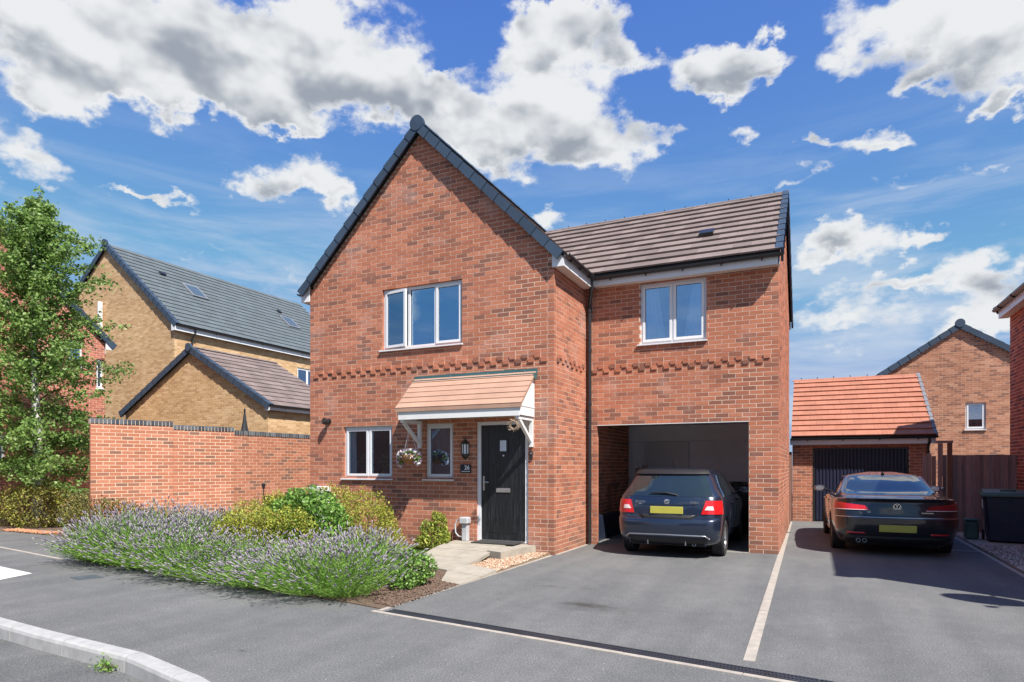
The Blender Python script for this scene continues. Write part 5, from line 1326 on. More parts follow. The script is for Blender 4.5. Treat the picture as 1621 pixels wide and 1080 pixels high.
for (a_, b_, c_, d_2) in ((12.12, 12.55, 4.60, 5.46), (12.98, 13.20, 4.0, 4.95), (9.6, 10.4, 1.3, 2.4)): window(rh, Vector((rx, 0, 0)), Y_, X_, a_, b_, c_, d_2, [1], frame=.05, sash=.03)
mb = MB(); mb.box(rx - 6, rx - .2, ry1 - .1, ry1, 0, 5.3); mb.build('rear_wall', M['red2b'], rh)
rr_ = MB(); rr_.box(rx - 6, rx, ry0 + rl_ / 2 - .06, ry0 + rl_ / 2 + .06, 9.9, 9.98); rr_ = rr_.build('roof', M['dark'], rh)
for sg_ in (1, -1):
    S_ = Vector((0, -sg_ * (rl_ / 2 + .3), 0.86 * (rl_ / 2 + .3))); ln = S_.length; S_.normalize(); O_ = Vector((rx, ry0 + rl_ / 2, 10.0)) - S_ * ln
    mb = MB(); slope_box(mb, O_, -X_, S_, 0, 6, 0, ln, -.06, 0); mb.build('roof_deck', M['dark'], rr_)
    tile_roof(rr_, O_, -X_, S_, ln, lambda s: (0, 6), 0.33, 0.3, M['tile_brown'], 0)
    verge_run(rr_, O_, X_, S_, ln, 1, n=20, width=.12, drop=.15)
mb = MB(); mb.prism([(ry1 - .02, 5.28), (ry1 + .2, 5.28), (ry1 + .2, 5.42), (ry1 - .02, 5.58)], rx + .06, rx + .1, axis='x'); mb.build('box_end', M['white'], rh)

# ------------------------------------------------------------------ house across the street, seen only in reflections
oh = thing('opposite_house', 'brown brick house across the street, seen in the window reflections', 'house')
mb = MB(); mb.box(-3.0, 6.0, -26, -18, 0, 5.0); mb.build('wall', M['pink'], oh)
mb = MB(); mb.prism([(-3.4, 5.0), (6.4, 5.0), (1.5, 9.0)], -26.3, -17.7, axis='y'); mb.build('roof', M['tile_brown'], oh)
oh2 = thing('opposite_row_house', 'long low brick house across the street, seen in reflections', 'house')
mb = MB(); mb.box(-46.0, -16.0, -22, -15, 0, 5.2); mb.build('wall', M['brick'], oh2)
mb = MB(); mb.prism([(-14.7, 4.9), (-22.3, 4.9), (-18.5, 7.9)], -46.3, -15.7, axis='x'); mb.build('roof', M['tile_brown'], oh2)
# ------------------------------------------------------------------ cars
def paint(name, c, rough=0.28):
    m, nt, b = new_mat(name); b.inputs['Base Color'].default_value = (*c, 1); b.inputs['Roughness'].default_value = rough; b.inputs['Metallic'].default_value = 0.35
    n = nz(nt, 900, 1, 0.5); nt.links.new(ramp(nt, n, [(0.3, tuple(x * .8 for x in c)), (0.7, tuple(x * 1.3 for x in c))]), b.inputs['Base Color'])
    b.inputs['Coat Weight'].default_value = 1.0; b.inputs['Coat Roughness'].default_value = 0.02; set_spec(b, .6)
    return m
M['paint_blue'] = paint('dark_blue_car_paint', (0.011, 0.019, 0.042)); M['paint_black'] = paint('black_car_paint', (0.012, 0.012, 0.016))
M['car_glass'] = simple('tinted_car_glass', (0.012, 0.020, 0.024), 0.03, var=0.1, spec=0.9, coat=0.6)
M['lamp_red'] = simple('red_lamp_lens', (0.55, 0.012, 0.015), 0.12, var=0.1, coat=0.8); M['lamp_dark_red'] = simple('dark_red_lamp_lens', (0.22, 0.008, 0.012), 0.12, var=0.1, coat=0.8)
M['lamp_white'] = simple('clear_lamp_lens', (0.78, 0.62, 0.60), 0.15, coat=0.8)
M['plate_yellow'] = simple('yellow_plate', (0.42, 0.38, 0.06), 0.4, var=0.06, scale=9)
M['chrome'] = simple('chrome', (0.75, 0.76, 0.78), 0.10, metal=1.0, var=0.02)
M['alloy'] = simple('alloy_rim', (0.42, 0.42, 0.44), 0.3, metal=0.85)
M['trim'] = simple('satin_black_trim', (0.012, 0.012, 0.013), 0.5)

def pchip(xs, ys):
    xs = np.array(xs, float); ys = np.array(ys, float); h = np.diff(xs); d = np.diff(ys) / h; m = np.zeros_like(ys)
    for i in range(1, len(xs) - 1):
        if d[i - 1] * d[i] > 0: w1, w2 = 2 * h[i] + h[i - 1], h[i] + 2 * h[i - 1]; m[i] = (w1 + w2) / (w1 / d[i - 1] + w2 / d[i])
    m[0], m[-1] = d[0], d[-1]
    def f(x):
        x = min(max(x, xs[0]), xs[-1]); i = min(int(np.searchsorted(xs, x, 'right')) - 1, len(xs) - 2); i = max(i, 0); t = (x - xs[i]) / h[i]
        return float((1 + 2 * t) * (1 - t) ** 2 * ys[i] + t * (1 - t) ** 2 * h[i] * m[i] + t * t * (3 - 2 * t) * ys[i + 1] + t * t * (t - 1) * h[i] * m[i + 1])
    return f

class Car:
    def __init__(s, levels, bow, rear_r, front_r):
        zs = [l[0] for l in levels]
        s.xr = pchip(zs, [l[1] for l in levels]); s.xf = pchip(zs, [l[2] for l in levels]); s.w = pchip(zs, [l[3] for l in levels])
        s.z0, s.z1 = zs[0], zs[-1]; s.bow, s.rr, s.fr = bow, rear_r, front_r
    def dims(s, z):
        w = s.w(z); xr, xf = s.xr(z), s.xf(z); L = xf - xr
        ry = min(s.rr[1], w * .6); rx = min(s.rr[0], L * .2); fy = min(s.fr[1], w * .6); fx = min(s.fr[0], L * .3)
        return w, xr, xf, rx, ry, fx, fy
    def pt(s, q, z):
        w, xr, xf, rx, ry, fx, fy = s.dims(z); sg = 1 if q >= 0 else -1; p = abs(q); we = w * .965
        bw = s.bow * (we - ry) ** 2 / (we ** 2)
        if p <= 1: y = (we - ry) * p; x = xr + s.bow * (y / we) ** 2
        elif p <= 2:
            th = (p - 1) * math.pi / 2; y = (we - ry) + ry * math.sin(th); x = xr + bw + rx * (1 - math.cos(th))
        elif p <= 3:
            t = p - 2; xa = xr + bw + rx; xb = xf - fx; x = xa + (xb - xa) * t; y = we + (w - we) * (1 - (2 * t - 1) ** 2) ** 0.6
        elif p <= 4:
            th = (p - 3) * math.pi / 2; y = (we - fy) + fy * math.cos(th); x = xf - fx + fx * math.sin(th) * .8
        else: y = (we - fy) * (5 - p); x = xf - fx * .2 + .12 * (1 - (y / we) ** 2) - .12 * (1 - ((we - fy) / we) ** 2)
        return Vector((x, sg * y, z))
    def nrm(s, q, z):
        e = 1e-3; a = s.pt(q + e, z) - s.pt(q - e, z); zz = min(max(z, s.z0 + e), s.z1 - e); b = s.pt(q, zz + e) - s.pt(q, zz - e); n = a.cross(b).normalized()
        c = s.pt(q, z) - Vector(((s.xr(z) + s.xf(z)) / 2, 0, .7))
        return n if n.dot(c) > 0 else -n
    def side(s, x, z):
        w, xr, xf, rx, ry, fx, fy = s.dims(z); bw = s.bow * (w * .965 - ry) ** 2 / ((w * .965) ** 2); xa = xr + bw + rx; xb = xf - fx
        return 2 + min(max((x - xa) / (xb - xa), -0.2 if False else 0), 1)
    def lat(s, y, z):
        w, xr, xf, rx, ry, fx, fy = s.dims(z); we = w * .965; a = abs(y); sg = 1 if y >= 0 else -1
        if a <= we - ry: return sg * a / (we - ry)
        return sg * (1 + math.asin(min(1, (a - we + ry) / ry)) / (math.pi / 2))
    def shell(s, zl):
        ps = [i / 8 for i in range(8)] + [1 + i / 9 for i in range(9)] + [2 + i / 34 for i in range(34)] + [3 + i / 7 for i in range(7)] + [4 + i / 7 for i in range(7)]
        full = ps + [5 - 1e-9] + [-p for p in reversed(ps[1:])]
        vs = []; fs = []; n = len(full)
        for z in zl:
            for q in full:
                v = s.pt(q, z)
                if q > 4.99: v.y = 0
                vs.append(v)
        for i in range(len(zl) - 1):
            for j in range(n):
                jj = (j + 1) % n; fs.append((i * n + j, i * n + jj, (i + 1) * n + jj, (i + 1) * n + j))
        fs += [tuple(range(n - 1, -1, -1)), tuple(range((len(zl) - 1) * n, len(zl) * n))]
        mb = MB(); mb.add(vs, fs); return mb
    def patch(s, fn, ns=10, nt=6, off=0.004, base=-0.004):
        """fn(s,t) -> (q, z); closed thin shell following the body"""
        mb = MB(); vs = []
        for o in (base, off):
            for j in range(nt + 1):
                for i in range(ns + 1):
                    q, z = fn(i / ns, j / nt); vs.append(s.pt(q, z) + s.nrm(q, z) * o)
        n = ns + 1; K = n * (nt + 1); fs = []
        for j in range(nt):
            for i in range(ns):
                a = j * n + i; fs.append((a, a + n, a + n + 1, a + 1)); fs.append((K + a, K + a + 1, K + a + n + 1, K + a + n))
        for i in range(ns):
            fs.append((i, i + 1, K + i + 1, K + i)); a = nt * n + i; fs.append((a + 1, a, K + a, K + a + 1))
        for j in range(nt):
            a = j * n; fs.append((a + n, a, K + a, K + a + n)); a = j * n + ns; fs.append((a, a + n, K + a + n, K + a))
        mb.add(vs, fs); return mb
    def line(s, pts, r=0.0035, off=0.0, n=5):
        out = []
        for (q0, z0), (q1, z1) in zip(pts[:-1], pts[1:]):
            k = 8
            for i in range(k + (1 if (q1, z1) == pts[-1] else 0)):
                q = q0 + (q1 - q0) * i / k; z = z0 + (z1 - z0) * i / k; out.append(s.pt(q, z) + s.nrm(q, z) * off)
        mb = MB(); mb.tube(out, r, n); return mb

def quad_fn(a, b, c, d):
    """corners (q,z): a bottom start, b bottom end, c top end, d top start"""
    def f(u, v):
        q = (a[0] * (1 - u) + b[0] * u) * (1 - v) + (d[0] * (1 - u) + c[0] * u) * v
        z = (a[1] * (1 - u) + b[1] * u) * (1 - v) + (d[1] * (1 - u) + c[1] * u) * v
        return q, z
    return f

def wheel(parent, x, y, r, wid, rim_r, spokes, label=None, mat='alloy'):
    sg = 1 if y > 0 else -1
    w = MB(); w.lathe([(0.03, -.04), (0.06, -.04), (0.06, .04), (0.03, .04)], 12, M=Matrix.Translation((x, y, r)) @ Matrix.Rotation(R(90), 4, 'X'))
    w = w.build('wheel', M['trim'], parent)
    mb = MB(); Mx = Matrix.Translation((x, y, r)) @ Matrix.Rotation(R(90), 4, 'X'); h = wid / 2
    prof = [(rim_r - .012, -h * .8), (rim_r + .012, -h * .98), (r - .045, -h), (r - .012, -h * .9)]
    for k in range(5):   # tread ribs
        a = -h * .82 + k * h * 1.64 / 5; prof += [(r, a + .003), (r, a + h * 1.64 / 5 - .009), (r - .009, a + h * 1.64 / 5 - .008), (r - .009, a + h * 1.64 / 5 - .001)]
    prof += [(r - .012, h * .9), (r - .045, h), (rim_r + .012, h * .98), (rim_r - .012, h * .8)]
    mb.lathe(prof, 40, M=Mx, cap=False); mb.build('tyre', M['rubber'], w, smooth=True, angle=R(35))
    mb = MB(); o = -sg  # outward is -z of lathe when y>0 (rotation maps z to -y)
    def zc(v): return v * (-sg)
    mb.lathe([(rim_r, zc(h * .82)), (rim_r - .015, zc(h * .80)), (rim_r - .03, zc(h * .55)), (rim_r - .035, zc(-h * .7))], 36, M=Mx, cap=False)
    mb.lathe([(0, zc(h * .62)), (.05, zc(h * .60)), (.055, zc(h * .4)), (0, zc(h * .38))], 16, M=Mx)
    for k in range(spokes):
        for d_ in (-.11, .11):
            a = 2 * math.pi * k / spokes
            Ms = Mx @ Matrix.Rotation(a, 4, 'Z'); p0 = Vector((.04, d_ * .12, zc(h * .56))); p1 = Vector((rim_r - .015, d_ * .62, zc(h * .66)))
            mb.tube([Ms @ p0, Ms @ ((p0 + p1) / 2), Ms @ p1], [.016, .014, .018], 6)
    mb.build('rim', M[mat], w, smooth=True, angle=R(40))
    mb = MB(); mb.lathe([(0, zc(h * .1)), (rim_r * .78, zc(h * .1)), (rim_r * .78, zc(h * .02)), (0, zc(h * .02))], 24, M=Mx); mb.build('brake_disc', M['steel'], w)
    return w

def bool_cut(mb, cuts, name, mats, parent, angle=R(32)):
    me = mb.mesh(name, mats, True); ob = bpy.data.objects.new('tmp_body', me); col.objects.link(ob); cs = []
    for c in cuts:
        cm = c.mesh('tmp_cut', mats); co = bpy.data.objects.new('tmp_cut', cm); col.objects.link(co); cs.append(co)
        m = ob.modifiers.new('b', 'BOOLEAN'); m.operation = 'DIFFERENCE'; m.solver = 'EXACT'; m.object = co
    dg = bpy.context.evaluated_depsgraph_get(); out = bpy.data.meshes.new_from_object(ob.evaluated_get(dg)); out.name = name
    bpy.data.objects.remove(ob)
    for c in cs: bpy.data.objects.remove(c)
    out.polygons.foreach_set('use_smooth', [True] * len(out.polygons)); out.set_sharp_from_angle(angle=angle); out.update()
    return link_mesh(name, out, parent)

def arch(x, y0, y1, r, zc):
    mb = MB(); mb.lathe([(r, -abs(y1 - y0) / 2), (r, abs(y1 - y0) / 2)], 36, M=Matrix.Translation((x, (y0 + y1) / 2, zc)) @ Matrix.Rotation(R(90), 4, 'X')); return mb

# --- dark blue hatchback under the carport
def hatchback():
    t = thing('hatchback_car', 'dark blue black hatchback parked nose in under the carport', 'car', (-2.13, 10.26, 0), R(90))
    lv = [(.19, .26, 3.72, .74), (.23, .13, 3.86, .79), (.30, .05, 3.94, .83), (.42, .01, 3.98, .852), (.56, .0, 3.98, .862), (.625, .022, 3.97, .865), (.655, .065, 3.965, .866), (.72, .075, 3.93, .866),
          (.80, .085, 3.82, .864), (.88, .10, 3.45, .860), (.95, .125, 3.05, .852), (1.0, .15, 2.88, .835), (1.10, .215, 2.66, .775), (1.20, .29, 2.45, .728), (1.30, .365, 2.25, .688), (1.37, .43, 2.08, .650), (1.415, .52, 1.90, .595), (1.445, .68, 1.68, .50), (1.462, .95, 1.40, .33)]
    c = Car(lv, .12, (.26, .24), (.35, .35))
    zl = [.19, .205, .23, .26, .30, .36, .42, .49, .56, .60, .625, .64, .655, .68, .72, .76, .80, .84, .88, .92, .95, .975, 1.0, 1.05, 1.10, 1.15, 1.20, 1.25, 1.30, 1.34, 1.37, 1.395, 1.415, 1.432, 1.445, 1.455, 1.462]
    body = c.shell(zl); cuts = []
    for x in (.76, 3.23):
        cuts += [arch(x, .62, 1.1, .345, .325), arch(x, -.62, -1.1, .345, .325)]
    b = bool_cut(body, cuts, 'body', M['paint_blue'], t)
    # rear screen, side glass
    def rs(u, v):
        z = .985 + .325 * v; y = (-1 + 2 * u) * (.70 - .13 * v) * 1.0; return c.lat(y, z), z
    c.patch(rs, 20, 8, .004).build('rear_window', M['car_glass'], b, smooth=True, angle=R(40))
    def top(u, v): z = 1.330 + .062 * v; return c.lat((-1 + 2 * u) * (.60 - .03 * v), z), z
    c.patch(top, 20, 4, .030, -.004).build('spoiler', M['trim'], b, smooth=True, angle=R(40))
    for sg in (1, -1):
        def sw(u, v, x0b, x1b, x0t, x1t):
            z = .985 + .33 * v; x = (x0b + (x1b - x0b) * u) * (1 - v) + (x0t + (x1t - x0t) * u) * v; return sg * c.side(x, z), z
        c.patch(lambda u, v: sw(u, v, .62, 1.02, .82, 1.12), 6, 6, .004).build('quarter_window', M['car_glass'], b, smooth=True, angle=R(40))
        c.patch(lambda u, v: sw(u, v, 1.07, 1.72, 1.17, 1.72), 8, 6, .004).build('side_window', M['car_glass'], b, smooth=True, angle=R(40))
        c.patch(lambda u, v: sw(u, v, 1.80, 2.78, 1.78, 2.14), 10, 6, .004).build('side_window', M['car_glass'], b, smooth=True, angle=R(40))
        # tail lamp
        L1, L2 = .715, .925
        def tl(y0b, y0t, e0, e1, z0, z1):
            def f(u, v):
                z = z0 + (z1 - z0) * v; qa = c.lat(y0b + (y0t - y0b) * v, z); qb = e0 + (e1 - e0) * v; return sg * (qa + (qb - qa) * u), z
            return f
        lamp = c.patch(tl(.535, .60, 1.93, 1.80, L1, L2), 12, 6, .012, -.01).build('tail_lamp', M['lamp_red'], t, smooth=True, angle=R(40))
        c.patch(tl(.585, .625, 1.34, 1.30, L1 + .065, L2 - .085), 8, 4, .0165, -.0).build('clear_lens', M['lamp_white'], lamp, smooth=True, angle=R(40))
        # sill, mirror, handles
        mb = MB(); mb.tube([(2.58, sg * .80, .985), (2.60, sg * .90, 1.0)], .022, 6); mb.lathe([(0, -.02), (.07, -.015), (.085, .03), (.075, .09), (.03, .13), (0, .135)], 12, M=Matrix.Translation((2.57, sg * .97, 1.03)) @ Matrix.Rotation(R(90), 4, 'Y') @ Matrix.Diagonal((.78, 1.25, 1, 1))); mb.build('wing_mirror', M['paint_blue'], t, smooth=True, angle=R(50))
        for xh in (1.22, 2.18):
            mb = MB(); y_ = abs(c.pt(c.side(xh, .86), .86).y); mb.tube([(xh, sg * (y_ + .004), .862), (xh + .03, sg * (y_ + .028), .865), (xh + .15, sg * (y_ + .028), .865), (xh + .18, sg * (y_ + .004), .862)], .011, 6); mb.build('door_handle', M['paint_blue'], b)
        for pts in ([(sg * c.side(1.05, .97), .97), (sg * c.side(1.10, .60), .60), (sg * c.side(1.22, .35), .35)], [(sg * c.side(1.76, .975), .975), (sg * c.side(1.76, .30), .30)], [(sg * c.side(2.78, .96), .96), (sg * c.side(2.80, .30), .30)]):
            c.line(pts, .004, -.001).build('panel_gap', M['trim'], b)
        c.line([(sg * c.side(.56, .98), .98), (sg * c.side(.80, 1.325), 1.325), (sg * c.side(1.7, 1.345), 1.345)], .006, .003).build('window_trim', M['chrome'], b)
    # tailgate: plate recess shut line, plate, badge, lettering, wiper
    c.line([(c.lat(-.50, .70), .70), (c.lat(-.40, .635), .635), (c.lat(.40, .635), .635), (c.lat(.50, .70), .70)], .006, 0).build('panel_gap', M['trim'], b)
    c.line([(c.lat(-.53, .70), .70), (c.lat(-.58, .945), .945)], .004, 0).build('panel_gap', M['trim'], b); c.line([(c.lat(.53, .70), .70), (c.lat(.58, .945), .945)], .004, 0).build('panel_gap', M['trim'], b)
    c.patch(quad_fn((c.lat(-.39, .64), .64), (c.lat(.39, .64), .64), (c.lat(.47, .70), .70), (c.lat(-.47, .70), .70)), 12, 2, .003).build('plate_recess', M['trim'], b, smooth=True)
    c.line([(c.lat(-.45, .862), .862), (c.lat(.45, .862), .862)], .009, .004).build('tailgate_ledge', M['paint_blue'], b, smooth=True)
    def rear(z): return c.xr(z) - .006
    mb = MB(); mb.cbox(rear(.77) - .012, rear(.77) + .02, -.26, .26, .715, .828, .004); mb.build('number_plate', M['plate_yellow'], t)
    Rr = Matrix(((0, 0, -1, 0), (-1, 0, 0, 0), (0, 1, 0, 0), (0, 0, 0, 1)))   # text plane facing rearwards (-x), reading left to right from behind
    def at(y, z, off=.004): p = c.pt(c.lat(y, z), z); return Matrix.Translation((p.x - off, y, z)) @ Rr
    bd = MB(); bd.lathe([(0, .012), (.043, .010), (.047, .004), (.047, 0)], 24, M=at(0, .905, .002)); bd.lathe([(.033, .011), (.035, .0145), (.038, .011)], 24, M=at(0, .905, .002), cap=False); bd = bd.build('badge', M['chrome'], b, smooth=True, angle=R(40))
    mb = MB(); mb.prism([(-.026, -.008), (-.004, -.018), (.012, -.020), (.006, -.006), (.026, .004), (.020, .018), (.006, .022), (.010, .008), (-.006, .002), (-.018, .010)], .0125, .0150, M=at(0, .905, .002)); mb.build('badge_emblem', M['trim'], bd)
    text_mesh('FABIA', .052, M['chrome'], b, at(-.43, .895, .008), 'lettering', .002); text_mesh('\u0160KODA', .052, M['chrome'], b, at(.43, .895, .008), 'lettering', .002)
    p0 = c.pt(c.lat(-.02, 1.03), 1.03); p1 = c.pt(c.lat(.02, 1.045), 1.045); p2 = c.pt(c.lat(-.40, 1.055), 1.055)
    mb = MB(); mb.tube([(p0.x - .02, -.16, 1.012), (p0.x - .03, .0, 1.045), (p0.x - .025, .14, 1.05), (p0.x - .018, .27, 1.05)], [.016, .012, .010, .006], 6); mb.tube([(p0.x - .012, -.02, 1.035), (p0.x - .012, .30, 1.035)], .006, 5); mb.build('rear_wiper', M['trim'], b)
    # lower bumper, bright lip, exhaust, fog strips
    c.patch(quad_fn((c.lat(-.60, .205), .205), (c.lat(.60, .205), .205), (c.lat(.62, .345), .345), (c.lat(-.62, .345), .345)), 18, 3, .004).build('lower_bumper', M['trim'], b, smooth=True)
    c.line([(c.lat(-.66, .33), .33), (c.lat(-.60, .375), .375), (c.lat(0, .385), .385), (c.lat(.60, .375), .375), (c.lat(.66, .33), .33)], .012, .006, 6).build('bumper_lip', M['alloy'], b, smooth=True)
    for y in (-.30, .30, -.60, .60): 
        p = c.pt(c.lat(y, .27), .27); mb = MB(); mb.box(p.x - .012, p.x + .05, y - .008, y + .008, .215, .335); mb.build('diffuser_fin', M['alloy'] if abs(y) < .5 else M['paint_blue'], b)
    mb = MB(); mb.lathe([(.022, .15), (.022, 0), (.026, 0), (.026, .16)], 12, cap=False, M=Matrix.Translation((.14, -.42, .225)) @ Matrix.Rotation(R(90), 4, 'Y')); mb.build('exhaust', M['galv'], t)
    mb = MB(); mb.box(.25, 3.7, -.60, .60, .19, .30); mb.build('underbody', M['trim'], t)
    for x in (.76, 3.23):
        for y in (.735, -.735): wheel(t, x, y, .302, .20, .205, 5)
    mb = MB(); mb.tube([(.75, 0, 1.455), (.62, 0, 1.60)], [.006, .003], 5); mb.build('aerial', M['trim'], t)
    mb = MB(); mb.box(c.xr(1.38) - .028, c.xr(1.38) - .005, -.20, .20, 1.352, 1.366); mb.build('brake_light', M['lamp_dark_red'], t)
hatchback()

# --- black four door coupe saloon on the right drive
def saloon():
    t = thing('saloon_car', 'black low roofed saloon parked on the right drive facing the garage', 'car', (1.235, 11.93, -0.02), R(90 + 1.6))
    lv = [(.17, .34, 4.48, .76), (.21, .20, 4.64, .82), (.30, .08, 4.74, .875), (.42, .02, 4.79, .905), (.55, .0, 4.80, .922), (.645, .0, 4.79, .926), (.665, .028, 4.785, .927), (.72, .05, 4.75, .927), (.80, .075, 4.62, .925), (.86, .095, 4.35, .920), (.90, .11, 4.05, .912),
          (.93, .10, 3.85, .897), (.952, .09, 3.70, .880), (.962, .16, 3.62, .862), (.975, .40, 3.52, .830), (.99, .60, 3.42, .795), (1.04, .86, 3.28, .750), (1.12, 1.10, 3.10, .712), (1.20, 1.38, 2.92, .678), (1.27, 1.68, 2.75, .640), (1.325, 1.98, 2.58, .585), (1.36, 2.26, 2.42, .40)]
    # longer roof: the plan outline at the top levels spans rear screen top to windscreen top
    lv = [(z, xr if z < 1.2 else {1.20: 1.33, 1.27: 1.58, 1.325: 1.82, 1.36: 2.05}[z], xf if z < 1.2 else {1.20: 3.0, 1.27: 2.85, 1.325: 2.70, 1.36: 2.52}[z], w) for z, xr, xf, w in lv] + [(1.385, 2.2, 2.4, .22)]
    c = Car(lv, .16, (.36, .34), (.5, .45))
    zl = [.17, .19, .21, .25, .30, .36, .42, .48, .55, .60, .635, .645, .655, .665, .69, .72, .76, .80, .83, .86, .88, .90, .915, .93, .942, .952, .957, .962, .968, .975, .982, .99, 1.01, 1.04, 1.08, 1.12, 1.16, 1.20, 1.24, 1.27, 1.30, 1.325, 1.345, 1.36, 1.372, 1.38, 1.385]
    cuts = []
    for x in (1.12, 3.83): cuts += [arch(x, .64, 1.2, .365, .335), arch(x, -.64, -1.2, .365, .335)]
    b = bool_cut(c.shell(zl), cuts, 'body', M['paint_black'], t)
    def rs(u, v):
        z = 1.0 + .305 * v; y = (-1 + 2 * u) * (.70 - .19 * v ** 1.4); return c.lat(y, z), z
    c.patch(rs, 22, 10, .004).build('rear_window', M['car_glass'], b, smooth=True, angle=R(40))
    for sg in (1, -1):
        def sw(u, v, x0b, x1b, x0t, x1t, zt=1.285):
            z = .985 + (zt - .985) * v; x = (x0b + (x1b - x0b) * u) * (1 - v) + (x0t + (x1t - x0t) * u) * v; return sg * c.side(x, z), z
        c.patch(lambda u, v: sw(u, v, 1.42, 2.15, 1.98, 2.17), 8, 8, .004).build('side_window', M['car_glass'], b, smooth=True, angle=R(40))
        c.patch(lambda u, v: sw(u, v, 2.23, 3.28, 2.25, 2.62), 10, 8, .004).build('side_window', M['car_glass'], b, smooth=True, angle=R(40))
        c.line([(sg * c.side(1.36, .982), .982), (sg * c.side(1.94, 1.295), 1.295), (sg * c.side(2.4, 1.31), 1.31), (sg * c.side(2.72, 1.27), 1.27)], .008, .004).build('window_trim', M['chrome'], b, smooth=True)
        c.line([(sg * c.side(1.36, .978), .978), (sg * c.side(3.2, .972), .972)], .007, .004).build('window_trim', M['chrome'], b, smooth=True)
        def tl(y0b, y0t, e0, e1, z0, z1, z2):
            def f(u, v):
                z = z0 + ((z1 + (z2 - z1) * u) - z0) * v; qa = c.lat(y0b + (y0t - y0b) * v, z); qb = e0 + (e1 - e0) * v; return sg * (qa + (qb - qa) * u), z
            return f
        lamp = c.patch(tl(.385, .46, 1.98, 1.90, .775, .845, .905), 16, 6, .012, -.01).build('tail_lamp', M['lamp_red'] if sg > 0 else M['lamp_dark_red'], t, smooth=True, angle=R(40))  # same lens both sides; the right one has its shade painted in as darker red
        c.patch(tl(.40, .40, 1.96, 1.96, .770, .778, .780), 16, 1, .0145, 0).build('lens_strip', M['lamp_white'], lamp, smooth=True)
        mb = MB(); p = c.pt(c.lat(sg * .58, .395), .395)
        c.patch(quad_fn((sg * c.lat(.46, .385), .385), (sg * c.lat(.72, .385), .385), (sg * c.lat(.72, .412), .412), (sg * c.lat(.46, .412), .412)), 8, 1, .006).build('reflector', M['lamp_red'], b, smooth=True)
        mb = MB(); mb.tube([(3.02, sg * .80, .985), (3.05, sg * .93, 1.01)], .022, 6); mb.lathe([(0, -.02), (.07, -.015), (.088, .03), (.078, .10), (.03, .15), (0, .155)], 14, M=Matrix.Translation((3.02, sg * 1.02, 1.04)) @ Matrix.Rotation(R(90), 4, 'Y') @ Matrix.Diagonal((.72, 1.35, 1, 1))); mb.build('wing_mirror', M['paint_black'], t, smooth=True, angle=R(50))
        mb = MB(); mb.lathe([(0, -.022), (.062, -.020), (.062, -.016)], 14, M=Matrix.Translation((3.02, sg * 1.02, 1.04)) @ Matrix.Rotation(R(90), 4, 'Y') @ Matrix.Diagonal((.72, 1.35, 1, 1)), cap=False); mb.build('mirror_glass', M['steel'], t)
        for xh in (1.62, 2.55):
            y_ = abs(c.pt(c.side(xh, .86), .86).y); mb = MB(); mb.tube([(xh, sg * (y_ + .004), .862), (xh + .03, sg * (y_ + .028), .865), (xh + .17, sg * (y_ + .028), .865), (xh + .20, sg * (y_ + .004), .862)], .012, 6); mb.build('door_handle', M['chrome'], b)
        for pts in ([(sg * c.side(1.50, .96), .96), (sg * c.side(1.52, .72), .72), (sg * c.side(1.62, .40), .40)], [(sg * c.side(2.20, .975), .975), (sg * c.side(2.22, .30), .30)], [(sg * c.side(3.35, .95), .95), (sg * c.side(3.32, .30), .30)]):
            c.line(pts, .004, -.001).build('panel_gap', M['trim'], b)
        c.line([(sg * c.side(1.55, .30), .30), (sg * c.side(3.45, .28), .28)], .010, .004, 6).build('sill_trim', M['chrome'], b)
    # boot lid edge, shut lines, plate recess
    c.line([(c.lat(-.74, .952), .952), (c.lat(0, .956), .956), (c.lat(.74, .952), .952)], .010, .003, 6).build('boot_lip', M['paint_black'], b, smooth=True)
    c.line([(c.lat(-.66, .92), .92), (c.lat(-.50, .70), .70), (c.lat(-.40, .685), .685), (c.lat(.40, .685), .685), (c.lat(.50, .70), .70), (c.lat(.66, .92), .92)], .004, 0).build('panel_gap', M['trim'], b)
    c.line([(c.lat(-.88, .655), .655), (0, .658), (c.lat(.88, .655), .655)], .006, .004, 6).build('bumper_trim', M['chrome'], b, smooth=True)
    c.patch(quad_fn((c.lat(-.45, .405), .405), (c.lat(.45, .405), .405), (c.lat(.30, .555), .555), (c.lat(-.30, .555), .555)), 14, 4, .003).build('plate_recess', M['paint_black'], b, smooth=True, angle=R(40))
    c.patch(quad_fn((c.lat(-.72, .18), .18), (c.lat(.72, .18), .18), (c.lat(.76, .345), .345), (c.lat(-.76, .345), .345)), 20, 3, .004).build('lower_bumper', M['trim'], b, smooth=True)
    mb = MB(); x = c.xr(.49) - .010; mb.cbox(x - .012, x + .03, -.26, .26, .43, .543, .004); mb.build('number_plate', M['plate_yellow'], t)
    Rr = Matrix(((0, 0, -1, 0), (-1, 0, 0, 0), (0, 1, 0, 0), (0, 0, 0, 1)))
    def at(y, z, off=.004): p = c.pt(c.lat(y, z), z); return Matrix.Translation((p.x - off, y, z)) @ Rr
    bd = MB(); A_ = at(0, .83, .002); bd.lathe([(0, .004), (.058, .004), (.064, .006), (.066, .0), (.066, -.004)], 28, M=A_); bd = bd.build('badge', M['trim'], b, smooth=True, angle=R(40))
    mb = MB(); mb.lathe([(.050, .005), (.052, .009), (.058, .009), (.061, .005)], 28, M=A_, cap=False)
    def bar(x0, y0, x1, y1, w=.008):
        d = Vector((x1 - x0, y1 - y0)).normalized(); n = Vector((-d.y, d.x)) * w / 2; q = [(x0 + n.x, y0 + n.y), (x0 - n.x, y0 - n.y), (x1 - n.x, y1 - n.y), (x1 + n.x, y1 + n.y)]; mb.prism(q, .0045, .009, M=A_)
    bar(-.022, .046, -.0, .008); bar(.022, .046, 0, .008)                       # upper letter
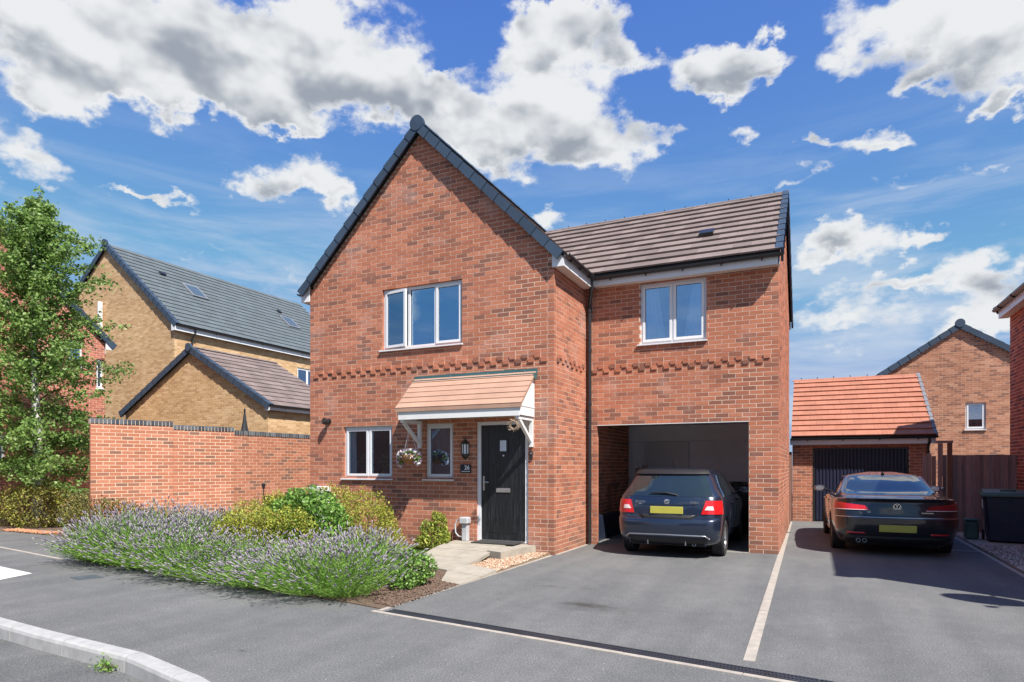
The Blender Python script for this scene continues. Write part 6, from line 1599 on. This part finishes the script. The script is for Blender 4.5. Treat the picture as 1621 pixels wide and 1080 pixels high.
    bar(-.046, .022, -.020, -.044); bar(-.020, -.044, 0, -.002); bar(0, -.002, .020, -.044); bar(.020, -.044, .046, .022)
    mb.build('badge_emblem', M['chrome'], bd, smooth=True, angle=R(40))
    text_mesh('CC', .040, M['chrome'], b, at(.40, .745, .010), 'lettering', .002); text_mesh('BLUEMOTION', .026, M['chrome'], b, at(-.42, .742, .012), 'lettering', .002)
    for y in (.50, .58, .66, .42): pass
    for y in (.46, .55):
        mb = MB(); mb.lathe([(.028, .17), (.028, 0), (.033, 0), (.033, .18)], 14, M=Matrix.Translation((.10, y, .27)) @ Matrix.Rotation(R(90), 4, 'Y'), cap=False); mb.build('exhaust', M['galv'], t)
    mb = MB(); mb.box(.4, 4.5, -.64, .64, .165, .30); mb.build('underbody', M['trim'], t)
    mb = MB(); mb.add([(1.86, 0, 1.335), (2.02, .016, 1.36), (2.02, -.016, 1.36), (1.84, 0, 1.40)], [(0, 1, 3), (0, 3, 2), (1, 2, 3), (0, 2, 1)]); mb.lathe([(0, 0), (.03, 0), (.02, .03), (0, .05)], 8, M=Matrix.Translation((1.90, 0, 1.34))); mb.build('roof_aerial', M['trim'], t)
    for x in (1.12, 3.83):
        for y in (.80, -.80): wheel(t, x, y, .325, .225, .235, 5)
saloon()

# ------------------------------------------------------------------ bins and things in the carport
def wheelie(name, label, loc, rz, body, lid, sticker=False, w=.58, d=.70, h=1.0, group=None):
    t = thing(name, label, 'bin', loc, rz)
    mb = MB()
    def ring(k, z, dz=0): 
        a, b_ = w / 2 * k, d / 2 * k; c_ = .05
        return [(-a + c_, -b_, z), (a - c_, -b_, z), (a, -b_ + c_, z), (a, b_ - c_, z), (a - c_, b_, z), (-a + c_, b_, z), (-a, b_ - c_, z), (-a, -b_ + c_, z)]
    rings = [ring(.78, .03), ring(.80, .05), ring(.97, h - .10), ring(1.0, h - .095), ring(1.04, h - .09), ring(1.04, h - .05), ring(.99, h - .045)]
    vs = [v for r_ in rings for v in r_]; fs = [tuple(range(7, -1, -1)), tuple(range(48, 56))]
    for r_ in range(6):
        for i in range(8): fs.append((r_ * 8 + i, r_ * 8 + (i + 1) % 8, r_ * 8 + 8 + (i + 1) % 8, r_ * 8 + 8 + i))
    mb.add(vs, fs); b = mb.build('bin_body', M[body], t)
    mb = MB()
    for x in (-.16, .0, .16): mb.hexa([(x - .012, -d / 2 * .80 - .004, .12), (x + .012, -d / 2 * .80 - .004, .12), (x + .012, -d / 2 * .80 + .02, .12), (x - .012, -d / 2 * .80 + .02, .12), (x - .012, -d / 2 * .965 - .008, h - .16), (x + .012, -d / 2 * .965 - .008, h - .16), (x + .012, -d / 2 * .965 + .02, h - .16), (x - .012, -d / 2 * .965 + .02, h - .16)])
    mb.build('ribs', M[body], b)
    mb = MB(); mb.hexa([(-w / 2 * 1.08, -d / 2 * 1.12, h - .045), (w / 2 * 1.08, -d / 2 * 1.12, h - .045), (w / 2 * 1.08, d / 2 * 1.08, h - .045), (-w / 2 * 1.08, d / 2 * 1.08, h - .045),
                        (-w / 2 * .98, -d / 2 * 1.02, h), (w / 2 * .98, -d / 2 * 1.02, h), (w / 2 * .98, d / 2 * 1.02, h + .045), (-w / 2 * .98, d / 2 * 1.02, h + .045)])
    mb.box(-w / 2 * 1.09, w / 2 * 1.09, -d / 2 * 1.13, -d / 2 * 1.09, h - .075, h - .04)
    mb.tube([(-.2, d / 2 * 1.1, h + .0), (-.2, d / 2 * 1.22, h + .0), (.2, d / 2 * 1.22, h + .0), (.2, d / 2 * 1.1, h + .0)], .016, 6); l = mb.build('lid', M[lid], t)
    mb = MB(); mb.cbox(-.12, .12, -.10, .10, h + .02, h + .05, .01); mb.build('lid_handle', M[lid], l)
    for x in (-w / 2 * .9, w / 2 * .9):
        mb = MB(); mb.lathe([(.02, -.022), (.09, -.022), (.10, -.012), (.10, .012), (.09, .022), (.02, .022)], 16, M=Matrix.Translation((x, d / 2 * .82, .10)) @ Matrix.Rotation(R(90), 4, 'Y')); mb.build('wheel', M['rubber'], t, smooth=True, angle=R(40))
    if sticker:
        mb = MB(); mb.hexa([(-w / 2 * .955 - .012, -.14, .64), (-w / 2 * .955 - .012, .03, .64), (-w / 2 * .955 + .0, .03, .64), (-w / 2 * .955 + .0, -.14, .64), (-w / 2 * .975 - .012, -.14, .80), (-w / 2 * .975 - .012, .03, .80), (-w / 2 * .975, .03, .80), (-w / 2 * .975, -.14, .80)]); mb.build('sticker', M['white'], b)
    return t
wheelie('wheelie_bin', 'large dark blue wheelie bin with green lid by the timber fence', (3.36, 15.05, 0.03), R(-8), 'bin_blue', 'bin_lid', True, w=.80, d=.72, h=.95)
wheelie('wheelie_bin', 'black wheelie bin in the carport right of the dark blue hatchback', (-1.50, 14.80, 0), R(0), 'bin_black', 'bin_black', w=.60, d=.72, h=1.08)
cd_ = thing('food_caddy', 'small dark green food caddy between the fence and the blue bin', 'caddy', (2.84, 15.35, 0.03))
mb = MB(); mb.cbox(-.11, .11, -.12, .12, 0, .36, .03); mb.build('bucket', M['bin_lid'], cd_)
mb = MB(); mb.cbox(-.125, .125, -.135, .135, .362, .41, .02); mb.tube([(-.12, -.1, .36), (-.14, -.18, .30), (.14, -.18, .30), (.12, -.1, .36)], .008, 5); mb.build('lid', M['bin_lid'], cd_)

bdv = thing('leaning_planks', 'old timber planks leaning in the carport behind the hatchback', 'planks', (-3.55, 13.9, 0))
for i, (x, h, ln, m_) in enumerate(((0, 1.42, .20, 'fence2'), (.16, 1.50, .16, 'fence'), (.30, 1.25, .22, 'fence2'))):
    mb = MB(); mb.hexa([(x, .0, 0), (x + .12, .0, 0), (x + .12, .03, 0), (x, .03, 0), (x - .04, ln, h), (x + .08, ln, h), (x + .08, ln + .03, h), (x - .04, ln + .03, h)]); mb.build('plank', M[m_], bdv)
pb_ = MB(); pb_.cbox(-3.86, -3.80, 11.75, 13.90, 0.0, .50, .01); tag(pb_.build('plastic_panel', M['bin_blue']), 'low dark blue panel leaning along the left brick wall of the carport', 'panel')
ft = MB(); ft.box(-3.86, -3.83, 12.9, 12.98, .505, 1.05); ft.box(-3.86, -3.83, 12.9, 13.7, 1.05, 1.12); tag(ft.build('leaning_batten', M['fence2']), 'thin brown timber batten standing on the dark panel in the carport', 'batten')
# ------------------------------------------------------------------ planting
def np_mesh(name, V, F, mats, mi=None):
    """V (n,3), F list of index arrays all quads or tris (m,k)"""
    me = bpy.data.meshes.new(name); V = np.asarray(V, dtype=np.float32); me.vertices.add(len(V)); me.vertices.foreach_set('co', V.ravel())
    F = np.asarray(F, dtype=np.int32); k = F.shape[1]; me.loops.add(F.size); me.loops.foreach_set('vertex_index', F.ravel()); me.polygons.add(len(F))
    me.polygons.foreach_set('loop_start', np.arange(0, F.size, k, dtype=np.int32))
    for m in (mats if isinstance(mats, (list, tuple)) else [mats]): me.materials.append(m)
    if mi is not None: me.polygons.foreach_set('material_index', np.asarray(mi, dtype=np.int32))
    me.update(calc_edges=True); me.validate(); return me

def unit(a): return a / np.maximum(np.linalg.norm(a, axis=1, keepdims=True), 1e-9)

def leaves_mesh(name, C, size, aspect, mats, rs, up=0.3, out=None, jitter=0.35, fold=0.25, droop=0.0):
    """C (n,3) centres; diamond leaves folded along the middle (two tris sharing the rib as one island)"""
    n = len(C); d = rs.normal(size=(n, 3)); d[:, 2] = d[:, 2] * 0.6 + up - droop
    if out is not None: d += out * 0.9
    d = unit(d); nn = rs.normal(size=(n, 3)); nn[:, 2] += 0.9
    if out is not None: nn += out * 0.5
    sd = unit(np.cross(d, nn)); nrm = unit(np.cross(sd, d)); s = size * (1 + jitter * rs.uniform(-1, 1, size=(n, 1)))
    a = C - d * s * .5; b = C + d * s * .5; l = C + sd * s * aspect * .5 + nrm * s * fold * .4 - d * s * .08; r = C - sd * s * aspect * .5 + nrm * s * fold * .4 - d * s * .08
    V = np.stack([a, l, b, r], axis=1).reshape(-1, 3); base = np.arange(n)[:, None] * 4
    F = np.concatenate([base + np.array([[0, 1, 2]]), base + np.array([[0, 2, 3]])], axis=0)
    return np_mesh(name, V, F, mats)

def blob_points(rs, n, lumps, shell=0.55):
    """points in the outer part of several ellipsoid lumps (cx,cy,cz,rx,ry,rz); those deep inside another lump dropped"""
    L = np.array(lumps); vol = (L[:, 3] * L[:, 4] * L[:, 5]) ** (2 / 3); k = rs.choice(len(L), size=n * 2, p=vol / vol.sum())
    d = unit(rs.normal(size=(n * 2, 3))); r = shell + (1 - shell) * rs.uniform(0, 1, size=(n * 2, 1)) ** 0.6; r *= (1 + 0.10 * np.sin(d[:, :1] * 9 + k[:, None]) * np.cos(d[:, 1:2] * 8))
    P = L[k, :3] + d * r * L[k, 3:6]; keep = P[:, 2] > 0.02
    for i in range(len(L)):
        q = (P - L[i, :3]) / (L[i, 3:6] * 0.72); inside = (q ** 2).sum(1) < 1; keep &= ~(inside & (k != i))
    P = P[keep][:n]; d = d[keep][:n]; return P, d

def shrub(name, label, cat, loc, lumps, n, size, aspect, leafmat, seed, parts=None, shell=.5, group=None, up=.3):
    rs = np.random.RandomState(seed); t = thing(name, label, cat, loc, 0, group)
    P, d = blob_points(rs, n, lumps, shell)
    link_mesh('foliage', leaves_mesh('foliage', P, size, aspect, M[leafmat], rs, up=up, out=d), t)
    mb = MB(); rg = random.Random(seed)
    for i in range(26):
        l = rg.choice(lumps); a = rg.uniform(0, 6.28); r = rg.uniform(0, .75); p = Vector((l[0] + math.cos(a) * l[3] * r, l[1] + math.sin(a) * l[4] * r, l[2] + rg.uniform(-.2, .75) * l[5]))
        q = Vector((p.x * .35, p.y * .35, 0.0)); mb.tube([q, (q + p) / 2 + Vector((rg.uniform(-.05, .05), rg.uniform(-.05, .05), 0)), p], [.014, .009, .004], 5)
    mb.build('branches', M['stem'], t)
    if parts:
        for (pn, pm, frac_n, sz, asp, offs) in parts:
            P2, d2 = blob_points(rs, frac_n, lumps, .92); sel = P2[:, 2] > offs
            P2 = P2[sel] + d2[sel] * .02; link_mesh(pn, leaves_mesh(pn, P2, sz, asp, M[pm], rs, up=.6, out=d2[sel]), t)
    return t

# lavender: a dome of thin stems, grey-green narrow leaves below, flower spikes on top
def lavender_meshes(seed, Rr=0.42, H=0.62, ns=290, nl=2900):
    rs = np.random.RandomState(seed)
    az = rs.uniform(0, 2 * np.pi, ns); lean = np.sqrt(rs.uniform(0, 1, ns)) * 1.18; ln = H * (0.80 + 0.32 * rs.uniform(0, 1, ns)) * (1 + .12 * np.sin(lean))
    dirv = np.stack([np.cos(az) * np.sin(lean), np.sin(az) * np.sin(lean), np.cos(lean)], 1); base = np.stack([np.cos(az) * .09 * lean, np.sin(az) * .09 * lean, np.zeros(ns)], 1)
    tip = base + dirv * ln[:, None] * np.array([1.0, 1.0, 1.12]); tip[:, 2] = np.maximum(tip[:, 2], .10); tip += rs.normal(size=tip.shape) * .02
    mid = base * .5 + tip * .5; mid[:, 2] -= .02
    # stems as thin strips
    sd = unit(np.cross(dirv, rs.normal(size=(ns, 3)))) * .0022
    V = []; F = []
    V = np.stack([base - sd, base + sd, mid - sd, mid + sd, tip - sd, tip + sd], 1).reshape(-1, 3); b = np.arange(ns)[:, None] * 6
    F = np.concatenate([b + np.array([[0, 1, 3, 2]]), b + np.array([[2, 3, 5, 4]])])
    stem = np_mesh('stems', V, F, M['lav_leaf'])
    # flower spikes: six sided double cones with a gap-like waist
    ax = unit(tip - mid + rs.normal(size=tip.shape) * .03); e1 = unit(np.cross(ax, rs.normal(size=(ns, 3)))); e2 = np.cross(ax, e1)
    fl = (.045 + .03 * rs.uniform(0, 1, ns))[:, None]; fr = (.0075 + .004 * rs.uniform(0, 1, ns))[:, None]
    rings = []
    for (h, r) in ((-.9, .1), (-.55, 1.0), (-.2, .55), (.15, 1.1), (.55, .75), (1.0, .05)):
        for k in range(4):
            a = k * np.pi / 2 + h; rings.append(tip + ax * fl * h * .5 + (e1 * math.cos(a) + e2 * math.sin(a)) * fr * r)
    V = np.stack(rings, 1).reshape(-1, 3); b = np.arange(ns)[:, None] * 24; F = []
    for i in range(5):
        for k in range(4): F.append(b + np.array([[i * 4 + k, i * 4 + (k + 1) % 4, i * 4 + 4 + (k + 1) % 4, i * 4 + 4 + k]]))
    flower = np_mesh('flower_spikes', V, np.concatenate(F), M['lav_flower'])
    # leaves along the lower two thirds of the stems
    k = rs.randint(0, ns, nl); f = rs.uniform(.12, .80, (nl, 1)) ** .8; C = base[k] * (1 - f) + tip[k] * f + rs.normal(size=(nl, 3)) * .022; C[:, 2] = np.maximum(C[:, 2], .02)
    dd = unit(dirv[k] + rs.normal(size=(nl, 3)) * .45); ss = unit(np.cross(dd, rs.normal(size=(nl, 3)))) * .0045; L = .028 + .02 * rs.uniform(0, 1, (nl, 1))
    V = np.stack([C - dd * L - ss * .3, C - ss, C + ss, C + dd * L], 1).reshape(-1, 3); b = np.arange(nl)[:, None] * 4
    V = np.stack([C - dd * L, C + ss, C + dd * L, C - ss], 1).reshape(-1, 3)
    leaf = np_mesh('foliage', V, b + np.array([[0, 1, 2, 3]]), M['lav_leaf'])
    return stem, flower, leaf
LV = [lavender_meshes(21), lavender_meshes(22, H=.58), lavender_meshes(23, H=.66)]
def lavender(x, y, s, k, label, zs=1.0):
    t = thing('lavender_bush', label, 'lavender', (x, y, 0), rnd.uniform(0, 6.28), 'lavender bushes massed in the front bed')
    t.scale = (s, s, s * zs)
    for nme, me in zip(('stems', 'flower_spikes', 'foliage'), LV[k % 3]): link_mesh(nme, me, t)['kind'] = 'stuff'
    return t
common = 'purple flowering lavender bush in the massed row along the tarmac edge'
def lav_h(x): return float(np.interp(x, [-10.3, -9.2, -8.2, -7.5, -7.0, -6.6, -6.2, -5.8, -5.3, -4.7], [.80, .90, .86, .70, .52, .42, .46, .62, .74, .74]))
front = [(-10.1, 6.42), (-9.7, 6.32), (-9.3, 6.28), (-8.8, 6.22), (-8.3, 6.18), (-7.85, 6.12), (-7.4, 6.06), (-6.95, 6.0), (-6.5, 5.95), (-6.05, 5.90), (-5.6, 5.86), (-5.2, 5.82), (-4.76, 5.86)]
back = [(-9.95, 6.95), (-9.6, 6.9), (-9.05, 6.85), (-8.55, 6.75), (-9.9, 7.5), (-9.3, 7.45), (-8.75, 7.3), (-5.95, 6.45), (-5.4, 6.42), (-5.02, 6.38), (-6.5, 6.4), (-5.6, 6.95), (-6.15, 6.9), (-7.0, 6.35)]
row = [(x, y - .12, 1.12 if k % 2 else 1.02, lav_h(x) * .86) for k, (x, y) in enumerate(front)] + [(x, y, 1.2 if x < -8 else 1.08, lav_h(x)) for x, y in back]
row = [(x + rnd.uniform(-.06, .06), y + rnd.uniform(-.05, .05), s * rnd.uniform(.92, 1.06), h * rnd.uniform(.90, 1.08) / (.76 * s)) for x, y, s, h in row]
for i, (x, y, s, zs) in enumerate(row):
    lab = common
    if i == 0: lab = 'lavender bush at the far left tip of the bed, spilling over the tarmac'
    if i == 12: lab = 'lavender bush at the right corner of the bed beside the drain end'
    lavender(x, y, s, i, lab, zs)

shrub('golden_shrub', 'golden green leafy shrub between the two lavender masses', 'shrub', (-7.85, 7.0, 0), [(0, 0, .42, .45, .42, .40), (.40, .1, .46, .38, .38, .40), (-.38, .15, .36, .36, .33, .34), (.85, .15, .48, .40, .38, .42)], 8500, .038, .55, 'shrub_gold', 31)
shrub('green_shrub', 'large bright green leafy shrub under the lower left window', 'shrub', (-7.40, 7.95, 0), [(0, 0, .66, .62, .55, .50), (-.5, .0, .55, .45, .45, .42), (.45, -.1, .50, .45, .45, .42), (.1, -.35, .42, .5, .4, .38)], 6000, .060, .75, 'shrub_green', 32, shell=.45)
shrub('golden_shrub', 'golden spiraea shrub right of the large green shrub against the brick', 'shrub', (-6.30, 8.20, 0), [(0, 0, .46, .46, .4, .46), (.35, -.15, .30, .36, .3, .32), (-.4, .3, .66, .5, .4, .46), (-1.1, .35, .74, .5, .4, .46), (.1, -.3, .25, .35, .3, .28)], 9500, .038, .5, 'shrub_gold', 33)
shrub('lime_shrub', 'low lime yellow shrub at the foot of the golden shrub by the lawn', 'shrub', (-6.05, 7.75, 0), [(0, 0, .18, .25, .22, .20)], 1500, .036, .6, 'shrub_lime', 34)
shrub('small_wall_shrub', 'small lime green shrub against the wall between the window and the door', 'shrub', (-5.92, 9.45, 0.02), [(0, 0, .24, .27, .22, .22), (.10, 0, .46, .13, .12, .20), (-.13, -.05, .36, .14, .13, .17), (.20, -.05, .25, .12, .12, .14), (-.05, -.1, .15, .30, .2, .14), (.0, .0, .55, .07, .07, .14)], 1900, .062, .42, 'shrub_lime', 35, up=.7)
shrub('corner_shrub', 'low pale green plant at the right end of the lavender by the slabs', 'shrub', (-4.45, 6.55, 0), [(0, 0, .18, .25, .26, .19), (.10, .12, .24, .18, .18, .16), (-.12, .2, .26, .2, .2, .18), (.05, -.25, .14, .18, .18, .14)], 2600, .036, .6, 'shrub_green', 36)
shrub('golden_shrub', 'low golden shrub at the left of the big green shrub by the garden wall', 'shrub', (-8.45, 7.75, 0), [(0, 0, .48, .5, .45, .46), (.5, .1, .62, .45, .4, .46), (-.45, 0, .35, .4, .4, .36)], 7500, .038, .5, 'shrub_gold', 38)
shrub('bronze_shrub', 'rounded bronze and yellow shrub at the left edge below the birch', 'shrub', (-16.9, 9.10, 0), [(0, 0, .46, .9, .75, .56), (-.9, .2, .48, .9, .8, .56), (.45, .35, .32, .6, .6, .40)], 10000, .05, .6, 'shrub_bronze', 41)
shrub('brown_shrub', 'dark bronze shrub between the birch trunk and the lavender', 'shrub', (-14.75, 9.15, 0), [(0, 0, .32, .65, .6, .40), (.7, -.1, .26, .5, .5, .32), (-.3, .5, .48, .7, .6, .5)], 9000, .045, .6, 'shrub_brown', 42)
shrub('brown_shrub', 'loose bronze shrub at the foot of the garden wall behind the lavender', 'shrub', (-12.9, 8.35, 0), [(0, 0, .40, .6, .5, .42), (-.7, -.1, .50, .6, .5, .48), (.75, -.05, .34, .5, .42, .34)], 8000, .042, .6, 'shrub_brown', 43)
shrub('golden_shrub', 'yellow tinged low shrub in front of the dark bronze shrub', 'shrub', (-14.55, 8.65, 0), [(0, 0, .32, .38, .3, .26)], 2200, .04, .6, 'shrub_bronze', 44)

# thin dark marker in front of the garden wall
mk = thing('garden_torch', 'thin dark garden torch standing in front of the garden wall', 'torch', (-9.26, 8.79, 0))
mb = MB(); mb.tube([(0, 0, 0), (0, 0, 1.07)], .009, 6); mb.build('stake', M['black_plastic'], mk)
mb = MB(); mb.lathe([(0, 1.04), (.02, 1.05), (.034, 1.12), (.032, 1.15), (0, 1.16)], 10); mb.build('torch_head', M['black_plastic'], mk)
mb = MB()

# lawn patch by the path
def blades(name, poly, n, h, seed, z=.012, lab=None):
    rs = np.random.RandomState(seed); P = np.array(poly); mn, mx = P.min(0), P.max(0); pts = []
    while len(pts) < n:
        q = rs.uniform(mn, mx); c = False; j = len(P) - 1
        for i in range(len(P)):
            if (P[i, 1] > q[1]) != (P[j, 1] > q[1]) and q[0] < (P[j, 0] - P[i, 0]) * (q[1] - P[i, 1]) / (P[j, 1] - P[i, 1]) + P[i, 0]: c = not c
            j = i
        if c: pts.append(q)
    C = np.column_stack([np.array(pts), np.full(n, z)]); a = rs.uniform(0, 6.28, n); w = .003; H = h * rs.uniform(.6, 1.3, (n, 1))
    s = np.column_stack([np.cos(a), np.sin(a), np.zeros(n)]) * w; t = C + np.column_stack([rs.normal(size=(n, 2)) * .35, np.ones(n)]) * H
    V = np.stack([C - s, C + s, t], 1).reshape(-1, 3); F = np.arange(n)[:, None] * 3 + np.array([[0, 1, 2]])
    o = link_mesh(name, np_mesh(name, V, F, M['grass'])); o['kind'] = 'stuff'
    if lab: o['label'] = lab
blades('grass', [(-7.3, 9.80), (-5.75, 9.80), (-5.72, 8.5), (-5.45, 8.2), (-5.35, 7.86), (-5.9, 7.7), (-6.6, 8.2)], 9000, .05, 5, lab='small patch of short lawn beside the path')
wd = thing('kerb_weed', 'small green weed growing at the foot of the kerb', 'weed', (-5.02, 3.17, -.12))
rs = np.random.RandomState(9); n = 130; C = np.abs(rs.normal(size=(n, 3))) * np.array([0, 0, .04]) + rs.normal(size=(n, 3)) * np.array([.055, .03, .004]); C[:, 2] = np.abs(C[:, 2]) + .01
link_mesh('foliage', leaves_mesh('foliage', C, .036, .35, M['lav_leaf'], rs, up=.5), wd)
mb = MB()
for i in range(9): mb.tube([(0, 0, 0), (rs.normal() * .05, rs.normal() * .03, .03), (rs.normal() * .08, rs.normal() * .04, .05)], .002, 4)
mb.build('stems', M['stem'], wd)

# hanging basket
hb = thing('hanging_basket', 'hanging wicker basket of white and purple flowers under the canopy', 'hanging basket', (-6.48, 9.48, 1.66))
mb = MB(); mb.lathe([(0, -.15), (.07, -.13), (.13, -.07), (.155, .0), (.15, .015), (.12, .0), (0, -.02)], 18); mb.build('wicker_bowl', M['wicker'], hb, smooth=True, angle=R(50))
mb = MB()
for k in range(3):
    a = k * 2.09 + .4; mb.tube([(.15 * math.cos(a), .15 * math.sin(a), .01), (0, 0, .52)], .0028, 4)
mb.tube([(0, 0, .52), (0, 0, .60), (.02, 0, .62)], .004, 5); mb.build('chain', M['steel'], hb)
rs = np.random.RandomState(12); P, d = blob_points(rs, 700, [(0, 0, 1.02, .19, .17, .075), (.16, 0, .97, .07, .08, .10), (-.17, 0, .96, .07, .08, .12)], .6); P[:, 2] -= 1.0
link_mesh('foliage', leaves_mesh('foliage', P, .035, .7, M['shrub_green'], rs, out=d), hb)
P, d = blob_points(rs, 320, [(0, 0, 1.03, .21, .19, .09), (.17, 0, .95, .07, .09, .13), (-.18, 0, .94, .07, .09, .15)], .93); P[:, 2] -= 1.0
link_mesh('flowers', leaves_mesh('flowers', P, .045, 1.0, M['petal'], rs, up=0, out=d * 2), hb)

# plants on the inside of the lower window sill
for (px, lb, sd, mt_) in ((-7.93, 'potted plant with green leaves in the left pane of the lower window', 61, 'shrub_green'), (-7.42, 'terracotta potted plants in the right pane of the lower window', 62, 'shrub_lime')):
    p_ = thing('potted_plant', lb, 'plant', (px, 10.05, 1.24)); mb = MB(); mb.lathe([(0, 0), (.05, 0), (.07, .13), (.075, .15), (.06, .15), (0, .14)], 14); mb.build('pot', M['terracotta'], p_)
    rs = np.random.RandomState(sd); P, d = blob_points(rs, 160, [(0, 0, .30, .14, .07, .18)], .4); link_mesh('foliage', leaves_mesh('foliage', P, .06, .5, M[mt_], rs, out=d), p_)
mb = MB(); mb.box(-8.2, -7.2, 9.99, 10.30, 1.20, 1.235); mb.build('window_board', M['white_paint'], house)

# ------------------------------------------------------------------ birch
def birch():
    rg = random.Random(77); rs = np.random.RandomState(77); t = thing('birch_tree', 'silver birch with white trunk and loose pointed crown at the left edge', 'tree', (-17.75, 9.45, 0))
    H = 8.3
    def tr(z): return Vector((.05 * math.sin(z * .9) + .03 * z * .3, .04 * math.cos(z * .7), z))
    mb = MB(); mb.tube([tr(H * k / 16) for k in range(17)], [.115 * (1 - k / 17.5) ** .8 + .006 for k in range(17)], 9); mb.build('trunk', M['bark_white'], t, smooth=True)
    def rad(z):
        k = min(1.0, (z - .9) / (H - .9))
        return 2.40 * (1 - k) ** .42 * min(1, .55 + k * 3.2) + .05
    C = []; D = []; mb = MB()
    leaders = []
    for i in range(142):
        z0 = .9 + (H - 1.1) * (i / 142) ** 0.95; a = i * 2.39996 + rg.uniform(-.3, .3); reach = rad(z0 + .8) * rg.uniform(.55, 1.22)
        el = rg.uniform(.55, .95) if z0 > 3 else rg.uniform(.2, .6)
        p0 = tr(z0); dr_ = Vector((math.cos(a), math.sin(a), 0)); pts = [p0]; n = 7; ln = reach * 1.1
        for k in range(1, n + 1):
            f = k / n; zz = ln * (el * f - .35 * f * f * (1.2 if z0 < 4 else .5)); pts.append(p0 + dr_ * (reach * f) + Z_ * zz + Vector((rg.uniform(-.05, .05), rg.uniform(-.05, .05), 0)))
        mb.tube(pts, [.020 * (1 - j / (n + 1)) * (1 - z0 / H * .6) + .003 for j in range(n + 1)], 5, cap=False)
        for k in range(2, n + 1):
            for m in range(5):
                q = pts[k - 1].lerp(pts[k], rg.random()); ta = rg.uniform(0, 6.28); tl = rg.uniform(.12, .55) * (1.1 - .4 * z0 / H)
                e = q + Vector((math.cos(ta) * tl, math.sin(ta) * tl, rg.uniform(-.30, .18) * (1 if z0 < 5 else .5))); nl = int(4 + tl * 26)
                for _ in range(nl):
                    f = rg.random(); C.append(q.lerp(e, f) + Vector((rg.gauss(0, .045), rg.gauss(0, .045), rg.gauss(0, .045))))
    for i in range(7):    # several upright leading shoots
        a = i * .9 + .3; off = .15 + i * .17; z0 = 5.4 + (i % 3) * .3; top_ = (H + .25) - abs(off - .2) * 1.35 - rg.uniform(0, .3)
        pts = [tr(z0).lerp(Vector((math.cos(a) * off, math.sin(a) * off, top_)), k / 6) + Vector((0, 0, 0)) for k in range(7)]; mb.tube(pts, [.02 - .0025 * k for k in range(7)], 5, cap=False)
        for _ in range(300):
            f = rg.random() ** .7; q = pts[0].lerp(pts[-1], f); s_ = .22 * (1.05 - f) + .05; C.append(q + Vector((rg.gauss(0, s_), rg.gauss(0, s_), rg.gauss(0, .06))))
    mb.build('branches', M['stem'], t)
    C = np.array([tuple(c) for c in C]); C = C[C[:, 2] > .55]
    link_mesh('crown', leaves_mesh('crown', C, .080, .74, M['birch_leaf'], rs, up=0, droop=.5, fold=.3), t)
    return len(C)
print('birch leaves', birch())
